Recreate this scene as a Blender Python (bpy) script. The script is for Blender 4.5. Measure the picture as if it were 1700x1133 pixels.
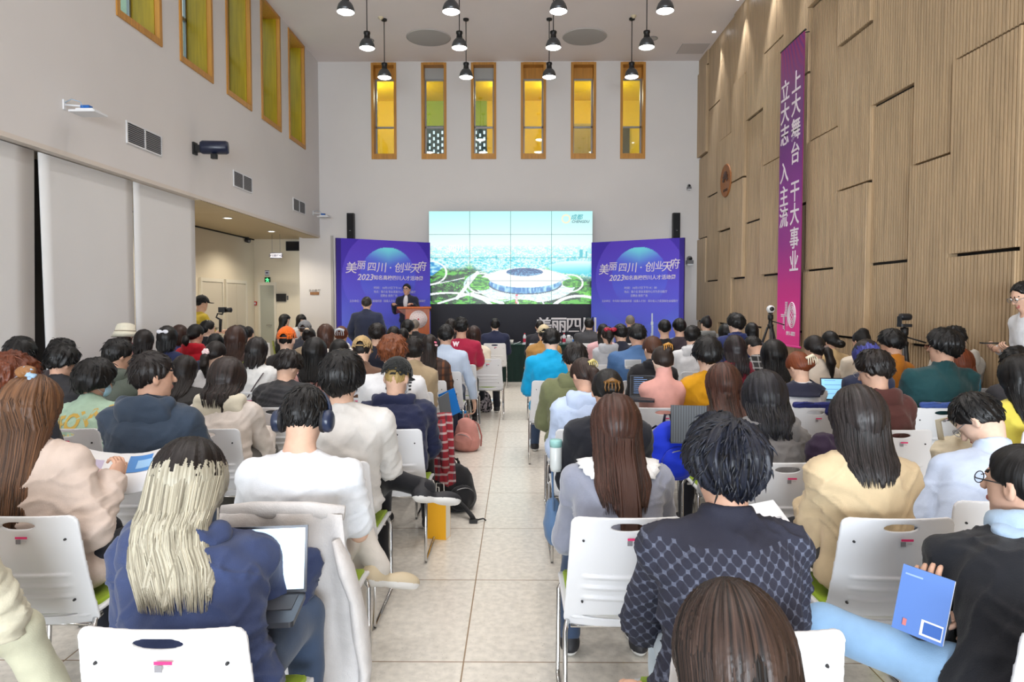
import bpy, math, random
import numpy as np
from mathutils import Vector, Matrix, Euler

for o in list(bpy.data.objects):
    bpy.data.objects.remove(o)
SC = bpy.context.scene
COL = SC.collection
PI = math.pi

# ------------------------------------------------------------------ camera
F = 1133.33
CAM_H = 1.62
PITCH, YAW = math.radians(2.3), math.radians(0.45)
cam_data = bpy.data.cameras.new('camera')
cam_data.sensor_width = 36.0
cam_data.lens = 24.0
cam_data.shift_y = -21 / 1700
cam_data.clip_start = 0.05
cam = bpy.data.objects.new('camera', cam_data)
COL.objects.link(cam)
cam.location = (0, 0, CAM_H)
cam.rotation_euler = (PI / 2 - PITCH, 0, YAW)
SC.camera = cam
CAM_R = Euler(cam.rotation_euler).to_matrix()


def at(px, py, Y):
    """the world point at depth Y seen at pixel px, py"""
    d = CAM_R @ Vector(((px - 850) / F, (545.5 - py) / F, -1))
    return Vector((0, 0, CAM_H)) + d * (Y / d.y)


def at_x(px, py, X):
    d = CAM_R @ Vector(((px - 850) / F, (545.5 - py) / F, -1))
    return Vector((0, 0, CAM_H)) + d * (X / d.x)


# ------------------------------------------------------------------ view, world, lights
vs = SC.view_settings
SC.display_settings.display_device = 'sRGB'
vs.view_transform = 'Standard'
vs.look = 'None'
vs.exposure = 0.18
vs.gamma = 1.0
vs.use_curve_mapping = False
try:
    SC.cycles.use_denoising = True
    SC.cycles.max_bounces = 5
    SC.cycles.diffuse_bounces = 3
    SC.cycles.glossy_bounces = 2
    SC.cycles.use_adaptive_sampling = True
    SC.cycles.adaptive_threshold = 0.05
    SC.cycles.transmission_bounces = 4
    SC.cycles.sample_clamp_indirect = 6.0
    SC.cycles.caustics_reflective = False
    SC.cycles.caustics_refractive = False
except Exception:
    pass
world = bpy.data.worlds.new('daylight')
SC.world = world
world.use_nodes = True
wb = world.node_tree.nodes['Background']
wb.inputs[0].default_value = (0.80, 0.90, 1.0, 1)
wb.inputs[1].default_value = 2.0


def light(name, kind, loc, power, color=(1, 1, 1), size=0.1, rot=None, size_y=None, spot=None, blend=0.5):
    d = bpy.data.lights.new(name, kind)
    d.energy = power
    d.color = color
    if kind == 'AREA':
        d.shape = 'RECTANGLE' if size_y else 'DISK'
        d.size = size
        if size_y:
            d.size_y = size_y
    else:
        d.shadow_soft_size = size
    if spot:
        d.spot_size = math.radians(spot)
        d.spot_blend = blend
    o = bpy.data.objects.new(name, d)
    COL.objects.link(o)
    o.location = loc
    if rot:
        o.rotation_euler = rot
    return o


LAMP_POWER = 85.0
LAMP_COLOR = (1.0, 0.96, 0.93)
WASH_POWER = 190.0
DOWN_POWER = 30.0
DAY_POWER = 1400.0
# daylight through the glazed wall behind the audience (a window wall, built below)
light('rear_window_daylight', 'AREA', (0.0, -8.2, 1.75), DAY_POWER, (0.84, 0.92, 1.0), 8.0, (PI / 2, 0, 0), 2.4)

# room measures
BACK, LEFT, RIGHT, CEIL, REAR = 16.8, -4.85, 4.46, 7.43, -8.0
SOFFIT = 3.22
FAR_LEFT, FAR_BACK = -6.75, 17.5
OPEN_Y = 10.5


# ------------------------------------------------------------------ materials
def lin(c):
    c = [x / 255.0 for x in c[:3]]
    return tuple(x / 12.92 if x <= 0.04045 else ((x + 0.055) / 1.055) ** 2.4 for x in c)


_mats = {}


def mat(name, rgb, rough=0.6, kind='plain', **kw):
    key = (name, tuple(rgb), rough, kind, tuple(sorted(kw.items())))
    if key in _mats:
        return _mats[key]
    m = bpy.data.materials.new(name)
    m.use_nodes = True
    nt = m.node_tree
    N, L = nt.nodes, nt.links
    b = N['Principled BSDF']
    c = lin(rgb)
    b.inputs['Base Color'].default_value = (*c, 1)
    b.inputs['Roughness'].default_value = rough
    b.inputs['Metallic'].default_value = kw.get('metal', 0.0)
    b.inputs['Specular IOR Level'].default_value = kw.get('spec', 0.5)
    tc = N.new('ShaderNodeTexCoord')

    def mapping(sx, sy, sz):
        mp = N.new('ShaderNodeMapping')
        mp.inputs['Scale'].default_value = (sx, sy, sz)
        L.new(tc.outputs['Object'], mp.inputs[0])
        return mp.outputs[0]

    def noise(vec, scale, detail=3.0):
        n = N.new('ShaderNodeTexNoise')
        n.inputs['Scale'].default_value = scale
        n.inputs['Detail'].default_value = detail
        L.new(vec, n.inputs['Vector'])
        return n

    def bump(h, strength, dist=0.01):
        bp = N.new('ShaderNodeBump')
        bp.inputs['Strength'].default_value = strength
        bp.inputs['Distance'].default_value = dist
        L.new(h, bp.inputs['Height'])
        L.new(bp.outputs[0], b.inputs['Normal'])

    def ramp(fac, c0, c1, p0=0.3, p1=0.7):
        r = N.new('ShaderNodeValToRGB')
        r.color_ramp.elements[0].position = p0
        r.color_ramp.elements[1].position = p1
        r.color_ramp.elements[0].color = (*c0, 1)
        r.color_ramp.elements[1].color = (*c1, 1)
        L.new(fac, r.inputs[0])
        L.new(r.outputs[0], b.inputs['Base Color'])
        return r

    def sc(k):
        return tuple(min(1, x * k) for x in c)

    obj = tc.outputs['Object']
    if kind == 'fabric':
        n = noise(obj, kw.get('scale', 14.0), 4)
        ramp(n.outputs[0], sc(0.93), sc(1.06))
        n2 = noise(obj, kw.get('fine', 240.0), 2)
        n3 = noise(obj, 19.0, 3)
        n3.inputs['Distortion'].default_value = 1.2
        ad = N.new('ShaderNodeMath'); ad.operation = 'MULTIPLY_ADD'
        ad.inputs[1].default_value = kw.get('crease', 1.6)
        L.new(n3.outputs[0], ad.inputs[0])
        L.new(n2.outputs[0], ad.inputs[2])
        bump(ad.outputs[0], kw.get('bump', 0.25), 0.004)
        b.inputs['Sheen Weight'].default_value = kw.get('sheen', 0.15)
        b.inputs['Specular IOR Level'].default_value = kw.get('spec', 0.25)
    elif kind == 'denim':
        n = noise(mapping(90, 90, 12), 6.0, 3)
        ramp(n.outputs[0], sc(0.75), sc(1.3))
        bump(n.outputs[0], 0.2, 0.003)
    elif kind == 'hair':
        sa = N.new('ShaderNodeAttribute')
        sa.attribute_name = 'strand'
        smp = N.new('ShaderNodeMapping')
        smp.inputs['Scale'].default_value = (150, 5, 1)
        L.new(sa.outputs['Vector'], smp.inputs[0])
        n = noise(smp.outputs[0], 1.5, 4)
        tip = lin(kw['tip']) if 'tip' in kw else sc(1.5)
        r = ramp(n.outputs[0], sc(0.5), tip, 0.36, 0.85)
        bump(n.outputs[0], 0.5, 0.004)
        b.inputs['Specular IOR Level'].default_value = 0.36
        try:
            b.inputs['Anisotropic'].default_value = 0.4
        except Exception:
            pass
    elif kind == 'skin':
        n = noise(obj, 30.0, 3)
        ramp(n.outputs[0], sc(0.93), sc(1.06))
        b.inputs['Subsurface Weight'].default_value = 0.0
        b.inputs['Specular IOR Level'].default_value = 0.35
    elif kind == 'wood':
        n = noise(mapping(*kw.get('stretch', (30, 30, 1.5))), 1.0, 5)
        ramp(n.outputs[0], sc(0.82), sc(1.14))
        bump(n.outputs[0], 0.05, 0.002)
    elif kind == 'plaster':
        n = noise(obj, 0.7, 3)
        ramp(n.outputs[0], sc(0.97), sc(1.02))
        n2 = noise(obj, 90.0, 2)
        bump(n2.outputs[0], 0.03, 0.003)
    elif kind == 'floor':
        # large terrazzo tiles: 0.9 m joints, warm grain, small chips
        br = N.new('ShaderNodeTexBrick')
        br.offset = 0.0
        br.inputs['Scale'].default_value = 1.0
        br.inputs['Brick Width'].default_value = kw['tile_x']
        br.inputs['Row Height'].default_value = kw['tile_y']
        br.inputs['Mortar Size'].default_value = 0.0035
        br.inputs['Mortar Smooth'].default_value = 0.0
        mp = N.new('ShaderNodeMapping')
        mp.inputs['Location'].default_value = (kw['off_x'], kw['off_y'], 0)
        L.new(obj, mp.inputs[0])
        L.new(mp.outputs[0], br.inputs['Vector'])
        n = noise(obj, 26.0, 6)
        r = N.new('ShaderNodeValToRGB')
        r.color_ramp.elements[0].position = 0.35
        r.color_ramp.elements[1].position = 0.65
        r.color_ramp.elements[0].color = (*sc(0.88), 1)
        r.color_ramp.elements[1].color = (*sc(1.06), 1)
        L.new(n.outputs[0], r.inputs[0])
        v = N.new('ShaderNodeTexVoronoi')
        v.inputs['Scale'].default_value = 42.0
        L.new(obj, v.inputs['Vector'])
        r2 = N.new('ShaderNodeValToRGB')
        r2.color_ramp.elements[0].position = 0.07
        r2.color_ramp.elements[1].position = 0.13
        r2.color_ramp.elements[0].color = (*sc(0.62), 1)
        r2.color_ramp.elements[1].color = (1, 1, 1, 1)
        L.new(v.outputs['Distance'], r2.inputs[0])
        mx = N.new('ShaderNodeMixRGB')
        mx.blend_type = 'MULTIPLY'
        mx.inputs[0].default_value = 0.55
        L.new(r.outputs[0], mx.inputs[1])
        L.new(r2.outputs[0], mx.inputs[2])
        mx2 = N.new('ShaderNodeMixRGB')
        L.new(br.outputs['Fac'], mx2.inputs[0])
        L.new(mx.outputs[0], mx2.inputs[1])
        mx2.inputs[2].default_value = (*lin((150, 128, 104)), 1)
        L.new(mx2.outputs[0], b.inputs['Base Color'])
    elif kind == 'plaid':
        # woven check: two sets of stripes across and along
        c2 = lin(kw['second'])
        c3 = lin(kw.get('third', kw['second']))
        sepn = N.new('ShaderNodeSeparateXYZ')
        L.new(obj, sepn.inputs[0])
        fac = []
        for ax in (0, 2):
            mt = N.new('ShaderNodeMath'); mt.operation = 'MULTIPLY'
            mt.inputs[1].default_value = kw.get('freq', 22.0)
            L.new(sepn.outputs[ax], mt.inputs[0])
            fr = N.new('ShaderNodeMath'); fr.operation = 'FRACT'
            L.new(mt.outputs[0], fr.inputs[0])
            gt = N.new('ShaderNodeMath'); gt.operation = 'LESS_THAN'
            gt.inputs[1].default_value = kw.get('band', 0.3)
            L.new(fr.outputs[0], gt.inputs[0])
            fac.append(gt.outputs[0])
        m1 = N.new('ShaderNodeMixRGB'); m1.inputs[1].default_value = (*c, 1); m1.inputs[2].default_value = (*c2, 1)
        h1 = N.new('ShaderNodeMath'); h1.operation = 'MULTIPLY'; h1.inputs[1].default_value = 0.7
        L.new(fac[0], h1.inputs[0]); L.new(h1.outputs[0], m1.inputs[0])
        m2 = N.new('ShaderNodeMixRGB'); m2.inputs[2].default_value = (*c3, 1)
        h2 = N.new('ShaderNodeMath'); h2.operation = 'MULTIPLY'; h2.inputs[1].default_value = 0.6
        L.new(fac[1], h2.inputs[0]); L.new(h2.outputs[0], m2.inputs[0])
        L.new(m1.outputs[0], m2.inputs[1])
        L.new(m2.outputs[0], b.inputs['Base Color'])
        n2 = noise(obj, 240.0, 2)
        bump(n2.outputs[0], 0.2, 0.004)
    elif kind == 'diamond':
        # dark denim yoke above, rows of pale dots on a diamond lattice below
        c2 = lin(kw['second'])
        sepn = N.new('ShaderNodeSeparateXYZ')
        L.new(obj, sepn.inputs[0])

        def math2(op, a, bb):
            q = N.new('ShaderNodeMath'); q.operation = op
            for i, x in enumerate((a, bb)):
                if isinstance(x, (int, float)):
                    q.inputs[i].default_value = x
                elif x is not None:
                    L.new(x, q.inputs[i])
            return q.outputs[0]
        u = math2('ADD', sepn.outputs[0], sepn.outputs[2])
        w = math2('SUBTRACT', sepn.outputs[0], sepn.outputs[2])
        fu = math2('ABSOLUTE', math2('SUBTRACT', math2('FRACT', math2('MULTIPLY', u, 27.0), None), 0.5), None)
        fw = math2('ABSOLUTE', math2('SUBTRACT', math2('FRACT', math2('MULTIPLY', w, 27.0), None), 0.5), None)
        line = math2('LESS_THAN', math2('MINIMUM', fu, fw), 0.07)
        dot = math2('LESS_THAN', math2('ADD', fu, fw), 0.27)
        patt = math2('MAXIMUM', math2('MULTIPLY', line, 0.35), dot)
        below = math2('LESS_THAN', sepn.outputs[2], kw.get('yoke', 0.86))
        n = noise(mapping(60, 60, 60), 3.0, 3)
        fac = math2('MULTIPLY', math2('MULTIPLY', patt, below), math2('MULTIPLY', n.outputs[0], 1.1))
        mx = N.new('ShaderNodeMixRGB')
        mx.inputs[1].default_value = (*c, 1)
        mx.inputs[2].default_value = (*c2, 1)
        L.new(fac, mx.inputs[0])
        L.new(mx.outputs[0], b.inputs['Base Color'])
        bump(n.outputs[0], 0.25, 0.004)
    elif kind == 'stripe':
        c2 = lin(kw['second'])
        wv = N.new('ShaderNodeTexWave')
        wv.bands_direction = kw.get('dir', 'X')
        wv.inputs['Scale'].default_value = kw.get('freq', 20.0)
        L.new(obj, wv.inputs['Vector'])
        ramp(wv.outputs['Fac'], c, c2, kw.get('p0', 0.6), kw.get('p1', 0.9))
    elif kind == 'camo':
        n = noise(obj, 26.0, 2)
        ramp(n.outputs[0], c, lin(kw['second']), 0.49, 0.52)
    elif kind == 'emit':
        b.inputs['Base Color'].default_value = (*c, 1)
        b.inputs['Emission Color'].default_value = (*c, 1)
        b.inputs['Emission Strength'].default_value = kw.get('power', 1.0)
    elif kind == 'glass':
        for n in list(N):
            if n.type == 'BSDF_PRINCIPLED':
                N.remove(n)
        tr = N.new('ShaderNodeBsdfTransparent')
        tr.inputs[0].default_value = (*c, 1)
        gl = N.new('ShaderNodeBsdfGlossy')
        gl.inputs['Roughness'].default_value = 0.03
        mx = N.new('ShaderNodeMixShader')
        mx.inputs[0].default_value = kw.get('reflect', 0.10)
        L.new(tr.outputs[0], mx.inputs[1])
        L.new(gl.outputs[0], mx.inputs[2])
        L.new(mx.outputs[0], N['Material Output'].inputs['Surface'])
    elif kind == 'paint':
        at_ = N.new('ShaderNodeAttribute')
        at_.attribute_name = 'Col'
        L.new(at_.outputs['Color'], b.inputs['Base Color'])
        if kw.get('power'):
            L.new(at_.outputs['Color'], b.inputs['Emission Color'])
            b.inputs['Emission Strength'].default_value = kw['power']
            b.inputs['Base Color'].default_value = (0.01, 0.01, 0.01, 1)
            for l in list(L):
                if l.to_socket == b.inputs['Base Color']:
                    L.remove(l)
    _mats[key] = m
    return m


# ------------------------------------------------------------------ mesh helpers
class MB:
    def __init__(self):
        self.v, self.f, self.m, self.s, self.n = [], [], [], [], 0

    def add(self, v, f, mi=0, smooth=False):
        v = np.asarray(v, dtype=float).reshape(-1, 3)
        self.v.append(v)
        for q in f:
            self.f.append([i + self.n for i in q])
            self.m.append(mi)
            self.s.append(smooth)
        self.n += len(v)
        return self

    def box(self, lo, hi, mi=0, R=None, c=None):
        x0, y0, z0 = lo
        x1, y1, z1 = hi
        v = np.array([(x0, y0, z0), (x1, y0, z0), (x1, y1, z0), (x0, y1, z0), (x0, y0, z1), (x1, y0, z1), (x1, y1, z1), (x0, y1, z1)], float)
        if R is not None:
            R = np.array(R)
            c = np.array(c if c is not None else (0, 0, 0), float)
            v = (v - c) @ R.T + c
        return self.add(v, [(0, 3, 2, 1), (4, 5, 6, 7), (0, 1, 5, 4), (1, 2, 6, 5), (2, 3, 7, 6), (3, 0, 4, 7)], mi)

    def rbox(self, lo, hi, r, mi=0, n=4):
        """box with rounded vertical edges"""
        x0, y0, z0 = lo
        x1, y1, z1 = hi
        ring = []
        for cx, cy, a0 in ((x1 - r, y1 - r, 0), (x0 + r, y1 - r, PI / 2), (x0 + r, y0 + r, PI), (x1 - r, y0 + r, 1.5 * PI)):
            for k in range(n + 1):
                a = a0 + k * PI / 2 / n
                ring.append((cx + r * math.cos(a), cy + r * math.sin(a)))
        return self.prism(ring, z0, z1, mi)

    def prism(self, ring, z0, z1, mi=0, axis=2):
        n = len(ring)
        if axis == 2:
            v = [(x, y, z0) for x, y in ring] + [(x, y, z1) for x, y in ring]
        elif axis == 1:
            v = [(x, z0, y) for x, y in ring] + [(x, z1, y) for x, y in ring]
        else:
            v = [(z0, x, y) for x, y in ring] + [(z1, x, y) for x, y in ring]
        f = [tuple(range(n - 1, -1, -1)), tuple(range(n, 2 * n))]
        f += [(i, (i + 1) % n, n + (i + 1) % n, n + i) for i in range(n)]
        return self.add(v, f, mi)

    def tube(self, pts, r, n=8, mi=0, flat=1.0, up=None):
        pts = [np.array(p, float) for p in pts]
        rs = [r] * len(pts) if np.isscalar(r) else list(r)
        v, f = [], []
        u = None
        for i, p in enumerate(pts):
            t = pts[min(i + 1, len(pts) - 1)] - pts[max(i - 1, 0)]
            t = t / (np.linalg.norm(t) + 1e-9)
            if u is None:
                a = np.array(up if up is not None else ((0, 0, 1) if abs(t[2]) < 0.9 else (1, 0, 0)), float)
                u = a
            u = u - t * np.dot(u, t)
            if np.linalg.norm(u) < 1e-6:
                u = np.cross(t, (1, 0.3, 0))
            u = u / (np.linalg.norm(u) + 1e-9)
            w = np.cross(t, u)
            for k in range(n):
                a = 2 * PI * k / n
                v.append(p + rs[i] * (math.cos(a) * w + flat * math.sin(a) * u))
        for i in range(len(pts) - 1):
            for k in range(n):
                a, b_ = i * n + k, i * n + (k + 1) % n
                f.append((a, b_, b_ + n, a + n))
        f.append(tuple(range(n - 1, -1, -1)))
        f.append(tuple(range((len(pts) - 1) * n, len(pts) * n)))
        return self.add(v, f, mi, True)

    def lathe(self, prof, n=20, c=(0, 0, 0), mi=0, cap=True, smooth=True, R=None):
        v, f = [], []
        for r, z in prof:
            for k in range(n):
                a = 2 * PI * k / n
                v.append((r * math.cos(a), r * math.sin(a), z))
        for i in range(len(prof) - 1):
            for k in range(n):
                a, b_ = i * n + k, i * n + (k + 1) % n
                f.append((a, b_, b_ + n, a + n))
        if cap:
            f.append(tuple(range(n - 1, -1, -1)))
            f.append(tuple(range((len(prof) - 1) * n, len(prof) * n)))
        v = np.array(v)
        if R is not None:
            v = v @ np.array(R).T
        return self.add(v + np.array(c, float), f, mi, smooth)

    def ball(self, c, r, n=12, m=8, mi=0, R=None):
        r = (r, r, r) if np.isscalar(r) else r
        v, f = [], []
        for i in range(m + 1):
            p = PI * i / m
            for k in range(n):
                a = 2 * PI * k / n
                v.append((r[0] * math.sin(p) * math.cos(a), r[1] * math.sin(p) * math.sin(a), -r[2] * math.cos(p)))
        for i in range(m):
            for k in range(n):
                a, b_ = i * n + k, i * n + (k + 1) % n
                f.append((a, b_, b_ + n, a + n))
        v = np.array(v)
        if R is not None:
            v = v @ np.array(R).T
        return self.add(v + np.array(c, float), f, mi, True)

    def mesh(self, name, mats=()):
        me = bpy.data.meshes.new(name)
        v = np.concatenate(self.v) if self.v else np.zeros((0, 3))
        me.from_pydata(v.tolist(), [], self.f)
        for m in mats:
            me.materials.append(m)
        me.polygons.foreach_set('material_index', self.m)
        me.polygons.foreach_set('use_smooth', self.s)
        me.update()
        return me


def npmesh(name, V, Q, mats=(), smooth=True, mi=None):
    """mesh from numpy vertices and quads"""
    me = bpy.data.meshes.new(name)
    nq = len(Q)
    me.vertices.add(len(V))
    me.vertices.foreach_set('co', np.ascontiguousarray(V, dtype=np.float32).ravel())
    me.loops.add(nq * 4)
    me.loops.foreach_set('vertex_index', np.ascontiguousarray(Q, dtype=np.int32).ravel())
    me.polygons.add(nq)
    me.polygons.foreach_set('loop_start', np.arange(nq, dtype=np.int32) * 4)
    me.polygons.foreach_set('use_smooth', np.full(nq, smooth))
    for m in mats:
        me.materials.append(m)
    if mi is not None:
        me.polygons.foreach_set('material_index', np.asarray(mi, dtype=np.int32))
    me.update(calc_edges=True)
    return me


def obj(name, data, m=None, parent=None, loc=None, rot=None):
    """link one object; data is an MB or a mesh"""
    if isinstance(data, MB):
        data = data.mesh(name, m if isinstance(m, (list, tuple)) else ([m] if m else []))
    o = bpy.data.objects.new(name, data)
    COL.objects.link(o)
    if parent is not None:
        o.parent = parent
    if loc is not None:
        o.location = loc
    if rot is not None:
        o.rotation_euler = rot
    return o


def tag(o, label, cat, group=None, kind=None):
    if label:
        o['label'] = label
    if cat:
        o['category'] = cat
    if group:
        o['group'] = group
    if kind:
        o['kind'] = kind
    return o


def thing(name, label, cat, loc=(0, 0, 0), rz=0.0, group=None):
    o = bpy.data.objects.new(name, None)
    o.empty_display_size = 0.1
    COL.objects.link(o)
    o.location = loc
    o.rotation_euler = (0, 0, rz)
    return tag(o, label, cat, group)


def struct(name, data, m=None, parent=None, loc=None, rot=None):
    o = obj(name, data, m, parent, loc, rot)
    o['kind'] = 'structure'
    return o


def clone(root, loc, rz=None, label=None, group=None):
    """copy a thing with its parts and their sub-parts"""
    r = root.copy()
    COL.objects.link(r)
    r.location = loc
    if rz is not None:
        r.rotation_euler = (0, 0, rz)
    if label:
        r['label'] = label
    if group:
        r['group'] = group
    for ch in list(root.children):
        c = ch.copy()
        COL.objects.link(c)
        c.parent = r
        for g in ch.children:
            d = g.copy()
            COL.objects.link(d)
            d.parent = c
    return r


WORK = bpy.data.scenes.new('work')


def text_mesh(name, body, size, m, bold=0.0, depth=0.004, align='CENTER', shear=0.0, sx=1.0):
    """lettering as a mesh in the XZ plane facing -Y, centred on its own middle"""
    c = bpy.data.curves.new(name, 'FONT')
    c.body = body
    c.size = size
    c.offset = bold
    c.extrude = depth / 2
    c.align_x = align
    c.shear = shear
    c.resolution_u = 3
    o = bpy.data.objects.new(name, c)
    WORK.collection.objects.link(o)
    vl = WORK.view_layers[0]
    vl.update()
    dg = vl.depsgraph
    me = bpy.data.meshes.new_from_object(o.evaluated_get(dg), depsgraph=dg)
    bpy.data.objects.remove(o)
    bpy.data.curves.remove(c)
    n = len(me.vertices)
    v = np.empty(n * 3)
    me.vertices.foreach_get('co', v)
    v = v.reshape(-1, 3)
    if n:
        mid = (v.max(0) + v.min(0)) / 2
        if align != 'CENTER':
            mid[0] = 0
        v = v - mid
    v[:, 0] *= sx
    w = np.stack([v[:, 0], -v[:, 2], v[:, 1]], 1)
    me.vertices.foreach_set('co', w.ravel())
    me.materials.clear()
    me.materials.append(m)
    me.update()
    me.name = name
    return me


def painted(name, w, h, nx, ny, fn, thick, mside, power=None, rough=0.5):
    """an upright board in XZ facing -Y, centre at the base; fn(u, v) -> sRGB 0-1 (v up), coloured per cell corner"""
    xs = np.linspace(-w / 2, w / 2, nx + 1)
    zs = np.linspace(0, h, ny + 1)
    X, Z = np.meshgrid(xs, zs, indexing='ij')
    V = np.stack([X, np.zeros_like(X), Z], -1).reshape(-1, 3)
    I = np.arange((nx + 1) * (ny + 1)).reshape(nx + 1, ny + 1)
    Q = np.stack([I[:-1, :-1], I[1:, :-1], I[1:, 1:], I[:-1, 1:]], -1).reshape(-1, 4)
    nv = len(V)
    bx = np.array([(-w / 2, 0.001, 0), (w / 2, 0.001, 0), (w / 2, thick, 0), (-w / 2, thick, 0), (-w / 2, 0.001, h), (w / 2, 0.001, h), (w / 2, thick, h), (-w / 2, thick, h)])
    bq = np.array([(0, 3, 2, 1), (4, 5, 6, 7), (1, 2, 6, 5), (2, 3, 7, 6), (3, 0, 4, 7)]) + nv
    mi = np.r_[np.zeros(len(Q), int), np.ones(5, int)]
    me = npmesh(name, np.r_[V, bx], np.r_[Q, bq], [mat(name + '_print', (255, 255, 255), rough, 'paint', power=power), mside], False, mi)
    U, W = np.meshgrid(np.linspace(0, 1, nx + 1), np.linspace(0, 1, ny + 1), indexing='ij')
    col = np.clip(fn(U.ravel(), W.ravel()), 0, 1)
    l = np.where(col <= 0.04045, col / 12.92, ((col + 0.055) / 1.055) ** 2.4)
    rgba = np.ones((nv + 8, 4), dtype=np.float32)
    rgba[:nv, :3] = l
    a = me.color_attributes.new('Col', 'FLOAT_COLOR', 'POINT')
    a.data.foreach_set('color', rgba.ravel())
    return me


# value noise on numpy arrays
_rng = np.random.default_rng(7)
_PERM = _rng.random((32, 32, 32)).astype(np.float32)


def vnoise(x, y, z):
    xi, yi, zi = np.floor(x).astype(int), np.floor(y).astype(int), np.floor(z).astype(int)
    fx, fy, fz = x - xi, y - yi, z - zi
    fx, fy, fz = fx * fx * (3 - 2 * fx), fy * fy * (3 - 2 * fy), fz * fz * (3 - 2 * fz)
    o = 0
    for dx in (0, 1):
        for dy in (0, 1):
            for dz in (0, 1):
                w = (fx if dx else 1 - fx) * (fy if dy else 1 - fy) * (fz if dz else 1 - fz)
                o = o + w * _PERM[(xi + dx) & 31, (yi + dy) & 31, (zi + dz) & 31]
    return o * 2 - 1


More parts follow.
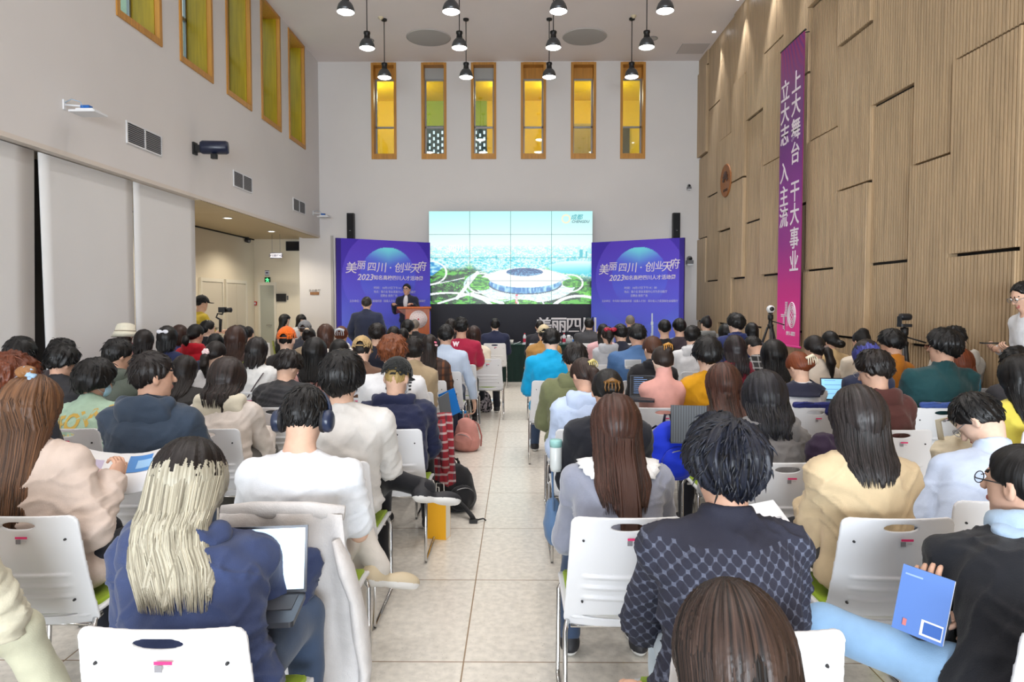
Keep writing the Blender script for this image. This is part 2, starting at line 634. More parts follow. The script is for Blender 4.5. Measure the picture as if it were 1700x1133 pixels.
# ------------------------------------------------------------------ distance-field modelling (bodies, clothes, bags)
class Field:
    def __init__(self, lo, hi, h):
        self.h = h
        self.lo = np.array(lo, float)
        n = np.ceil((np.array(hi) - self.lo) / h).astype(int) + 2
        self.ax = [(self.lo[i] + h * np.arange(n[i])).astype(np.float32) for i in range(3)]
        self.f = np.full(n, 1.0, np.float32)

    def _sl(self, lo, hi):
        s = []
        for i in range(3):
            a = int(max(0, math.floor((lo[i] - self.lo[i]) / self.h)))
            b = int(min(self.f.shape[i], math.ceil((hi[i] - self.lo[i]) / self.h) + 1))
            if b <= a:
                return None
            s.append(slice(a, b))
        return tuple(s)

    def _grid(self, s):
        return (self.ax[0][s[0]][:, None, None], self.ax[1][s[1]][None, :, None], self.ax[2][s[2]][None, None, :])

    def add(self, fn, lo, hi, k=0.02):
        p = k + 2.5 * self.h
        s = self._sl(np.array(lo) - p, np.array(hi) + p)
        if s is None:
            return self
        d = fn(*self._grid(s))
        f = self.f[s]
        if k > 0:
            q = np.clip(0.5 + 0.5 * (f - d) / k, 0, 1)
            self.f[s] = f * (1 - q) + d * q - k * q * (1 - q)
        else:
            self.f[s] = np.minimum(f, d)
        return self

    def cut(self, fn, lo, hi, k=0.0):
        s = self._sl(np.array(lo) - self.h, np.array(hi) + self.h)
        if s is None:
            return self
        d = -fn(*self._grid(s))
        f = self.f[s]
        if k > 0:
            q = np.clip(0.5 - 0.5 * (f - d) / k, 0, 1)
            self.f[s] = f * (1 - q) + d * q + k * q * (1 - q)
        else:
            self.f[s] = np.maximum(f, d)
        return self

    def cap(self, a, b, r1, r2=None, k=0.02, cut=False):
        r2 = r1 if r2 is None else r2
        a, b = np.array(a, float), np.array(b, float)
        ab = b - a
        L2 = max(float(ab @ ab), 1e-9)

        def fn(X, Y, Z):
            t = np.clip(((X - a[0]) * ab[0] + (Y - a[1]) * ab[1] + (Z - a[2]) * ab[2]) / L2, 0, 1)
            return np.sqrt((X - a[0] - t * ab[0]) ** 2 + (Y - a[1] - t * ab[1]) ** 2 + (Z - a[2] - t * ab[2]) ** 2) - (r1 + (r2 - r1) * t)
        m = max(r1, r2)
        lo, hi = np.minimum(a, b) - m, np.maximum(a, b) + m
        return self.cut(fn, lo, hi, k) if cut else self.add(fn, lo, hi, k)

    def ell(self, c, r, R=None, k=0.02, cut=False):
        c = np.array(c, float)
        r = np.array(r, float)
        Rt = None if R is None else np.array(R, float).T

        def fn(X, Y, Z):
            x, y, z = X - c[0], Y - c[1], Z - c[2]
            if Rt is not None:
                x, y, z = (Rt[0, 0] * x + Rt[0, 1] * y + Rt[0, 2] * z, Rt[1, 0] * x + Rt[1, 1] * y + Rt[1, 2] * z, Rt[2, 0] * x + Rt[2, 1] * y + Rt[2, 2] * z)
            k0 = np.sqrt((x / r[0]) ** 2 + (y / r[1]) ** 2 + (z / r[2]) ** 2)
            k1 = np.sqrt((x / r[0] ** 2) ** 2 + (y / r[1] ** 2) ** 2 + (z / r[2] ** 2) ** 2) + 1e-6
            return np.where(k0 < 0.05, -r.min(), k0 * (k0 - 1) / k1)
        m = r if R is None else np.full(3, r.max())
        return self.cut(fn, c - m, c + m, k) if cut else self.add(fn, c - m, c + m, k)

    def below(self, z):
        """remove everything under the plane z"""
        self.f = np.maximum(self.f, z - self.ax[2][None, None, :])
        return self

    def nets(self):
        f = self.f
        s = f < 0
        nx, ny, nz = f.shape
        cnt = np.zeros((nx - 1, ny - 1, nz - 1), np.int8)
        for i in (0, 1):
            for j in (0, 1):
                for k in (0, 1):
                    cnt += s[i:nx - 1 + i, j:ny - 1 + j, k:nz - 1 + k]
        A = np.argwhere((cnt > 0) & (cnt < 8))
        if not len(A):
            return np.zeros((0, 3)), np.zeros((0, 4), int)
        corner = np.array([(i, j, k) for i in (0, 1) for j in (0, 1) for k in (0, 1)])
        P = A[:, None, :] + corner[None]
        v = f[P[..., 0], P[..., 1], P[..., 2]]
        acc = np.zeros((len(A), 3))
        num = np.zeros(len(A))
        for a in range(8):
            for bb in range(a + 1, 8):
                if np.abs(corner[a] - corner[bb]).sum() != 1:
                    continue
                x = (v[:, a] < 0) != (v[:, bb] < 0)
                if not x.any():
                    continue
                t = v[x, a] / (v[x, a] - v[x, bb])
                acc[x] += corner[a] + t[:, None] * (corner[bb] - corner[a])
                num[x] += 1
        V = self.lo + self.h * (A + acc / num[:, None])
        idx = np.full(cnt.shape, -1, np.int64)
        idx[A[:, 0], A[:, 1], A[:, 2]] = np.arange(len(A))
        quads = []
        for ax in range(3):
            o1, o2 = [q for q in range(3) if q != ax]
            n = np.array(f.shape)
            sa = [slice(None)] * 3
            sb = [slice(None)] * 3
            sa[ax] = slice(0, n[ax] - 1)
            sb[ax] = slice(1, n[ax])
            for q in (o1, o2):
                sa[q] = slice(1, n[q] - 1)
                sb[q] = slice(1, n[q] - 1)
            x = s[tuple(sa)] != s[tuple(sb)]
            E = np.argwhere(x)
            if not len(E):
                continue
            fl = s[tuple(sa)][x]
            E[:, o1] += 1
            E[:, o2] += 1
            d1 = np.zeros(3, int); d1[o1] = 1
            d2 = np.zeros(3, int); d2[o2] = 1
            g = lambda e: idx[e[:, 0], e[:, 1], e[:, 2]]
            q = np.stack([g(E - d1 - d2), g(E - d2), g(E), g(E - d1)], 1)
            flip = fl if ax != 1 else ~fl
            q = np.where(flip[:, None], q, q[:, ::-1])
            quads.append(q)
        Q = np.concatenate(quads)
        Q = Q[(Q >= 0).all(1)]
        return V, Q

    def mesh(self, name, mats, disp=None, paint=None):
        V, Q = self.nets()
        if disp is not None and len(V):
            V = V + disp(V)
        mi = None
        if paint is not None and len(V):
            mi = paint(V[Q].mean(1))
        return npmesh(name, V, Q, mats, True, mi)
# ================================================================== the room
WHITE = mat('white_wall_paint', (226, 222, 220), 0.75, 'plaster')
CEILM = mat('ceiling_paint', (238, 228, 224), 0.8, 'plaster')
CREAM = mat('cream_wall_paint', (226, 216, 196), 0.7, 'plaster')
OCHRE = mat('ochre_window_frame', (196, 138, 58), 0.45, 'wood')
OLIVE = mat('olive_yellow_lining', (176, 148, 22), 0.35, 'wood')
YELLOW = mat('yellow_wall_paint', (240, 190, 20), 0.6, 'plaster')
GREENP = mat('lime_green_wall_paint', (150, 170, 50), 0.6, 'plaster')
ALU = mat('grey_aluminium_profile', (150, 150, 152), 0.4, metal=0.6)
BLACKM = mat('black_paint', (16, 16, 18), 0.5)
DARKM = mat('dark_gap', (22, 18, 15), 0.8)
GLASS = mat('window_glass', (225, 235, 232), 0.05, 'glass', reflect=0.10)
SLAT = mat('oak_slats', (186, 160, 126), 0.45, 'wood', stretch=(14, 14, 1.2))
CHROME = mat('chrome_tube', (205, 205, 205), 0.16, metal=1.0)
WPLAST = mat('white_plastic', (228, 229, 232), 0.32)

FL_TILE = mat('terrazzo_tile_floor', (228, 222, 211), 0.22, 'floor', tile_x=0.9, tile_y=0.9, off_x=0.241, off_y=-0.30)
fl = MB().box((FAR_LEFT - 0.3, REAR, -0.2), (RIGHT + 0.4, FAR_BACK + 0.3, 0))
struct('floor', fl, FL_TILE)
struct('ceiling', MB().box((LEFT - 0.5, REAR, CEIL), (RIGHT + 0.4, BACK + 0.3, CEIL + 0.2)), CEILM)


def wall_with_holes(axis, u0, u1, z0, z1, holes, t0, t1):
    """a slab in the (u, z) plane between t0 and t1 with rectangular openings (ua, ub, za, zb)"""
    us = sorted({u0, u1, *[h[0] for h in holes], *[h[1] for h in holes]})
    zs = sorted({z0, z1, *[h[2] for h in holes], *[h[3] for h in holes]})
    us = [u for u in us if u0 <= u <= u1]
    zs = [z for z in zs if z0 <= z <= z1]
    mb = MB()
    for ua, ub in zip(us[:-1], us[1:]):
        run = None
        for za, zb in zip(zs[:-1], zs[1:]):
            um, zm = (ua + ub) / 2, (za + zb) / 2
            hole = any(h[0] < um < h[1] and h[2] < zm < h[3] for h in holes)
            if hole:
                if run:
                    mb.box(*((ua, t0, run[0]), (ub, t1, run[1])) if axis == 'x' else ((t0, ua, run[0]), (t1, ub, run[1])))
                run = None
            else:
                run = (run[0] if run else za, zb)
        if run:
            mb.box(*((ua, t0, run[0]), (ub, t1, run[1])) if axis == 'x' else ((t0, ua, run[0]), (t1, ub, run[1])))
    return mb


SILL, WTOP = 5.10, 7.40
# back wall with six window slots (pixel columns read off the photo at the wall's depth)
BW = [(at(a, 200, BACK).x, at(b, 200, BACK).x) for a, b in ((617, 658), (700, 741), (782.5, 823.5), (865, 906), (948, 989), (1030, 1071))]
struct('wall_back', wall_with_holes('x', -5.36, RIGHT, 0, CEIL, [(a, b, SILL, WTOP) for a, b in BW], BACK, BACK + 0.3), WHITE)
# a yellow painted gallery behind the slots, lit by its own ceiling lamps, with a pierced daylight screen in the middle
GY0, GY1 = BACK + 0.3, BACK + 3.2
GX = lambda px: (px - 859) * GY1 / F
SX0, SX1, SZ = GX(694), GX(809), 6.70
g = MB()
g.box((-6, GY1, SILL - 1.2), (SX0, GY1 + 0.1, CEIL))
g.box((SX1, GY1, SILL - 1.2), (RIGHT + 0.3, GY1 + 0.1, CEIL))
struct('wall_gallery', g, YELLOW)
struct('wall_gallery_panel', MB().box((SX0, GY1, SZ), (SX1, GY1 + 0.1, CEIL)), GREENP)
struct('ceiling_gallery', MB().box((-6, GY0, CEIL - 0.02), (RIGHT + 0.3, GY1 + 0.1, CEIL + 0.1)), YELLOW)
struct('floor_gallery', MB().box((-6, GY0, SILL - 1.3), (RIGHT + 0.3, GY1 + 0.1, SILL - 1.2)), CREAM)
# pierced screen: a dark panel with rows of small oblong openings to the sky
scr = MB()
x0, x1, z0, z1 = SX0, SX1, SILL - 1.2, SZ
holes = []
for r in range(12):
    for c in range(16):
        u = x0 + 0.12 + c * (x1 - x0 - 0.2) / 15
        zz = z0 + 0.5 + r * 0.18 + (0.08 if c % 2 else 0)
        if zz + 0.1 < z1:
            holes.append((u - 0.028, u + 0.028, zz, zz + 0.105))
struct('wall_pierced_screen', wall_with_holes('x', x0, x1, z0, z1, holes, GY1, GY1 + 0.06), mat('slate_blue_screen', (38, 66, 88), 0.5))
for i, xx in enumerate((-4.0, -2.9, -0.4, 0.9, 2.4)):
    light('gallery_lamp', 'POINT', (xx, BACK + 1.7, CEIL - 0.35), 34, (1, 0.93, 0.8), 0.08)
struct('trim_gallery_grille', MB().box((GX(940), GY1 - 0.35, SILL - 1.1), (GX(980), GY1 - 0.3, SZ - 0.12)).box((GX(940), GY1 - 0.4, SZ - 0.12), (GX(980), GY1 - 0.26, SZ - 0.05)), mat('dull_gold_board', (168, 140, 66), 0.5))
struct('door_1', MB().box((GX(1026), GY1 - 0.12, SILL - 1.2), (GX(1042), GY1 - 0.02, SZ - 0.08)), mat('dark_bronze_door', (70, 62, 40), 0.5))

for i, (a, b) in enumerate(BW):
    fr = MB()
    t = 0.055
    fr.box((a - 0.005, BACK - 0.025, SILL - 0.02), (a + t, BACK + 0.3, WTOP))
    fr.box((b - t, BACK - 0.025, SILL - 0.02), (b + 0.005, BACK + 0.3, WTOP))
    fr.box((a + t, BACK - 0.025, WTOP - t), (b - t, BACK + 0.3, WTOP + 0.005))
    fr.box((a + t, BACK - 0.025, SILL - 0.02), (b - t, BACK + 0.3, SILL + 0.11))
    w = struct('window_%d' % (i + 1), fr, OCHRE)
    s = MB()
    ga, gb, gz0, gz1, gy = a + t, b - t, SILL + 0.11, WTOP - 0.36, BACK + 0.24
    for bx in (((ga, gy - 0.03, gz0), (ga + 0.035, gy + 0.03, gz1)), ((gb - 0.035, gy - 0.03, gz0), (gb, gy + 0.03, gz1)), ((ga, gy - 0.03, gz1), (gb, gy + 0.03, gz1 + 0.035)), ((ga, gy - 0.03, SILL + 0.78), (gb, gy + 0.03, SILL + 0.82))):
        s.box(*bx)
    obj('sash', s, ALU, w)
    obj('lintel_board', MB().box((ga, gy - 0.02, gz1 + 0.035), (gb, gy + 0.02, WTOP - t)), OCHRE if i in (0, 3, 4, 5) else mat('pale_grey_board', (176, 178, 176), 0.5), w)
    obj('pane', MB().box((ga, gy - 0.004, gz0), (gb, gy + 0.004, gz1)), GLASS, w)

# left wall: upper part with five tall niches, carried over the opening to the side corridor
LWIN = [(8.36, 9.40), (9.92, 10.97), (11.5, 12.55), (13.06, 14.11), (14.62, 15.70)]
TOPS = [7.43, 7.43, 7.43, 7.40, 7.40]
lw = wall_with_holes('y', REAR, BACK, SOFFIT, CEIL, [(a, b, 5.09, t) for (a, b), t in zip(LWIN, TOPS)], LEFT - 0.42, LEFT)
struct('wall_left', lw, WHITE)
struct('trim_1', MB().box((LEFT - 0.42, REAR, SOFFIT - 0.05), (LEFT + 0.012, BACK - 0.02, SOFFIT)), mat('warm_white_edge', (222, 212, 202), 0.6))
for i, (a, b) in enumerate(LWIN):
    t = 0.06
    zt = TOPS[i] - 0.003
    fr = MB()
    fr.box((LEFT - 0.05, a - 0.005, 5.075), (LEFT + 0.02, a + t, zt))
    fr.box((LEFT - 0.05, b - t, 5.075), (LEFT + 0.02, b + 0.005, zt))
    fr.box((LEFT - 0.38, a + t, 5.075), (LEFT + 0.02, b - t, 5.16))
    fr.box((LEFT - 0.38, a + t, zt - 0.06), (LEFT + 0.02, b - t, zt))
    w = struct('window_%d' % (i + 7), fr, OCHRE)
    ln = MB()
    ln.box((LEFT - 0.38, b - t - 0.012, 5.16), (LEFT - 0.05, b - t, zt - 0.06))
    ln.box((LEFT - 0.38, a + t, 5.16), (LEFT - 0.05, a + t + 0.012, zt - 0.06))
    obj('lining', ln, OLIVE, w)
    sa = MB()
    sa.box((LEFT - 0.40, a + t, 5.16), (LEFT - 0.36, a + t + 0.05, zt - 0.06))
    sa.box((LEFT - 0.40, b - t - 0.05, 5.16), (LEFT - 0.36, b - t, zt - 0.06))
    sa.box((LEFT - 0.40, a + t, 6.0), (LEFT - 0.36, b - t, 6.05))
    obj('sash', sa, ALU, w)
    obj('pane', MB().box((LEFT - 0.385, a + t, 5.16), (LEFT - 0.375, b - t, zt - 0.06)), GLASS, w)
struct('wall_light_well', MB().box((LEFT - 2.2, 7.5, 4.6), (LEFT - 2.1, BACK, CEIL)), mat('pale_green_glazing', (196, 214, 190), 0.5))

# right wall: oak slats in staggered panels, two metre high pieces with a dark joint under each
rw = struct('wall_right', MB().box((RIGHT, REAR, 0), (RIGHT + 0.3, BACK + 0.3, CEIL)), DARKM)
bounds = [BACK, 16.05, 15.05, 14.12, 13.35, 12.4, 11.5, 10.5, 9.5, 8.62, 7.7, 6.98]
while bounds[-1] > REAR + 1:
    bounds.append(bounds[-1] - 0.95)
bounds.append(REAR)
rnd = random.Random(4)
for i in range(len(bounds) - 1):
    yb, ya = bounds[i], bounds[i + 1]
    cuts = [0.0, 1.12, 3.1, 5.06, 7.08, CEIL] if i % 2 == 0 else [0.0, 2.06, 4.01, 6.0, CEIL]
    for j in range(len(cuts) - 1):
        z0, z1 = cuts[j] + (0.035 if j else 0), cuts[j + 1]
        d = 0.035 + 0.03 * rnd.choice((0, 1, 2))
        n = max(1, round((yb - ya) / 0.05))
        p = (yb - ya) / n
        mb = MB()
        ring = []
        for k in range(n):
            y = ya + k * p
            ring += [(RIGHT - d + 0.014, y), (RIGHT - d + 0.014, y + p * 0.32), (RIGHT - d, y + p * 0.36), (RIGHT - d, y + p * 0.96)]
        ring += [(RIGHT - d + 0.014, yb), (RIGHT, yb), (RIGHT, ya)]
        mb.prism(ring[::-1], z0, z1)
        o = obj('slat_panel', mb, SLAT, rw)
        o['kind'] = 'structure'

# rear window wall behind the audience (out of frame, it lets the daylight in)
struct('wall_rear', wall_with_holes('x', LEFT - 0.3, RIGHT + 0.3, 0, CEIL, [(-4.1, 4.0, 0.5, 3.0)], REAR - 0.3, REAR), WHITE)

# side corridor seen under the soffit
struct('ceiling_corridor', MB().box((FAR_LEFT - 0.2, 8.0, SOFFIT - 0.02), (LEFT - 0.42, FAR_BACK + 0.2, SOFFIT + 0.1)).box((LEFT - 0.42, OPEN_Y, SOFFIT - 0.06), (LEFT - 0.02, BACK, SOFFIT - 0.05)), mat('corridor_slat_ceiling', (186, 170, 138), 0.6, 'stripe', second=(160, 142, 110), freq=3.2, dir='Y'))
struct('wall_corridor_left', MB().box((FAR_LEFT - 0.2, 6.0, 0), (FAR_LEFT, FAR_BACK, SOFFIT)), CREAM)
struct('wall_corridor_back', MB().box((FAR_LEFT - 0.2, FAR_BACK, 0), (-4.9, FAR_BACK + 0.2, SOFFIT)), CREAM)
struct('trim_2', MB().box((FAR_LEFT - 0.01, 8.0, SOFFIT - 0.05), (FAR_LEFT + 0.015, FAR_BACK, SOFFIT - 0.02)), DARKM)
struct('trim_3', MB().box((-4.58, BACK - 0.03, 0), (-4.52, BACK, 3.22)), mat('pale_grey_strip', (186, 182, 178), 0.6))

DOORM = mat('pale_door', (216, 208, 192), 0.5)
dn = 2
for ya, yb, leaves in ((14.5, 15.5, 1), (15.75, 16.85, 2)):
    d = MB()
    X = FAR_LEFT
    d.box((X, ya - 0.06, 0), (X + 0.05, ya, 2.12)).box((X, yb, 0), (X + 0.05, yb + 0.06, 2.12)).box((X, ya, 2.04), (X + 0.05, yb, 2.12))
    root = struct('door_%d' % dn, d, mat('door_frame_paint', (226, 220, 206), 0.5))
    for k in range(leaves):
        w = (yb - ya) / leaves
        obj('door_leaf', MB().box((X + 0.001, ya + k * w + 0.006, 0.01), (X + 0.035, ya + (k + 1) * w - 0.006, 2.03)), DOORM, root)
    obj('door_handle', MB().tube([(X + 0.035, ya + (yb - ya) * 0.55, 1.02), (X + 0.08, ya + (yb - ya) * 0.55, 1.02), (X + 0.08, ya + (yb - ya) * 0.55 + 0.11, 1.02)], 0.011), CHROME, root)
    dn += 1
xa, xb = at(433, 500, FAR_BACK).x, at(456, 500, FAR_BACK).x
d = MB().box((xa - 0.05, FAR_BACK - 0.05, 0), (xa, FAR_BACK, 2.1)).box((xb, FAR_BACK - 0.05, 0), (xb + 0.05, FAR_BACK, 2.1)).box((xa, FAR_BACK - 0.05, 2.02), (xb, FAR_BACK, 2.1))
root = struct('door_%d' % dn, d, mat('door_frame_paint', (226, 220, 206), 0.5))
obj('door_leaf', MB().box((xa, FAR_BACK - 0.03, 0.01), (xb, FAR_BACK, 2.02)), mat('grey_green_door', (176, 178, 166), 0.5), root)
obj('door_handle', MB().tube([(xb - 0.08, FAR_BACK - 0.03, 1.0), (xb - 0.08, FAR_BACK - 0.08, 1.0), (xb - 0.19, FAR_BACK - 0.08, 1.0)], 0.011), CHROME, root)

for px, py in ((378, 365.3), (450.7, 387)):
    p = at(px, py, 13.0)
    q = Vector((0, 0, CAM_H)) + (p - Vector((0, 0, CAM_H))) * ((SOFFIT - 0.06 - CAM_H) / (p.z - CAM_H))
    r = thing('downlight', 'round recessed downlight in the corridor ceiling, ' + ('nearer the white roller screens' if px < 400 else 'nearer the exit sign'), 'ceiling light', (q.x, q.y, SOFFIT - 0.06 if q.x > LEFT - 0.42 else SOFFIT - 0.02), group='corridor downlights')
    obj('ring', MB().lathe([(0.09, 0.0), (0.095, -0.012), (0.075, -0.014), (0.07, 0.0)], 24, cap=False), WPLAST, r)
    obj('diffuser', MB().lathe([(0.073, -0.006), (0.0005, -0.006)], 24, cap=False), mat('warm_lamp_face', (255, 244, 226), 0.4, 'emit', power=12), r)
    light('corridor_lamp', 'SPOT', (q.x, q.y, SOFFIT - 0.1), 75, (1, 0.9, 0.74), 0.06, (0, 0, 0), spot=150)
light('corridor_lamp', 'SPOT', (-5.8, 11.5, SOFFIT - 0.1), 75, (1, 0.9, 0.74), 0.06, (0, 0, 0), spot=150)

# white roller screens hung along the left side under the soffit
SCRM = mat('white_screen_cloth', (232, 231, 230), 0.85, 'plaster')
edges = [(REAR, 2.0, 0, 0), (2.03, 4.2, 0, 0), (4.23, 7.02, 0.0, -0.12), (7.09, 8.80, 0.06, 0.0), (8.835, OPEN_Y, 0.02, 0.0)]
names = ['white roller screen nearest the viewer', 'second white roller screen from the viewer', 'white roller screen before the wide dark gap', 'white roller screen between the two dark gaps', 'white roller screen at the corridor opening']
for k, (a, b, sa, sb) in enumerate(edges):
    mb = MB()
    ny, nz = 10, 12
    V = []
    for side, xx in ((0, LEFT - 0.10), (1, LEFT - 0.115)):
        for i in range(ny + 1):
            for j in range(nz + 1):
                t = j / nz
                u = i / ny
                y = (a + sa * 0) + (b - a) * u + (1 - t) * ((1 - u) * sa + u * sb) * 0.9
                bow = 0.012 * math.sin(u * 7 + k) * (1 - t)
                V.append((xx + bow, y, 0.15 + (SOFFIT - 0.06 - 0.15) * t))
    n1 = (nz + 1)
    Q = []
    off = (ny + 1) * n1
    for i in range(ny):
        for j in range(nz):
            p = i * n1 + j
            Q.append((p, p + n1, p + n1 + 1, p + 1))
            Q.append((off + p, off + p + 1, off + p + n1 + 1, off + p + n1))
    for j in range(nz):
        Q.append((j, j + 1, off + j + 1, off + j))
        p = ny * n1 + j
        Q.append((p, off + p, off + p + 1, p + 1))
    mb.add(V, Q, 0, True)
    r = thing('roller_screen', names[k] + ', hung on the left', 'screen', (0, 0, 0), group='white roller screens on the left')
    obj('cloth', mb, SCRM, r)
    obj('bottom_bar', MB().tube([(LEFT - 0.107, a + sa * 0.9, 0.14), (LEFT - 0.107, b + sb * 0.9, 0.14)], 0.014), ALU, r)
struct('wall_left_lower', MB().box((LEFT - 0.6, REAR, 0), (LEFT - 0.42, 8.0, SOFFIT)), mat('dark_glass_wall', (60, 62, 74), 0.3))

# low stage and dark display base
STAGE_Z = 0.25
struct('floor_stage', MB().box((-3.9, 14.2, 0.001), (3.9, BACK, STAGE_Z)), mat('stage_carpet', (44, 46, 58), 0.8, 'fabric'))
# ================================================================== lamps and fittings
LAMPFACE = mat('lamp_face', (255, 252, 245), 0.4, 'emit', power=14)
GUNM = mat('gunmetal_shade', (92, 95, 98), 0.35, metal=0.7)
rows = [(11.1, 'first'), (12.66, 'second'), (14.3, 'third')]
LX = [-2.75, -1.06, 0.655, 2.355]
proto = None
colname = ['above the left seating', 'left of the centre aisle', 'right of the centre aisle', 'above the right seating']
rowname = {9.5: 'fourth row from the stage', 7.95: 'fifth row from the stage', 6.4: 'sixth row from the stage', 4.85: 'seventh row from the stage', 3.3: 'eighth row from the stage', 1.7: 'ninth row from the stage', 11.1: 'highest row in the photo', 12.66: 'middle of the three rows', 14.3: 'row nearest the back windows'}
LAMPZ = 6.24
for yy in (14.3, 12.66, 11.1, 9.5, 7.95, 6.4, 4.85, 3.3, 1.7):
    for cx, cn in zip(LX, colname):
        lab = 'dark metal bell pendant lamp, %s, %s' % (rowname[yy], cn)
        if proto is None:
            proto = thing('pendant_lamp', lab, 'pendant lamp', (cx, yy, LAMPZ), group='pendant lamps')
            obj('cord', MB().tube([(0, 0, 0.28), (0, 0, CEIL - LAMPZ - 0.01)], 0.009, 8), BLACKM, proto)
            obj('canopy', MB().lathe([(0.055, CEIL - LAMPZ - 0.035), (0.06, CEIL - LAMPZ - 0.02), (0.06, CEIL - LAMPZ)], 20), BLACKM, proto)
            obj('socket', MB().lathe([(0.02, 0.30), (0.06, 0.295), (0.062, 0.262), (0.052, 0.25), (0.052, 0.215), (0.06, 0.17), (0.06, 0.155)], 20), BLACKM, proto)
            obj('lamp_shade', MB().lathe([(0.058, 0.172), (0.085, 0.155), (0.115, 0.115), (0.135, 0.06), (0.142, 0.0), (0.137, 0.0), (0.13, 0.06), (0.11, 0.11), (0.05, 0.155)], 28, cap=False), GUNM, proto)
            obj('bulb_face', MB().lathe([(0.136, 0.002), (0.11, -0.012), (0.06, -0.02), (0.0005, -0.022)], 28, cap=False), LAMPFACE, proto)
            p = proto
        else:
            p = clone(proto, (cx, yy, LAMPZ), 0, lab)
        light('pendant_light', 'SPOT', (cx, yy, LAMPZ - 0.05), LAMP_POWER * (0.62 if yy < 6.6 else 0.95 if yy < 10 else 1.05), LAMP_COLOR, 0.12, (0, 0, 0), spot=98, blend=0.9)

# wall washers in the ceiling by the slatted wall
for yy in (15.0, 13.4, 11.85, 10.3, 8.75):
    r = thing('ceiling_spot', 'small bright recessed spot beside the slatted wall, ' + {15.0: 'nearest the back wall', 13.4: 'second from the back wall', 11.85: 'third from the back wall', 10.3: 'fourth from the back wall'}.get(yy, 'fifth from the back wall'), 'ceiling light', (4.24, yy, CEIL), group='recessed wall washers')
    obj('ring', MB().lathe([(0.05, 0.0), (0.052, -0.01), (0.04, -0.012), (0.038, 0.0)], 20, cap=False), WPLAST, r)
    obj('diffuser', MB().lathe([(0.039, -0.006), (0.0005, -0.006)], 20, cap=False), mat('cool_lamp_face', (235, 242, 255), 0.4, 'emit', power=40), r)
    light('washer_light', 'SPOT', (4.24, yy, CEIL - 0.04), WASH_POWER, (0.92, 0.95, 1.0), 0.03, (0, math.radians(5), 0), spot=58, blend=0.6)

for px, py, n in ((711.5, 62, 'left'), (970.5, 60.5, 'right')):
    p = at(px, py, 15.0)
    k = (CEIL - CAM_H) / (p.z - CAM_H)
    r = thing('ceiling_disc', 'large round grey disc flush in the ceiling, %s of the aisle' % n, 'ceiling panel', (p.x * k, 15.0 * k, CEIL), group='round ceiling discs')
    obj('disc', MB().lathe([(0.48, 0.001), (0.48, -0.012), (0.46, -0.016), (0.0005, -0.016)], 48, cap=False), mat('disc_grey', (176, 172, 168), 0.7), r)
    obj('rim', MB().lathe([(0.475, 0.0), (0.49, -0.008), (0.475, -0.02)], 48, cap=False), mat('disc_rim', (206, 200, 196), 0.6), r)


def on_ceiling(px, py):
    p = at(px, py, 15.0)
    k = (CEIL - CAM_H) / (p.z - CAM_H)
    return (p.x * k, 15.0 * k, CEIL)


for px, py, n in ((632, 28.5, 'left'), (1052, 26, 'right')):
    r = thing('smoke_detector', 'small cream smoke detector on the ceiling, %s side' % n, 'smoke detector', on_ceiling(px, py), group='smoke detectors')
    obj('base', MB().lathe([(0.055, 0), (0.055, -0.02), (0.0005, -0.022)], 20, cap=False), mat('cream_plastic', (226, 212, 180), 0.5), r)
    obj('sensor_head', MB().lathe([(0.035, -0.02), (0.03, -0.045), (0.0005, -0.05)], 20, cap=False), mat('cream_plastic', (226, 212, 180), 0.5), r)
for px, py, n in ((611, 66.5, 'left'), (1082, 63.5, 'right')):
    r = thing('ceiling_speaker', 'small round grilled speaker set in the ceiling, %s side' % n, 'speaker', on_ceiling(px, py), group='ceiling speakers')
    obj('rim', MB().lathe([(0.13, 0), (0.135, -0.012), (0.115, -0.016), (0.112, -0.004)], 28, cap=False), mat('speaker_rim', (150, 146, 142), 0.5), r)
    obj('grille', MB().lathe([(0.114, -0.008), (0.06, -0.012), (0.0005, -0.012)], 28, cap=False), mat('speaker_grille', (190, 184, 178), 0.6), r)
p = on_ceiling(1150, 81)
r = thing('access_hatch', 'square access hatch flush in the ceiling near the slatted wall', 'ceiling hatch', p)
obj('lid', MB().box((-0.3, -0.3, -0.008), (0.3, 0.3, 0.0)), mat('hatch_paint', (206, 196, 190), 0.7), r)
obj('rim', MB().box((-0.31, -0.31, -0.004), (-0.3, 0.31, 0)).box((0.3, -0.31, -0.004), (0.31, 0.31, 0)).box((-0.3, -0.31, -0.004), (0.3, -0.3, 0)).box((-0.3, 0.3, -0.004), (0.3, 0.31, 0)), ALU, r)

# air vents on the left wall
for k, (ya, yb, zt, n) in enumerate(((8.53, 9.33, 3.84, 'nearest the viewer'), (11.72, 12.5, 3.84, 'middle one of three'), (14.82, 15.62, 3.84, 'nearest the stage'))):
    r = thing('air_vent', 'grey louvred air vent on the white left wall, %s' % n, 'air vent', (LEFT, ya, 3.6), group='air vents on the left wall')
    W, H = yb - ya, 0.24
    f = MB().box((0, -0.02, -0.02), (0.015, 0, H + 0.02)).box((0, W, -0.02), (0.015, W + 0.02, H + 0.02)).box((0, 0, -0.02), (0.015, W, 0)).box((0, 0, H), (0.015, W, H + 0.02)).box((0, W / 2 - 0.012, 0), (0.016, W / 2 + 0.012, H))
    obj('frame', f, WPLAST, r)
    obj('backing', MB().box((0.001, 0, 0), (0.003, W, H)), mat('vent_dark', (60, 60, 64), 0.7), r)
    s = MB()
    for q in range(9):
        z = 0.015 + q * (H - 0.02) / 9
        s.box((0.003, 0.003, z), (0.014, W - 0.003, z + 0.011))
    obj('louvres', s, mat('vent_slat', (140, 140, 143), 0.5), r)


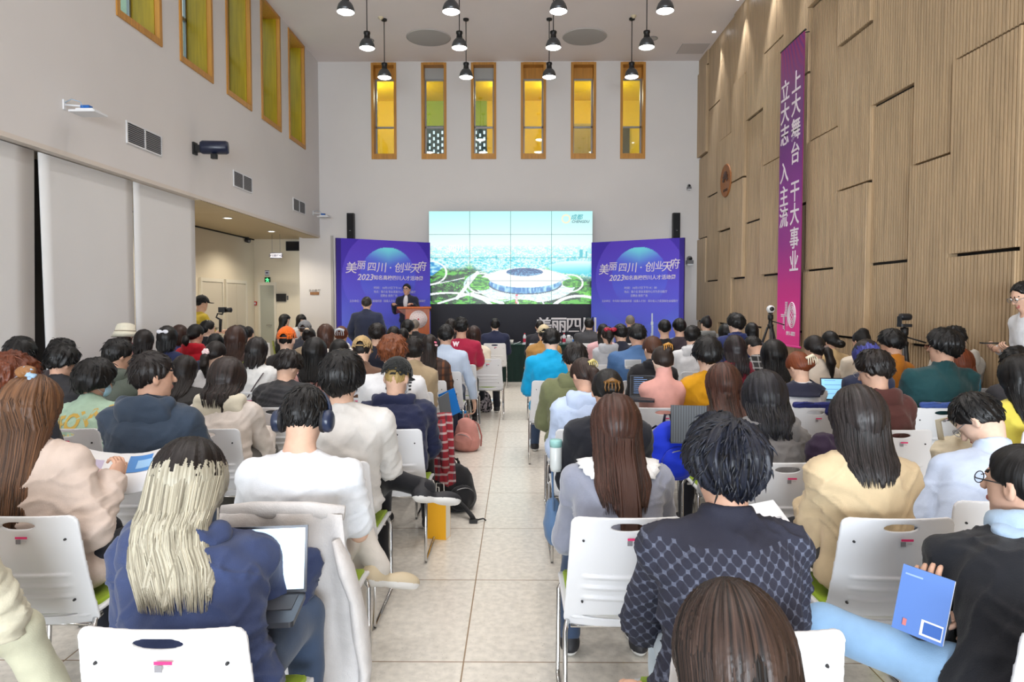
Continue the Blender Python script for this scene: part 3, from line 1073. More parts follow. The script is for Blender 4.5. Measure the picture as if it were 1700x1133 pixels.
def access_point(px, py, Y, s, lab):
    q = at_x(px, py, LEFT)
    r = thing('wall_antenna', lab, 'wireless antenna', (LEFT, Y, q.z), group='white wall antennas')
    obj('wall_plate', MB().box((0, -0.03 * s, -0.08 * s), (0.015, 0.03 * s, 0.08 * s)), WPLAST, r)
    obj('arm', MB().tube([(0.0, 0, 0), (0.34 * s, 0, -0.03 * s)], 0.016 * s), WPLAST, r)
    b = MB()
    b.box((0.20 * s, -0.2 * s, -0.16 * s), (0.62 * s, 0.16 * s, -0.13 * s)).box((0.27 * s, -0.13 * s, -0.13 * s), (0.55 * s, 0.1 * s, -0.09 * s))
    obj('panel', b, WPLAST, r)
    obj('clamp', MB().box((0.3 * s, -0.05 * s, -0.09 * s), (0.44 * s, 0.05 * s, -0.02 * s)), mat('blue_clamp', (24, 96, 176), 0.5), r)
    obj('cable', MB().tube([(0.02, -0.01, 0.03 * s), (0.15 * s, -0.02, 0.08 * s), (0.3 * s, -0.03, 0.03 * s), (0.34 * s, -0.03, -0.05 * s)], 0.006 * s, 6), mat('pale_blue_cable', (150, 180, 205), 0.5), r)


access_point(106, 174, 7.35, 0.66, 'white panel antenna on a bracket high on the left wall, nearest the viewer')
access_point(522, 355, 16.25, 0.66, 'small white panel antenna at the far left corner of the hall')

q = at_x(322, 247, LEFT)
r = thing('wall_projector', 'dark blue cylindrical loudspeaker on a bracket on the left wall', 'speaker', (LEFT, q.y, q.z))
obj('bracket', MB().box((0, -0.06, -0.09), (0.03, 0.06, 0.09)).box((0.03, -0.04, -0.05), (0.12, 0.04, 0.05)), BLACKM, r)
b = MB()
Rb = Matrix.Rotation(math.radians(88), 3, 'Y') @ Matrix.Rotation(math.radians(-14), 3, 'X')
b.lathe([(0.085, 0), (0.1, 0.03), (0.1, 0.36), (0.085, 0.39), (0.0005, 0.39)], 24, (0.1, 0, 0.02), R=Rb)
obj('housing', b, mat('navy_plastic', (26, 34, 58), 0.35), r)
obj('foot', MB().box((0.26, -0.03, -0.15), (0.34, 0.04, -0.08)), BLACKM, r)

# black column speakers on the back wall above the two backdrops
for px, n in ((582.5, 'left'), (1122.5, 'right')):
    p = at(px, 375, BACK - 0.12)
    r = thing('column_speaker', 'slim black column loudspeaker on the back wall behind the %s backdrop' % n, 'speaker', (p.x, BACK, 2.6), group='column loudspeakers')
    obj('cabinet', MB().rbox((-0.085, -0.2, 0), (0.085, -0.03, 1.15), 0.02), BLACKM, r)
    obj('grille', MB().box((-0.07, -0.206, 0.03), (0.07, -0.2, 1.12)), mat('speaker_cloth', (30, 30, 33), 0.9), r)
    obj('badge', MB().box((-0.02, -0.209, 0.72), (0.02, -0.206, 0.73)), ALU, r)
    obj('wall_bracket', MB().box((-0.04, -0.03, 0.3), (0.04, 0, 0.8)), BLACKM, r)

# small cameras at the right end of the back wall
for px, py, s, lab in ((1144.5, 311, 0.6, 'small white bullet camera high on the back wall'), (1144.5, 434, 1.0, 'grey pan and tilt camera on a shelf on the back wall')):
    p = at(px, py, BACK - 0.1)
    r = thing('wall_camera', lab, 'camera', (p.x, BACK, p.z))
    obj('bracket', MB().box((-0.07 * s, -0.2 * s, -0.1 * s), (0.07 * s, 0, -0.07 * s)).box((-0.03 * s, -0.03, -0.1 * s), (0.03 * s, 0, 0.1 * s)), WPLAST, r)
    obj('body', MB().rbox((-0.08 * s, -0.2 * s, -0.07 * s), (0.08 * s, -0.04 * s, 0.02 * s), 0.02 * s).ball((0, -0.12 * s, 0.06 * s), 0.07 * s), mat('camera_grey', (110, 110, 112), 0.4), r)
    obj('lens', MB().lathe([(0.035 * s, 0), (0.035 * s, 0.04 * s), (0.0005, 0.04 * s)], 16, (0, -0.17 * s, 0.06 * s), R=Matrix.Rotation(PI / 2, 3, 'X')), BLACKM, r)
p = at(410, 396, FAR_BACK - 0.5)
r = thing('dome_camera', 'small dark bullet camera under the corridor ceiling', 'camera', (p.x, p.y, SOFFIT - 0.02))
obj('mount', MB().lathe([(0.05, 0), (0.05, -0.03), (0.0005, -0.03)], 16, cap=False), BLACKM, r)
obj('body', MB().tube([(-0.12, 0.05, -0.05), (0.1, -0.12, -0.1)], 0.05, 14), mat('camera_dark', (52, 52, 52), 0.4), r)
obj('lens', MB().tube([(0.1, -0.12, -0.1), (0.112, -0.129, -0.103)], 0.035, 14), mat('lens_glass', (120, 120, 124), 0.2), r)

# carved wooden lotus emblem on the slatted wall
p = at_x(1204, 300, RIGHT - 0.12)
r = thing('wall_emblem', 'round carved wooden lotus emblem on the slatted wall', 'emblem', (RIGHT - 0.095, p.y, p.z))
Rl = Matrix.Rotation(-PI / 2, 3, 'Y')
obj('disc', MB().lathe([(0.33, -0.02), (0.345, 0.01), (0.33, 0.03), (0.31, 0.022), (0.0005, 0.022)], 48, R=Rl), mat('carved_wood', (156, 96, 44), 0.5, 'wood'), r)
pet = MB()
for k in range(8):
    a = math.radians(-78 + k * 22.3)
    L0, L1 = 0.05, 0.20 + 0.02 * math.cos(a)
    ring = []
    for t in np.linspace(0, 1, 9):
        ring.append((L0 + (L1 - L0) * t, 0.028 * math.sin(PI * t) ** 0.7))
    ring = ring + [(x, -y) for x, y in ring[::-1][1:-1]]
    v = [(-0.022, x * math.sin(a) + y * math.cos(a), -0.02 + x * math.cos(a) - y * math.sin(a)) for x, y in ring]
    v2 = [(-0.034, b_, c_) for _, b_, c_ in v]
    n = len(v)
    pet.add(v + v2, [tuple(range(n)), tuple(range(2 * n - 1, n - 1, -1))] + [(i, n + i, n + (i + 1) % n, (i + 1) % n) for i in range(n)])
obj('petals', pet, mat('dark_carving', (74, 38, 16), 0.5), r)
obj('lettering', text_mesh('lettering', 'HUAWEI', 0.07, mat('dark_carving', (74, 38, 16), 0.5), 0.002, 0.006), None, r, (-0.025, 0, -0.2), (0, 0, -PI / 2))

# corridor fittings
SIGNW = mat('sign_white', (196, 198, 210), 0.5)
NAVYT = mat('sign_navy', (40, 46, 84), 0.5)
p0, p1 = at(449, 420, 16.2), at(468, 429, 16.2)
r = thing('hanging_sign', 'white room sign hanging on two wires in the corridor', 'sign', ((p0.x + p1.x) / 2, 16.2, p1.z))
W = p1.x - p0.x
H = p0.z - p1.z
obj('board', MB().box((-W / 2, -0.01, 0), (W / 2, 0.01, H)), SIGNW, r)
obj('border', MB().box((-W / 2, -0.012, 0), (W / 2, 0.012, 0.012)).box((-W / 2, -0.012, H - 0.012), (W / 2, 0.012, H)), NAVYT, r)
obj('lettering', text_mesh('lettering', '多功能厅B区', 0.062, NAVYT, 0.001, 0.002), None, r, (0, -0.013, H / 2))
obj('wire', MB().tube([(-W * 0.35, 0, H), (-W * 0.35, 0, SOFFIT - 0.02 - p1.z)], 0.004, 5), ALU, r)
obj('wire', MB().tube([(W * 0.35, 0, H), (W * 0.35, 0, SOFFIT - 0.02 - p1.z)], 0.004, 5), ALU, r)
Yc = FAR_BACK
p = at(443.5, 453.5, Yc)
r = thing('door_sign', 'small white notice above the exit sign', 'sign', (p.x, Yc, p.z))
obj('board', MB().box((-0.055, -0.012, -0.065), (0.055, 0, 0.065)), SIGNW, r)
obj('border', MB().box((-0.055, -0.014, -0.065), (0.055, -0.012, -0.055)).box((-0.055, -0.014, 0.055), (0.055, -0.012, 0.065)).box((-0.03, -0.014, -0.01), (0.03, -0.012, 0.02)), NAVYT, r)
p = at(444.5, 465, Yc)
r = thing('exit_sign', 'lit green emergency exit sign above the corridor door', 'exit sign', (p.x, Yc, p.z))
obj('case', MB().box((-0.07, -0.03, -0.07), (0.07, 0, 0.07)), mat('sign_green_case', (16, 62, 36), 0.5), r)
man = MB().ball((0.0, -0.034, 0.035), (0.012, 0.004, 0.012)).tube([(0, -0.034, 0.02), (0.0, -0.034, -0.01)], 0.012, 8).tube([(-0.045, -0.034, 0.01), (0, -0.034, 0.015), (0.045, -0.034, 0.002)], 0.008, 8).tube([(0, -0.034, -0.01), (0.03, -0.034, -0.035), (0.025, -0.034, -0.055)], 0.008, 8).tube([(0, -0.034, -0.01), (-0.03, -0.034, -0.05)], 0.008, 8)
obj('running_figure', man, mat('exit_green', (90, 255, 150), 0.5, 'emit', power=1.6), r)
p = at(424, 504, Yc)
r = thing('fire_alarm', 'small red fire alarm call point beside the corridor door', 'fire alarm', (p.x, Yc, p.z))
obj('case', MB().rbox((-0.045, -0.035, -0.05), (0.045, 0, 0.05), 0.008), mat('alarm_red', (176, 26, 22), 0.5), r)
obj('plate', MB().box((-0.025, -0.038, -0.025), (0.025, -0.035, 0.025)), SIGNW, r)
p = at(467.5, 494.5, Yc)
r = thing('wall_monitor', 'small black wall monitor beside the corridor door', 'monitor', (p.x, Yc, p.z))
obj('case', MB().box((-0.12, -0.05, -0.1), (0.12, 0, 0.1)), BLACKM, r)
obj('screen', MB().box((-0.108, -0.053, -0.088), (0.108, -0.05, 0.088)), mat('dark_screen', (26, 28, 34), 0.15), r)
obj('side_reader', MB().box((0.14, -0.03, -0.06), (0.175, 0, 0.05)), mat('reader_grey', (80, 80, 84), 0.5), r)
p0, p1 = at(476, 401, Yc - 0.1), at(502, 416.5, Yc - 0.1)
r = thing('wall_display', 'black display panel under the corridor ceiling', 'monitor', ((p0.x + p1.x) / 2, Yc, p1.z))
W, H = p1.x - p0.x + 0.25, p0.z - p1.z
obj('case', MB().box((-W / 2 + 0.1, -0.1, 0), (W / 2 + 0.1, -0.04, H)), BLACKM, r)
obj('screen', MB().box((-W / 2 + 0.115, -0.103, 0.015), (W / 2 + 0.085, -0.1, H - 0.015)), mat('dark_screen', (26, 28, 34), 0.15), r)
obj('wall_bracket', MB().box((0, -0.04, H * 0.3), (0.2, 0, H * 0.7)), BLACKM, r)
p = at(522.5, 487.5, BACK)
r = thing('room_plaque', 'small wooden room name plaque on the white pillar', 'sign', (p.x, BACK, p.z))
obj('board', MB().box((-0.11, -0.018, -0.035), (0.11, 0, 0.035)), mat('plaque_wood', (150, 104, 62), 0.5, 'wood'), r)
obj('lettering', text_mesh('lettering', '多功能厅', 0.075, mat('lettering_grey', (150, 140, 128), 0.5), 0.0, 0.006), None, r, (0, -0.004, 0.07))
# ================================================================== stage: video wall, backdrops, banner, lectern, table
def mixc(a, b, t):
    a, b = np.array(a, float), np.array(b, float)
    if a.ndim == 1:
        a = a[None]
    if b.ndim == 1:
        b = b[None]
    t = np.clip(t, 0, 1)[:, None]
    return a * (1 - t) + b * t


def sstep(a, b, x):
    t = np.clip((x - a) / (b - a), 0, 1)
    return t * t * (3 - 2 * t)


def aerial(u, v):
    """an aerial view of a round white stadium among parks, roads and a hazy city"""
    x = 68 + 1532 * u
    y = 65 + 870 * (1 - v)
    z0 = np.zeros_like(x)
    n1 = vnoise(x / 26, y / 11, z0)
    n2 = vnoise(x / 9, y / 5, z0 + 3)
    n3 = vnoise(x / 90, y / 34, z0 + 7)
    c = mixc((186, 252, 250), (240, 255, 255), (y - 65) / 330)
    c = mixc(c, mixc((150, 240, 246), (250, 252, 240), n2 * 1.2 + 0.5 + 0.5 * n1), sstep(370, 430, y) * 0.85)
    c = mixc(c, mixc((60, 205, 222), (228, 255, 252), n2 * 0.9 + n1 * 0.5 + 0.62), sstep(470, 520, y))
    tower = (np.abs(x - 1495) < 16) & (y > 425) & (y < 500) | (np.abs(x - 1545) < 9) & (y > 440) & (y < 500) | (np.abs(x - 700) < 9) & (y > 478) & (y < 515)
    c = np.where(tower[:, None], (90, 200, 214), c)
    # trees and lawns
    gz = sstep(560, 640, y + 30 * n3 - np.where(x > 560, 40, 0) + np.where(x > 1300, -50, 0))
    lawn = mixc((16, 52, 20), (96, 196, 62), n3 * 1.3 + n1 * 0.8 + n2 * 0.5 + 0.35 + 0.4 * sstep(850, 935, y))
    c = mixc(c, lawn, gz)
    # water to the right and on the left
    wat = ((x - 1450) / 260) ** 2 + ((y - 590) / 62) ** 2 < 1
    c = np.where(wat[:, None], mixc((222, 255, 252), (70, 214, 230), (y - 545) / 110), c)
    wl = (x < 240) & (y > 520) & (y < 670) & (y > 520 + 0.2 * x) & (y < 690 - 0.75 * (x - 68))
    c = np.where(wl[:, None], mixc((40, 150, 215), (190, 240, 250), n1 + 0.5), c)

    def road(cx, cy, rx, ry, w, col=(246, 254, 252)):
        nonlocal c
        d = np.abs(np.sqrt(((x - cx) / rx) ** 2 + ((y - cy) / ry) ** 2) - 1) * min(rx, ry)
        c = np.where((d < w)[:, None], col, c)
    # paved ring round the stadium
    pl = ((x - 970) / 470) ** 2 + ((y - 760) / 165) ** 2 < 1
    c = np.where(pl[:, None], mixc((196, 226, 224), (252, 255, 252), n2 + n1 + 0.6), c)
    lw = (((x - 560) / 105) ** 2 + ((y - 745) / 62) ** 2 < 1) | (((x - 1400) / 80) ** 2 + ((y - 740) / 40) ** 2 < 1) | (((x - 850) / 240) ** 2 + ((y - 925) / 34) ** 2 < 1) | (((x - 1560) / 70) ** 2 + ((y - 830) / 60) ** 2 < 1)
    c = np.where(lw[:, None], mixc((44, 120, 30), (120, 220, 70), n1 + n2 * 0.6 + 0.5), c)
    dk = ((x - 230) / 190) ** 2 + ((y - 800) / 110) ** 2 < 1
    c = np.where(dk[:, None] & (n2 < 0.25)[:, None], mixc((10, 30, 16), (40, 90, 30), n1 + 0.4), c)
    road(560, 740, 130, 92, 7)
    road(700, 760, 300, 150, 5, (206, 236, 236))
    road(1390, 740, 120, 80, 6)
    road(250, 1000, 420, 170, 9)
    road(60, 640, 170, 110, 6)
    road(1480, 1010, 260, 150, 12)
    for (xa, ya, xb, yb, w) in ((330, 880, 520, 640, 16), (68, 760, 400, 690, 4), (150, 930, 480, 830, 9), (470, 840, 760, 930, 14), (880, 880, 905, 935, 10), (1110, 865, 1145, 935, 7), (640, 780, 800, 850, 6)):
        t = np.clip(((x - xa) * (xb - xa) + (y - ya) * (yb - ya)) / ((xb - xa) ** 2 + (yb - ya) ** 2), 0, 1)
        d = np.hypot(x - xa - t * (xb - xa), y - ya - t * (yb - ya))
        c = np.where((d < w)[:, None], mixc((226, 244, 242), (255, 255, 255), n2 + 0.5), c)
    # stadium: glazed drum, white roof, dark opening
    drum = (((x - 970) / 338) ** 2 + ((y - 738) / 98) ** 2 < 1)
    c = np.where((((x - 970) / 345) ** 2 + ((y - 748) / 98) ** 2 < 1)[:, None], (60, 84, 110), c)
    c = np.where(drum[:, None], mixc((40, 120, 190), (176, 226, 246), vnoise(x / 14, y / 40, z0) * 0.8 + 0.3 + sstep(1000, 1320, x) * 0.3), c)
    roof = ((x - 970) / 345) ** 2 + ((y - 690) / 92) ** 2 < 1
    c = np.where(roof[:, None], mixc((255, 255, 255), (226, 246, 252), (y - 700) / 90), c)
    hole = ((x - 965) / 172) ** 2 + ((y - 635) / 38) ** 2 < 1
    c = np.where(hole[:, None], mixc((28, 72, 130), (120, 180, 220), n2 * 0.9 + (y - 620) / 60), c)
    red = (np.abs(x - 890) < 12) & (y > 845) & (y < 930) & (n2 > -0.2)
    c = np.where(red[:, None], (238, 70, 100), c)
    ring = np.abs(np.hypot((x - 1352), (y - 137)) - 36) < 7
    c = np.where(ring[:, None], (250, 240, 206), c)
    return c / 255.0


SCR_Y = 16.45
a, b = at(712, 351, SCR_Y), at(983, 505, SCR_Y)
SW, SH = b.x - a.x, a.z - b.z
vw = thing('video_wall', 'large lit video wall of sixteen panels showing an aerial stadium view', 'screen', ((a.x + b.x) / 2, SCR_Y, b.z))
obj('picture', painted('picture', SW, SH, 400, 228, aerial, 0.25, BLACKM, power=0.86, rough=0.3), None, vw)
bz = MB()
for k in (1, 2, 3):
    bz.box((-SW / 2 + SW * k / 4 - 0.005, -0.004, 0), (-SW / 2 + SW * k / 4 + 0.005, 0, SH))
    bz.box((-SW / 2, -0.004, SH * k / 4 - 0.004), (SW / 2, 0, SH * k / 4 + 0.004))
obj('bezel', bz, mat('teal_bezel', (70, 150, 150), 0.4), vw)
LOGOT = mat('logo_teal', (64, 150, 160), 0.5, 'emit', power=0.7)
obj('caption', text_mesh('caption', '成都', 0.14, LOGOT, 0.002, 0.002, shear=0.2), None, vw, (SW * 0.405, -0.006, SH * 0.936))
obj('caption', text_mesh('caption', 'CHENGDU', 0.085, mat('logo_grey', (70, 110, 120), 0.5, 'emit', power=0.6), 0.002, 0.002, shear=0.25), None, vw, (SW * 0.428, -0.006, SH * 0.888))
obj('caption', text_mesh('caption', '四川', 0.2, mat('caption_pale', (232, 250, 240), 0.5, 'emit', power=0.9), 0.0, 0.002), None, vw, (-SW * 0.33, -0.006, SH * 0.60))

base = thing('display_base', 'dark navy cabinet wall carrying the video wall', 'cabinet', ((a.x + b.x) / 2, SCR_Y, STAGE_Z))
obj('front_panel', MB().box((-SW / 2, 0.0, 0), (SW / 2, 0.03, b.z - STAGE_Z - 0.002)), mat('dark_navy_panel', (36, 37, 48), 0.6), base)
obj('carcass', MB().box((-SW / 2, 0.03, 0), (SW / 2, 0.3, b.z - STAGE_Z - 0.002)), BLACKM, base)
WLET = mat('white_letters', (232, 226, 228), 0.5)
# free standing white letters in front of the cabinet
ls = thing('letter_sign', 'white cut-out Chinese letters standing in front of the dark screen cabinet', 'sign', (at(940, 540, 15.0).x, 15.0, STAGE_Z))
for i, ch in enumerate('美丽四川'):
    px = 903 + i * 24.8
    p = at(px, 540, 15.0)
    obj('letter', text_mesh('letter', ch, 0.36, WLET, 0.006, 0.05), None, ls, (p.x - ls.location.x, 0, p.z - STAGE_Z), None)
obj('letter', text_mesh('letter', '2023', 0.32, WLET, 0.004, 0.05), None, ls, (0, 0, at(940, 566, 15.0).z - STAGE_Z))
obj('rail', MB().box((-0.7, -0.03, 0), (0.7, 0.04, 0.05)).box((-0.6, 0.0, 0.05), (-0.57, 0.03, 1.02)).box((0.57, 0.0, 0.05), (0.6, 0.03, 1.02)), mat('dark_navy_panel', (36, 37, 48), 0.6), ls)


def backdrop(name, A, B, label, mirror):
    """an angled printed board between its outer foot A and inner foot B"""
    w = math.hypot(B[0] - A[0], B[1] - A[1])
    h = 2.75
    lo, hi = (A, B) if A[0] < B[0] else (B, A)
    ang = math.atan2(hi[1] - lo[1], hi[0] - lo[0])
    r = thing(name, label, 'backdrop board', ((A[0] + B[0]) / 2, (A[1] + B[1]) / 2, STAGE_Z), ang, 'printed backdrop boards')

    def art(u, v):
        x, d = u * w, (1 - v) * h
        cx, cd = w * 0.535, 0.84
        c = mixc((56, 34, 148), (98, 116, 222), sstep(0.0, 1.0, d / h * 1.15))
        rr = np.hypot(x - cx, d - cd)
        c = mixc(c, mixc((84, 58, 176), (92, 100, 212), d / 2.0), (rr < 1.09) * 0.75)
        t = (d - cd + 0.68) / 1.36
        inner = mixc(mixc((104, 196, 210), (78, 82, 196), sstep(0.0, 0.42, t + 0.25 * np.abs(x - cx))), (98, 132, 222), sstep(0.5, 1.0, t))
        c = mixc(c, inner, (rr < 0.68) * sstep(1.30, 0.7, d - 0.15) * 1.0)
        e = x if not mirror else w - x
        c = np.where((e < 0.10)[:, None], c * (0.62, 0.5, 0.72), c)
        tw = x - w * 0.68
        sk = (np.abs(tw) < 0.012) & (d > 1.66) | (np.abs(tw) < 0.03) & (np.abs(d - 1.88) < 0.035) | (np.abs(tw) < 0.02 + 0.05 * (d - 2.0)) & (d > 1.9)
        hill = d > 2.36 - 0.1 * vnoise(x * 4, x * 0 + 1.5, x * 0) - 0.12 * ((vnoise(x * 22, x * 0, x * 0 + 9)) > 0.2)
        c = np.where((sk | hill)[:, None], mixc((150, 165, 238), (206, 214, 250), v * 3), c)
        return np.minimum(c * 1.18, 250) / 255.0
    obj('printed_face', painted('printed_face', w, h, 160, 190, art, 0.06, mat('board_edge', (58, 40, 120), 0.6)), None, r)
    W1 = mat('print_white', (238, 228, 232), 0.5)
    W2 = mat('print_pale', (216, 214, 240), 0.5)
    X0 = w * 0.535 - w / 2
    rows = [('title', '美', -0.88, 0.30, 0.27), ('title', '丽', -0.64, 0.36, 0.21), ('title', '四', -0.40, 0.33, 0.22), ('title', '川', -0.17, 0.32, 0.25), ('title', '·', 0.05, 0.32, 0.26),
            ('title', '创', 0.27, 0.33, 0.24), ('title', '业', 0.48, 0.36, 0.20), ('title', '天', 0.66, 0.32, 0.25), ('title', '府', 0.84, 0.38, 0.24)]
    for nm, ch, dx, up, s in rows:
        obj('title_character', text_mesh(nm, ch, s, W1, 0.001, 0.004, shear=0.12), None, r, (X0 + dx, -0.004, h - 0.94 + up * 1.0))
    obj('year', text_mesh('year', '2023', 0.19, W1, 0.002, 0.004, shear=0.25), None, r, (X0 - 0.555, -0.004, h - 0.845))
    obj('subtitle', text_mesh('subtitle', '知名高校四川人才活动周', 0.112, W1, 0.0012, 0.004), None, r, (X0 + 0.25, -0.004, h - 0.85))
    obj('details', text_mesh('details', '时间：10月17日下午14：00', 0.066, W2, 0.0, 0.003, 'LEFT'), None, r, (X0 - 0.36, -0.004, h - 1.08))
    obj('details', text_mesh('details', '地点：推介会 职业发展中心华为多功能厅', 0.066, W2, 0.0, 0.003, 'LEFT', sx=0.86), None, r, (X0 - 0.36, -0.004, h - 1.17))
    obj('details', text_mesh('details', '招聘会 桃李广场', 0.066, W2, 0.0, 0.003, 'LEFT', sx=0.86), None, r, (X0 - 0.20, -0.004, h - 1.26))
    obj('details', text_mesh('details', '主办单位：中共四川省委组织部（省委人才办） 四川省人力资源和社会保障厅', 0.066, W2, 0.0, 0.003, sx=0.82), None, r, (X0, -0.004, h - 1.38))
    st = MB()
    for sx in (-0.8, 0.8):
        st.box((sx - 0.02, 0.06, 0), (sx + 0.02, 0.36, 0.03)).tube([(sx, 0.07, 1.6), (sx, 0.34, 0.03)], 0.014, 6)
    obj('brace', st, ALU, r)
    return r


A = at(558, 395, 14.95)
B = at(714, 404, 16.2)
backdrop('backdrop_board', (A.x, A.y), (B.x, B.y), 'violet printed backdrop board behind the wooden lectern', False)
A2 = at(1136, 393, 14.95)
B2 = at(982, 403, 16.2)
backdrop('backdrop_board', (A2.x, A2.y), (B2.x, B2.y), 'violet printed backdrop board between the video wall and slatted wall', True)

# long magenta banner hung on the slatted wall
BX = RIGHT - 0.17
p0, p1 = at_x(1297, 80, BX), at_x(1335.5, 50, BX)
zt, zb = p1.z, at_x(1331, 578, BX).z
bw, bh = p0.y - p1.y, zt - zb
bn = thing('hanging_banner', 'tall magenta and purple banner with white Chinese slogan on the slatted wall', 'banner', (BX, (p0.y + p1.y) / 2, zb), -PI / 2)


def bart(u, v):
    stops = [0, 0.05, 0.15, 0.3, 0.5, 0.66, 0.8, 0.93, 1.0]
    cols = np.array([(158, 28, 116), (150, 24, 112), (112, 22, 120), (104, 24, 128), (138, 32, 146), (158, 36, 140), (204, 42, 136), (238, 50, 146), (240, 60, 150)], float)
    d = 1 - v
    c = np.stack([np.interp(d, stops, cols[:, k]) for k in range(3)], 1)
    y = d * bh
    wv = np.sin(60 * (np.hypot((u - 1.25) * bw, y + 0.1)) + 2.0 * np.sin(9 * y))
    c = mixc(c, (78, 30, 150), (wv > 0.1) * 0.55 * sstep(0.75, 0.1, y) * sstep(-0.1, 0.5, u + 0.3 - y * 0.3))
    c = mixc(c, (255, 100, 175), (np.sin(u * 130) > 0.3) * 0.35 * sstep(0.86, 0.93, d) * (d < 0.965))
    return c / 255.0


obj('cloth', painted('cloth', bw, bh, 70, 320, bart, 0.012, mat('banner_back', (150, 30, 110), 0.7)), None, bn)
obj('rod', MB().tube([(-bw / 2 - 0.03, 0.006, bh), (bw / 2 + 0.03, 0.006, bh)], 0.014, 10), BLACKM, bn)
obj('rod', MB().tube([(-bw / 2 - 0.03, 0.006, 0), (bw / 2 + 0.03, 0.006, 0)], 0.018, 10), mat('banner_rod', (226, 60, 150), 0.4), bn)
obj('hanger', MB().tube([(-bw / 2 + 0.1, 0.02, bh), (-bw / 2 + 0.1, 0.13, bh + 0.02)], 0.008, 6).tube([(bw / 2 - 0.1, 0.02, bh), (bw / 2 - 0.1, 0.13, bh + 0.02)], 0.008, 6), BLACKM, bn)
BT = mat('banner_white', (240, 228, 238), 0.5)
for chars, px, ys in (('上大舞台干大事业', 1322.5, (134, 173, 214, 253, 318, 355, 395, 433)), ('立大志入主流', 1304.5, (150, 188, 224, 287, 325.5, 361))):
    for ch, py in zip(chars, ys):
        q = at_x(px - (py - 130) * 0.014, py, BX)
        lx = -(q.y - bn.location.y)
        obj('slogan_character', text_mesh('slogan_character', ch, 0.355, BT, 0.004, 0.004), None, bn, (lx, -0.004, q.z - zb))
# the anniversary mark: two striped ones and a ringed zero
q = at_x(1306, 525, BX)
mk = MB()
for k in range(9):
    mk.box((-0.30 + 0.006 * k, -0.005, 0.43 - 0.06 - k * 0.027), (-0.13 + 0.0 * k, -0.003, 0.43 - 0.045 - k * 0.027)) if k < 2 else mk.box((-0.21, -0.005, 0.43 - 0.06 - k * 0.027), (-0.13, -0.003, 0.43 - 0.045 - k * 0.027))
    mk.box((-0.13, -0.005, 0.57 - k * 0.027), (-0.03, -0.003, 0.585 - k * 0.027))
mk.box((-0.045, -0.005, 0.2), (-0.03, -0.003, 0.58)).box((-0.145, -0.005, 0.13), (-0.13, -0.003, 0.43))
for rr, n in ((0.98, 40), (0.84, 36), (0.7, 32), (0.54, 28)):
    pts = [(0.14 + 0.15 * rr * math.cos(t), -0.004, 0.38 + 0.2 * rr * math.sin(t)) for t in np.linspace(0, 2 * PI, n + 1)]
    mk.tube(pts, 0.006 if rr < 0.9 else 0.009, 4)
for k in range(4):
    pts = [(0.14 + 0.035 * math.cos(t), -0.004, 0.27 + k * 0.073 + 0.03 * math.sin(t)) for t in np.linspace(0, 2 * PI, 15)]
    mk.tube(pts, 0.005, 4)
obj('anniversary_mark', mk, BT, bn, (0.02, 0, q.z - zb - 0.36))
obj('dates', text_mesh('dates', '1911-2021', 0.085, BT, 0.002, 0.004), None, bn, (0.12, -0.004, at_x(1312, 554, BX).z - zb))

# lectern
p = at(689, 540, 14.75)
WOODL = mat('orange_wood', (190, 92, 34), 0.35, 'wood')
lec = thing('lectern', 'orange brown wooden lectern with a round white emblem on stage', 'lectern', (p.x + 0.03, 14.75, STAGE_Z), math.radians(12))
LH = 1.22
obj('front_panel', MB().box((-0.24, -0.2, 0.06), (0.27, -0.17, LH - 0.02)), WOODL, lec)
obj('side_panel', MB().box((-0.24, -0.17, 0.06), (-0.21, 0.2, LH - 0.02)), WOODL, lec)
obj('side_panel', MB().box((0.24, -0.17, 0.06), (0.27, 0.2, LH - 0.02)), WOODL, lec)
obj('plinth', MB().box((-0.28, -0.24, 0), (0.31, 0.24, 0.06)), mat('dark_orange_wood', (132, 58, 22), 0.4, 'wood'), lec)
Rt = Matrix.Rotation(math.radians(-12), 3, 'X')
obj('desk_top', MB().box((-0.42, -0.25, LH - 0.01), (0.30, 0.27, LH + 0.03), R=Rt, c=(0, -0.25, LH)), WOODL, lec)
obj('desk_wing', MB().prism([(-0.42, LH - 0.02), (-0.24, LH - 0.16), (-0.24, LH - 0.02)], -0.2, 0.2, axis=1), mat('dark_orange_wood', (132, 58, 22), 0.4, 'wood'), lec)
em = MB().lathe([(0.19, 0.0), (0.19, 0.012), (0.0005, 0.014)], 40, (0.03, -0.2, LH - 0.24), R=Matrix.Rotation(PI / 2, 3, 'X'))
e = obj('emblem', em, mat('emblem_white', (240, 226, 226), 0.5), lec)
dots = MB()
for rr, n in ((0.15, 18), (0.10, 13), (0.055, 8)):
    for k in range(n):
        t = 2 * PI * k / n + rr * 30
        dots.ball((0.03 + rr * math.cos(t), -0.215, LH - 0.24 + rr * math.sin(t)), (0.0055, 0.003, 0.0055), 6, 4)
dots.ball((0.03, -0.215, LH - 0.24), (0.02, 0.004, 0.02), 10, 6)
obj('emblem_dots', dots, mat('emblem_red', (214, 70, 90), 0.5), e)
mic = MB().tube([(0.02, 0.0, LH + 0.02), (0.02, -0.02, LH + 0.13), (0.02, 0.06, LH + 0.2)], 0.005, 6).tube([(0.02, 0.06, LH + 0.2), (0.02, 0.09, LH + 0.225)], 0.011, 8)
r = obj('microphone', mic, BLACKM)
r.location = lec.location
r.rotation_euler = lec.rotation_euler
tag(r, 'thin black gooseneck microphone on the wooden lectern', 'microphone')
r = obj('phone', MB().box((0.14, -0.06, LH + 0.048), (0.28, 0.03, LH + 0.075), R=Rt, c=(0, -0.25, LH)), BLACKM)
r.location = lec.location
r.rotation_euler = lec.rotation_euler
tag(r, 'black box of cables lying on the lectern top', 'device')

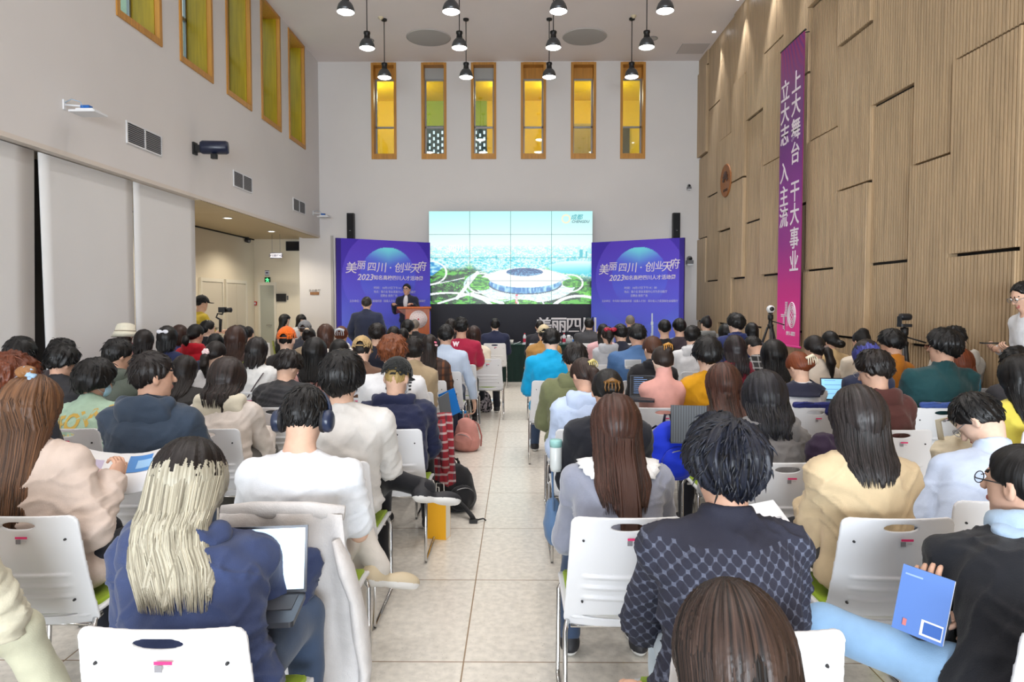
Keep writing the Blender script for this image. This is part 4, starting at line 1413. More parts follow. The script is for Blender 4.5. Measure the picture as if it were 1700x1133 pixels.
# front table under a dark green pleated cloth
TY = 13.6
xl, xr = -2.05, 2.55
TB = thing('draped_table', 'long table under dark green velvet cloth facing the stage', 'table', (0, TY, 0))
mb = MB()
n = 260
ring = []
for k in range(n):
    t = k / (n - 1)
    ring.append((xl + (xr - xl) * t, -0.02 * abs(math.sin(t * 95)) - 0.008 * math.sin(t * 37)))
V, Q = [], []
for z, s in ((0.012, 1.35), (0.4, 1.0), (0.7, 0.7), (0.735, 0.2)):
    V += [(x, y * s, z) for x, y in ring]
for j in range(3):
    for k in range(n - 1):
        a_ = j * n + k
        Q.append((a_, a_ + 1, a_ + n + 1, a_ + n))
mb.add(V, Q, 0, True)
mb.box((xl, 0, 0.012), (xl + 0.012, 0.6, 0.735)).box((xr - 0.012, 0, 0.012), (xr, 0.6, 0.735)).box((xl, 0.0, 0.012), (xr, 0.012, 0.735))
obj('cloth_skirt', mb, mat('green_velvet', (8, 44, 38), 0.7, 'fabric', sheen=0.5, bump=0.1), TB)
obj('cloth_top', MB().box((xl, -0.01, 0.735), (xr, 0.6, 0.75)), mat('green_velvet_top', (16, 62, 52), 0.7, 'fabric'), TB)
lg = MB()
for xx in (xl + 0.06, xr - 0.1):
    for yy in (0.04, 0.54):
        lg.box((xx, yy, 0), (xx + 0.035, yy + 0.035, 0.735))
obj('leg_frame', lg, BLACKM, TB)


def bottle(px, label, y=None, capc=(206, 40, 60), band=(206, 50, 80)):
    y = y or TY + 0.15
    r = thing('water_bottle', label, 'bottle', (at(px, 560, y).x, y, 0.75))
    obj('body', MB().lathe([(0.03, 0), (0.033, 0.01), (0.033, 0.07), (0.031, 0.08), (0.033, 0.09), (0.033, 0.15), (0.022, 0.18), (0.013, 0.195), (0.013, 0.2)], 18), mat('bottle_plastic', (224, 228, 232), 0.15), r)
    obj('paper_band', MB().lathe([(0.0335, 0.04), (0.0338, 0.05), (0.0338, 0.105), (0.0335, 0.115)], 18, cap=False), mat('band_%d' % band[0], band, 0.5), r)
    obj('lid', MB().lathe([(0.015, 0.2), (0.015, 0.22), (0.0005, 0.221)], 14), mat('lid_%d' % capc[0], capc, 0.4), r)


bottle(871, 'pink labelled water bottle on the green table, left of the two bottles')
bottle(936.5, 'pink labelled water bottle on the green table, beside the paper bags')
c = thing('paper_cup', 'white paper cup on the near edge of the green table', 'cup', (at(849.5, 565, TY + 0.12).x, TY + 0.12, 0.75))
obj('body', MB().lathe([(0.027, 0), (0.036, 0.085), (0.034, 0.085), (0.026, 0.004)], 18), mat('paper_white', (232, 230, 224), 0.6), c)
obj('rim', MB().lathe([(0.036, 0.083), (0.039, 0.086), (0.036, 0.09)], 18, cap=False), mat('paper_white', (232, 230, 224), 0.6), c)
for px, lab, w in ((858, 'white folded paper on the green table beside the paper cup', 0.10), (873, 'small white card box standing under a bottle on green table', 0.13)):
    p = at(px, 569, TY + 0.06)
    r = thing('table_paper', lab, 'paper', (p.x, TY + 0.05, 0.75))
    if w < 0.12:
        obj('sheet', MB().prism([(-0.07, 0.0), (0.07, 0.055), (0.075, 0.05), (-0.065, -0.004)], -0.03, 0.03, axis=1), mat('sheet_white', (230, 232, 236), 0.6), r, (0, 0, 0.004))
    else:
        obj('box', MB().box((-0.07, -0.04, 0), (0.07, 0.04, 0.025)), mat('sheet_white', (230, 232, 236), 0.6), r)
for px, lab in ((879.5, 'white goods bag with dark handle on green table beside first bottle'), (944, 'white and black goods bag on green table beside second bottle')):
    r = thing('goods_bag', lab, 'bag', (at(px, 560, TY + 0.3).x, TY + 0.3, 0.75))
    obj('body', Field((-0.12, -0.08, -0.01), (0.12, 0.08, 0.2), 0.012).ell((0, 0, 0.07), (0.1, 0.06, 0.09)).ell((0.0, 0, 0.12), (0.075, 0.05, 0.06)).below(0.0).mesh('body', [mat('bag_white', (226, 226, 228), 0.6, 'fabric')]), None, r)
    obj('handle', MB().tube([(-0.05, -0.05, 0.12), (-0.04, -0.06, 0.19), (0.04, -0.06, 0.19), (0.05, -0.05, 0.12)], 0.009, 8), BLACKM, r)
r = thing('blue_cup', 'small blue cup on the green table beside the pinstripe jacket', 'cup', (at(953, 566, TY + 0.1).x, TY + 0.1, 0.75))
obj('body', MB().lathe([(0.026, 0), (0.034, 0.08), (0.0005, 0.08)], 16), mat('blue_cup', (60, 130, 220), 0.4), r)
obj('lid', MB().lathe([(0.036, 0.08), (0.034, 0.09), (0.0005, 0.092)], 16), mat('lid_blue', (90, 160, 235), 0.4), r)


def tripod(px, py_top, Y, kind, label):
    """camera tripod with its camera; py_top is the top of the camera"""
    p = at(px, py_top, Y)
    r = thing('tripod', label[0], 'tripod', (p.x, Y, 0))
    hz = p.z - (0.14 if kind == 'ptz' else 0.13)
    apex = hz - 0.2
    for k in range(3):
        a = k * 2 * PI / 3 + 0.5
        sp = 0.24 if kind == 'ptz' else 0.42
        f = (sp * math.cos(a), sp * math.sin(a), 0.012)
        t = (0.04 * math.cos(a), 0.04 * math.sin(a), apex)
        m = tuple(t[i] + (f[i] - t[i]) * 0.45 for i in range(3))
        l = obj('leg', MB().tube([t, m], 0.017, 10).tube([m, f], 0.012, 10).tube([tuple(m[i] + (t[i] - m[i]) * 0.06 for i in range(3)), m], 0.021, 10), BLACKM, r)
        obj('foot', MB().ball(f, 0.016, 8, 6), mat('rubber', (20, 20, 20), 0.9), l)
    obj('column', MB().tube([(0, 0, apex - 0.25), (0, 0, hz - 0.08)], 0.014, 10), ALU, r)
    obj('head', MB().lathe([(0.04, hz - 0.22), (0.045, hz - 0.16), (0.03, hz - 0.15), (0.03, hz - 0.09), (0.04, hz - 0.08), (0.04, hz - 0.01), (0.0005, hz)], 16).tube([(0, 0, hz - 0.1), (0.16, -0.12, hz - 0.16)], 0.008, 8), BLACKM, r)
    c = thing('camera', label[1], 'camera', (p.x, Y, hz))
    if kind == 'ptz':
        c.scale = (0.7, 0.7, 0.7)
    if kind == 'ptz':
        G = mat('camera_black', (30, 31, 34), 0.35)
        obj('base', MB().rbox((-0.09, -0.07, 0.0), (0.09, 0.07, 0.045), 0.03), G, c)
        obj('yoke', MB().box((-0.09, -0.04, 0.045), (-0.06, 0.04, 0.16)), G, c)
        obj('lens_barrel', MB().lathe([(0.048, 0), (0.052, 0.02), (0.052, 0.13), (0.045, 0.16), (0.0005, 0.16)], 20, (-0.07, 0, 0.15), R=Matrix.Rotation(PI / 2, 3, 'Y')), G, c)
        obj('lens', MB().lathe([(0.04, 0.161), (0.02, 0.163), (0.0005, 0.163)], 20, (-0.07, 0, 0.15), R=Matrix.Rotation(PI / 2, 3, 'Y')), mat('lens_glass', (120, 120, 124), 0.2), c)
    else:
        obj('body', MB().ball((0, 0, 0.07), (0.06, 0.06, 0.06), 18, 12), mat('camera_white', (226, 226, 226), 0.35), c)
        obj('lens', MB().lathe([(0.034, 0), (0.03, 0.02), (0.0005, 0.022)], 16, (0, -0.045, 0.075), R=Matrix.Rotation(PI / 2, 3, 'X')), BLACKM, c)
        obj('base', MB().lathe([(0.035, 0), (0.03, 0.02), (0.0005, 0.02)], 16), BLACKM, c)


tripod(1279.5, 507, 10.2, 'web', ('black tripod carrying a white ball camera in front of banner', 'white ball shaped camera on the tripod in front of banner'))
tripod(1502, 521, 7.2, 'ptz', ('black tripod carrying a dark video camera near the slatted wall', 'dark pan and tilt video camera on tripod near the slatted wall'))
# ================================================================== chairs
def make_chair():
    r = thing('stacking_chair', 'white plastic stacking chair', 'chair', group='white stacking chairs')
    # back shell: curved in plan, leaning back, with a hand hole, lower slot and pressed ribs
    H0, H1 = 0.395, 0.835
    f = Field((-0.245, -0.035, H0 - 0.02), (0.245, 0.16, H1 + 0.02), 0.0045)

    def shell(X, Y, Z):
        t = (Z - H0) / (H1 - H0)
        hw = 0.228 - 0.024 * t
        ys = 0.085 - 0.085 * t - 0.01 * np.sin(PI * t) + 0.030 * (X / 0.22) ** 2
        rib = ((Z > 0.505) & (Z < 0.635) & (np.abs(X) < 0.17))
        ys = ys - np.where(rib, 0.008 * np.maximum(0, np.sin((Z - 0.505) / 0.0217 * PI)) * np.clip((0.17 - np.abs(X)) / 0.03, 0, 1), 0)
        d = np.abs(Y - ys) - 0.0065
        zc, hz = (H0 + H1) / 2, (H1 - H0) / 2
        qx, qz = np.abs(X) - hw + 0.03, np.abs(Z - zc) - hz + 0.03
        box = np.sqrt(np.maximum(qx, 0) ** 2 + np.maximum(qz, 0) ** 2) + np.minimum(np.maximum(qx, qz), 0) - 0.03
        hole = 0.017 * (np.sqrt((X / 0.062) ** 2 + ((Z - 0.80) / 0.015) ** 2) - 1)
        slot = np.maximum(np.abs(X) - 0.17, np.abs(Z - 0.437) - 0.0085 + 0.012 * (X / 0.2) ** 2)
        return np.maximum(np.maximum(d, box), np.maximum(-hole, -slot))
    f.add(shell, (-0.245, -0.04, H0 - 0.02), (0.245, 0.17, H1 + 0.02), 0)
    obj('backrest', f.mesh('backrest', [WPLAST]), None, r)
    s = Field((-0.25, 0.06, 0.38), (0.25, 0.56, 0.46), 0.009)

    def seat(X, Y, Z):
        zc = 0.418 + 0.02 * (X / 0.22) ** 2 - 0.014 * np.clip((Y - 0.42) / 0.1, 0, 1) ** 2
        qx, qy = np.abs(X) - 0.225 + 0.05, np.abs(Y - 0.31) - 0.225 + 0.05
        b = np.sqrt(np.maximum(qx, 0) ** 2 + np.maximum(qy, 0) ** 2) + np.minimum(np.maximum(qx, qy), 0) - 0.05
        return np.maximum(np.abs(Z - zc) - 0.010, b)
    s.add(seat, (-0.25, 0.05, 0.38), (0.25, 0.57, 0.47), 0)
    obj('seat', s.mesh('seat', [WPLAST]), None, r)
    s = Field((-0.24, 0.08, 0.40), (0.24, 0.55, 0.48), 0.009)

    def pad(X, Y, Z):
        zc = 0.436 + 0.012 * (X / 0.22) ** 2 - 0.016 * np.clip((Y - 0.42) / 0.1, 0, 1) ** 2
        qx, qy = np.abs(X) - 0.205 + 0.05, np.abs(Y - 0.32) - 0.205 + 0.05
        b = np.sqrt(np.maximum(qx, 0) ** 2 + np.maximum(qy, 0) ** 2) + np.minimum(np.maximum(qx, qy), 0) - 0.05
        return np.maximum(np.abs(Z - zc) - 0.012, b)
    s.add(pad, (-0.24, 0.08, 0.40), (0.24, 0.56, 0.48), 0)
    obj('cushion', s.mesh('cushion', [mat('lime_cushion', (150, 178, 34), 0.7, 'fabric')]), None, r)
    for sx in (-1, 1):
        x = 0.222 * sx
        obj('sled_leg', MB().tube([(x * 0.9, 0.50, 0.40), (x, 0.485, 0.37), (x * 1.02, 0.462, 0.03), (x * 1.02, 0.448, 0.010), (x * 1.02, 0.02, 0.010), (x * 1.02, 0.004, 0.03), (x, 0.075, 0.38), (x * 0.96, 0.10, 0.41), (x * 0.9, 0.16, 0.405)], 0.0095, 8), CHROME, r)
    obj('cross_bar', MB().tube([(-0.2, 0.10, 0.392), (0.2, 0.10, 0.392)], 0.008, 8), CHROME, r)
    obj('cross_bar', MB().tube([(-0.2, 0.44, 0.385), (0.2, 0.44, 0.385)], 0.008, 8), CHROME, r)
    st = MB().box((-0.004, -0.0085, 0.755), (0.040, -0.0075, 0.763), 0).box((-0.004, -0.006, 0.735), (0.014, -0.0045, 0.752), 1).box((0.019, -0.006, 0.744), (0.036, -0.0052, 0.747), 2)
    obj('sticker', st, [mat('sticker_pink', (226, 40, 110), 0.5), mat('sticker_grey', (130, 128, 132), 0.5), mat('sticker_line', (190, 188, 192), 0.5)], r)
    sc_ = MB()
    for x in (-0.16, 0.16):
        for z, yy in ((0.745, 0.012), (0.50, 0.055)):
            sc_.ball((x, yy + 0.010, z), (0.005, 0.012, 0.005), 8, 6)
    obj('screw', sc_, mat('screw_dark', (40, 40, 42), 0.4), r)
    return r


CHAIR = make_chair()
_chair_used = [False]


def place_chair(x, y, rz, label):
    if not _chair_used[0]:
        _chair_used[0] = True
        CHAIR.location = (x, y, 0)
        CHAIR.rotation_euler = (0, 0, rz)
        CHAIR['label'] = label
        return CHAIR
    return clone(CHAIR, (x, y, 0), rz, label)


# ================================================================== people
def norm(v):
    v = np.array(v, float)
    return v / (np.linalg.norm(v) + 1e-9)


def rotm(yaw, nod, tilt=0.0):
    return np.array(Matrix.Rotation(yaw, 3, 'Z') @ Matrix.Rotation(-nod, 3, 'X') @ Matrix.Rotation(tilt, 3, 'Y'))


def ik(S, W, l1, l2, pole):
    v = W - S
    D = np.linalg.norm(v)
    if D > (l1 + l2) * 0.995:
        W = S + v / D * (l1 + l2) * 0.995
        D = (l1 + l2) * 0.995
    u = norm(W - S)
    a = (l1 * l1 - l2 * l2 + D * D) / (2 * D)
    h = math.sqrt(max(0, l1 * l1 - a * a))
    p = norm(pole - u * np.dot(pole, u))
    return S + u * a + p * h, W


def hand_parts(W, d, n, inward, s=1.0, curl=0.45):
    """palm frame and five finger chains"""
    d = norm(d)
    n = norm(np.array(n, float) - d * np.dot(n, d))
    l = norm(np.array(inward, float) - d * np.dot(inward, d) - n * np.dot(inward, n))
    chains = []
    for i, (ln, off) in enumerate(((0.074, 0.030), (0.082, 0.0105), (0.076, -0.009), (0.060, -0.027))):
        p = W + d * 0.084 * s + l * off * s
        pts, a = [p - d * 0.025 * s], 0.15
        pts.append(p)
        for k, fr in enumerate((0.46, 0.30, 0.24)):
            a += curl * (1.0 + 0.12 * i)
            p = p + s * ln * fr * (d * math.cos(a) + n * math.sin(a))
            pts.append(p)
        chains.append((pts, [0.0085 * s, 0.009 * s, 0.0082 * s, 0.0075 * s, 0.0055 * s]))
    p = W + d * 0.022 * s + l * 0.028 * s
    t = norm(d * 0.62 + l * 0.75 + n * 0.25)
    pts = [p, p + t * 0.035 * s]
    t2 = norm(d * 0.9 + l * 0.25 + n * 0.35)
    pts += [pts[-1] + t2 * 0.03 * s, pts[-1] + t2 * 0.054 * s]
    chains.append((pts, [0.013 * s, 0.011 * s, 0.0095 * s, 0.0065 * s]))
    return np.stack([l, d, n], 1), W + d * 0.047 * s, chains


def tube_quads(pts, rs, n=6):
    m = MB().tube(pts + [pts[-1] + (pts[-1] - pts[-2]) * 0.15], list(rs) + [rs[-1] * 0.45], n)
    V = np.concatenate(m.v)
    Q = [q for q in m.f if len(q) == 4]
    b = len(V) - n
    Q += [(b, b + 1, b + 2, b + 3), (b, b + 3, b + 4, b + 5)] if n == 6 else []
    return V, Q


def vnormals(V, Q):
    n = np.cross(V[Q[:, 2]] - V[Q[:, 0]], V[Q[:, 3]] - V[Q[:, 1]])
    out = np.zeros_like(V)
    for k in range(3):
        for c in range(4):
            out[:, k] += np.bincount(Q[:, c], n[:, k], len(V))
    return out / (np.linalg.norm(out, axis=1, keepdims=True) + 1e-9)


def torus(f, c, R, r, tilt=0.0, zs=1.0, k=0.02):
    ct, st = math.cos(tilt), math.sin(tilt)

    def fn(X, Y, Z):
        x, y0, z0 = X - c[0], Y - c[1], Z - c[2]
        y, z = y0 * ct + z0 * st, -y0 * st + z0 * ct
        return np.sqrt((np.sqrt(x * x + (y * 1.08) ** 2) - R) ** 2 + (z / zs) ** 2) - r
    m = R + r * max(1, zs) + 0.03
    f.add(fn, np.array(c) - m, np.array(c) + m, k)


SKINS = [(224, 184, 160), (216, 174, 150), (230, 194, 172), (208, 164, 140)]
HAIRC = {'black': (15, 14, 15), 'dark': (28, 22, 21), 'brown': (62, 40, 32), 'auburn': (104, 52, 30), 'red': (122, 58, 30), 'light': (96, 66, 46), 'blonde': (206, 190, 150), 'blue': (56, 62, 140), 'grey': (128, 118, 108), 'gold': (206, 168, 92)}
_legs = {}


def leg_meshes(kind, joints=None):
    """trousers mesh and shoe mesh of a seated or standing pose, shared between people"""
    if kind in _legs:
        return _legs[kind]
    if joints is None:
        if kind == 'stand':
            joints = [((sx * 0.09, 0.0, 0.90), (sx * 0.10, 0.03, 0.50), (sx * 0.11, -0.01, 0.10)) for sx in (-1, 1)]
        else:
            w = {'a': (0.10, 0.12), 'b': (0.13, 0.16), 'c': (0.085, 0.07)}[kind]
            joints = [((sx * 0.095, 0.02, 0.562), (sx * w[0], 0.42, 0.550), (sx * w[1], 0.39, 0.10)) for sx in (-1, 1)]
    P = np.array(joints).reshape(-1, 3)
    f = Field(P.min(0) - 0.14, P.max(0) + 0.14, 0.014)
    hz = joints[0][0][2]
    st = kind == 'stand'
    f.ell((0, 0.0 if st else -0.01, hz + 0.03), (0.165, 0.115, 0.12 if st else 0.085), k=0.03)
    for H, K, A in joints:
        f.cap(H, K, 0.082, 0.064, k=0.035)
        f.cap(K, A, 0.064, 0.052, k=0.03)
    if not st:
        f.below(0.458 if kind in 'abc' else -1)if False else None

    def disp(V):
        n = vnoise(V[:, 0] * 16, V[:, 1] * 9, V[:, 2] * 16)
        return np.stack([n, n * 0.3, n * 0.6], 1) * 0.006
    tr = f.mesh('trousers', [mat('cloth_base', (60, 60, 66), 0.8, 'fabric')], disp)
    s = Field((-0.07, -0.10, -0.02), (0.07, 0.21, 0.14), 0.010)
    s.ell((0, 0.12, 0.03), (0.046, 0.085, 0.045), k=0.03).ell((0, -0.02, 0.04), (0.038, 0.07, 0.05), k=0.03).cap((0, -0.02, 0.05), (0, -0.02, 0.10), 0.042, 0.04, k=0.03)
    s.below(0.0)
    top = lambda C: (C[:, 2] < 0.022).astype(int)
    sh = s.mesh('shoe', [mat('shoe_upper', (40, 40, 44), 0.6), mat('shoe_sole', (226, 224, 220), 0.6)], None, top)
    _legs[kind] = (tr, sh, joints)
    return _legs[kind]


def slotted(o, m, i=0):
    o.material_slots[i].link = 'OBJECT'
    o.material_slots[i].material = m


def person(d, px, top, w, Y, hipx, stand=False):
    """build one person; d is the description, hipx the seat's x"""
    rnd = random.Random(int(px * 7 + top * 13))
    fem = d.get('f', 0)
    HB = d.get('hip', 0.92) if stand else 0.535
    hs = 0.955 if fem else 1.0
    hs *= d.get('hs', 1.0)
    nod, hyaw, tilt = d.get('nod', 0.12), d.get('yaw', 0.0), d.get('tilt', 0.0)
    face = d.get('face', 0.0)  # turn of the whole body
    hipy = Y if stand else Y + 0.265
    Lt = (0.45 if fem else 0.475) * (1.03 if stand else 1.0)
    Rh = rotm(hyaw, nod, tilt)
    off = rotm(hyaw * 0.3, nod * 0.55) @ np.array((0, -0.026, -0.140)) * hs
    ty = 0.1
    cf, sf = math.cos(face), math.sin(face)
    for _ in range(4):
        hy = hipy + ty * cf
        q = at(px, top, hy)
        half = w / 2 * hy / F
        th = min(max(half - 0.076 * hs, d.get('thmin', 0.008)), d.get('thmax', 0.05))
        hz = q.z - d.get('z0', 0) - (0.113 * hs + 0.7 * th) * (1.0 - 0.06 * min(1, nod))
        Nz = hz + off[2]
        dz = Nz - HB
        if dz >= Lt:
            ny = 0.02
        else:
            ny = 0.02 + min(0.30, 0.8 * math.sqrt(max(0, Lt * Lt - dz * dz)))
        ny += d.get('ny', 0.0)
        ty = ny - off[1]
    T = np.array(((q.x - hipx), ty, hz))
    if face:
        T[0] = 0.0
    N = T + off
    hipc = np.array((0.0, -0.01, HB))
    Sh = N + np.array((-N[0] * 0.15, 0.005, -0.055))
    ctrl = np.array(((N[0] * 0.4), min(0, N[1]) * 0.5 - 0.035 + 0.25 * N[1], HB + 0.55 * (Sh[2] - HB)))

    def spine(t):
        return (1 - t) ** 2 * hipc + 2 * t * (1 - t) * ctrl + t * t * Sh
    bw = d.get('bw', 1.0)
    ws = (0.148 if fem else 0.172) * bw
    rx, ry = (0.138, 0.088) if fem else (0.158, 0.102)
    rx, ry = rx * bw, ry * (0.5 + 0.5 * bw)
    near = hy
    hb = min(max(0.0031 * near, 0.0085), 0.021)
    hh = min(max(0.0024 * near, 0.0055), 0.016)

    # arms
    arms = []
    for sx in (-1, 1):
        S = Sh + np.array((sx * ws, 0, -0.045))
        key = 'aL' if sx < 0 else 'aR'
        wk = 'wL' if sx < 0 else 'wR'
        if wk in d:
            tw = at(*d[wk]) - Vector((hipx if not face else q.x + ty * sf, hipy, d.get('z0', 0)))
            tw = Matrix.Rotation(-face, 3, 'Z') @ tw
            E_, W_ = ik(S, np.array(tw), 0.275, 0.25, np.array(d.get('pole', (sx * 0.6, -0.35, -1.0))))
        elif key in d:
            E_, W_ = [np.array(x, float) for x in d[key]]
            if not d.get('armabs'):
                E_ = E_ + S
                W_ = W_ + S
        elif stand:
            E_, W_ = S + np.array((sx * 0.06, -0.02, -0.28)), S + np.array((sx * 0.05, 0.06, -0.52))
        else:
            out = (0.02 + 0.025 * rnd.random()) if not d.get('tight') else -0.02
            E_ = S + np.array((sx * out, 0.06 + 0.06 * rnd.random(), -0.265))
            W_ = np.array((sx * (0.07 + 0.05 * rnd.random()), max(E_[1] + 0.20, 0.30), 0.665 + 0.05 * rnd.random()))
        arms.append((sx, S, E_, W_))

    lab = d['label']
    rootx = hipx if not face else q.x + ty * sf
    root = thing('person', lab, 'person', (rootx, hipy, d.get('z0', 0)), face)
    skin_c = d.get('skin', SKINS[rnd.randrange(4)])
    SK = mat('skin', skin_c, 0.55, 'skin')
    hc = HAIRC[d.get('hc', 'black')] if isinstance(d.get('hc', 'black'), str) else d['hc']
    HM = mat('hair', hc, d.get('hr', 0.42), 'hair', **({'tip': d['tip']} if 'tip' in d else {}))

    # ---- body
    pts = np.array([T + 0.16, T - 0.16, hipc + 0.16, hipc - 0.12] + [x for a in arms for x in a[1:]])
    lo, hi = pts.min(0) - 0.07, pts.max(0) + 0.07
    f = Field(lo, hi, hb)
    L = lambda x, y, z: T + Rh @ (np.array((x, y, z)) * hs)
    E = lambda c, r, k=0.018, cut=False: f.ell(L(*c), np.array(r) * hs, Rh, k, cut)
    E((0, -0.008, 0.014), (0.075, 0.095, 0.099))
    E((0, 0.030, -0.035), (0.062, 0.060, 0.084))
    E((0, 0.056, -0.098), (0.034, 0.030, 0.026))
    E((0, 0.074, 0.022), (0.052, 0.020, 0.014), 0.014)
    if hb < 0.02:
        f.cap(L(0, 0.088, 0.004), L(0, 0.110, -0.030), 0.009 * hs, 0.0145 * hs, 0.012)
        E((0.031, 0.099, 0.004), (0.017, 0.012, 0.010), 0.010, True)
        E((-0.031, 0.099, 0.004), (0.017, 0.012, 0.010), 0.010, True)
        E((0, 0.090, -0.064), (0.025, 0.010, 0.011), 0.008)
    for sx in (-1, 1):
        f.ell(L(sx * 0.080, -0.014, -0.012), np.array((0.0125, 0.022, 0.034)) * hs, Rh @ np.array(Matrix.Rotation(sx * 0.35, 3, 'Z')), 0.008)
        if hb < 0.013:
            f.ell(L(sx * 0.092, -0.008, -0.008), np.array((0.008, 0.010, 0.018)) * hs, Rh, 0.006, True)
    nr = 0.046 if fem else 0.055
    f.cap(L(0, -0.016, -0.060), N, nr * 1.02, nr * 1.04, 0.03)
    f.cap(N, Sh + np.array((0, 0.02, -0.02)), nr * 1.02, 0.055, 0.03)
    for t, kx, ky, kz in ((0.15, 0.9, 0.8, 0.1), (0.5, 0.82, 0.75, 0.12), (0.8, 0.9, 0.78, 0.12)):
        tg_ = norm(spine(min(1, t + 0.08)) - spine(max(0, t - 0.08)))
        f.ell(spine(t), (rx * kx, ry * ky, kz), np.array(Matrix.Rotation(-math.atan2(tg_[1], tg_[2]), 3, 'X')), 0.05)
    hands = []
    for sx, S, E_, W_ in arms:
        f.cap(Sh, S, 0.05, 0.042, 0.03)
        f.cap(S, E_, 0.042, 0.034, 0.02)
        f.cap(E_, W_, 0.036 if not fem else 0.031, 0.025 if not fem else 0.021, 0.015)
        hd = d.get('hR' if sx > 0 else 'hL', {})
        hv = np.array(hd.get('d', norm(W_ - E_) * 0.7 + np.array((-sx * 0.35, 0.35, -0.05))), float)
        Rp, pc, chains = hand_parts(W_, hv, hd.get('n', (0, 0.1, -1)), hd.get('l', (-sx, 0, 0)), (0.92 if fem else 1.0), hd.get('curl', 0.5))
        f.cap(W_, pc, 0.022, 0.02, 0.012)
        f.ell(pc, np.array((0.041, 0.052, 0.0165)), Rp, 0.012)
        hands += chains
    V, Q = f.nets()
    Vs, Qs, n = [V], [Q], len(V)
    for pts_, rs in hands:
        v, q_ = tube_quads([np.array(p) for p in pts_], rs)
        Vs.append(v)
        Qs.append(np.array(q_) + n)
        n += len(v)
    V, Q = np.concatenate(Vs), np.concatenate(Qs)
    C = (V[Q].mean(1) - T) @ Rh / hs
    mi = np.zeros(len(Q), int)
    mi[(np.abs(C[:, 0]) < 0.024) & (np.abs(C[:, 2] + 0.064) < 0.010) & (C[:, 1] > 0.085)] = 1
    mi[(np.abs(np.abs(C[:, 0]) - 0.032) < 0.019) & (np.abs(C[:, 2] - 0.028) < 0.0045) & (C[:, 1] > 0.065)] = 2
    obj('body', npmesh('body', V, Q, [SK, mat('lips', (186, 104, 98), 0.5), HM], True, mi), None, root)
    if d.get('eyes'):
        eb = MB()
        for sx in (-1, 1):
            eb.ball(L(sx * 0.031, 0.086, 0.004), 0.0125 * hs, 12, 8, 0, Rh)
            eb.ball(L(sx * 0.031, 0.0945, 0.004), 0.0062 * hs, 10, 6, 1, Rh)
        obj('eye', eb, [mat('eye_white', (232, 228, 224), 0.2), mat('iris_dark', (28, 20, 18), 0.15)], root)

    # ---- upper garment
    kind, gc = d.get('top', ('sweat', (90, 90, 96)))[:2]
    tc = {'tee': 0.012, 'shirt': 0.014, 'sweat': 0.022, 'hoodie': 0.026, 'jacket': 0.028, 'coat': 0.030, 'puffer': 0.046, 'suit': 0.026, 'turtle': 0.014, 'knit': 0.018, 'cropped': 0.012}[kind]
    pts = np.array([Sh + (ws + 0.14), Sh - (ws + 0.14), hipc + 0.22, hipc - 0.16, N + 0.14] + [x for a in arms for x in a[1:]])
    g = Field(pts.min(0) - 0.10, pts.max(0) + 0.10, hb * 1.08)
    secs = [(0.06, 1.06, 1.02, 0.11), (0.28, 0.98, 0.98, 0.12), (0.52, 1.0, 1.0, 0.13), (0.76, 1.08, 1.02, 0.13)]
    for t, kx, ky, kz in secs:
        p = spine(t)
        tg = norm(spine(min(1, t + 0.08)) - spine(max(0, t - 0.08)))
        Rs = np.array(Matrix.Rotation(-math.atan2(tg[1], tg[2]), 3, 'X'))
        g.ell(p, (rx * kx + tc, ry * ky + tc, kz), Rs, 0.055)
    if d.get('belly'):
        g.ell(spine(0.25) + np.array((0, 0.03, 0)), (rx * 1.15 + tc, ry * 1.25 + tc, 0.16), None, 0.06)
    # trapezius and sleeves
    slv = d.get('sleeve', 'short' if kind == 'tee' else 'long')
    for sx, S, E_, W_ in arms:
        g.cap(N + np.array((sx * 0.02, -0.005, -0.055)), S + np.array((0, 0, 0.012)), 0.050 + tc, 0.040 + tc, 0.05)
        ra, rb = 0.044 + tc * 1.05, 0.040 + tc * 1.1
        if slv == 'short':
            M_ = S + (E_ - S) * 0.78
            g.cap(S, M_, ra + 0.004, ra + 0.012, 0.035)
            dr = norm(E_ - S)
            g.cut(lambda X, Y, Z, M_=M_, dr=dr: -((X - M_[0]) * dr[0] + (Y - M_[1]) * dr[1] + (Z - M_[2]) * dr[2]), M_ - 0.0, M_ + 0.0) if False else None
        elif slv == 'none':
            pass
        else:
            g.cap(S, E_, ra, rb, 0.035)
            g.cap(E_, E_ + (W_ - E_) * d.get('cuff', 0.93), rb, (0.028 + tc * 1.1), 0.025)
    # neckline
    g.cap(N + np.array((0, -0.004, -0.075)), N + np.array((0, -0.002, -0.012 if kind in ('shirt', 'suit', 'coat', 'jacket') else -0.045)), nr + 0.02 + 0.3 * tc, nr + 0.011 + 0.25 * tc, 0.03)
    if kind == 'turtle':
        g.cap(N - np.array((0, 0, 0.03)), N + (T + Rh @ np.array((0, -0.016, -0.06)) * hs - N) * 0.78, nr + 0.016, nr + 0.012, 0.03)
        torus(g, N + (T - N) * 0.36, nr + 0.004, 0.013, -nod * 0.4, 1.0, 0.01)
    else:
        up = norm(L(0, -0.016, -0.06) - N)
        g.cap(N + np.array((0, 0.075, 0.0)), N + np.array((0, 0.14, 0.08)), nr * 0.8, nr, 0.012, True)
        if kind in ('suit', 'shirt', 'jacket', 'coat') or d.get('collar'):
            torus(g, N + up * 0.014 + np.array((0, 0.002, 0)), nr + 0.014, 0.009 if kind in ('suit', 'shirt') else 0.012, -0.25 - nod * 0.3, 2.0 if kind != 'coat' else 2.4, 0.012)
    if kind in ('suit', 'jacket', 'coat', 'puffer') and not stand:
        g.ell(spine(0.03) + np.array((0, -0.01, -0.02)), (rx * 1.12 + tc, ry * 1.08 + tc, 0.08), None, 0.05)
    g.below(0.475 if not stand else HB - 0.16)
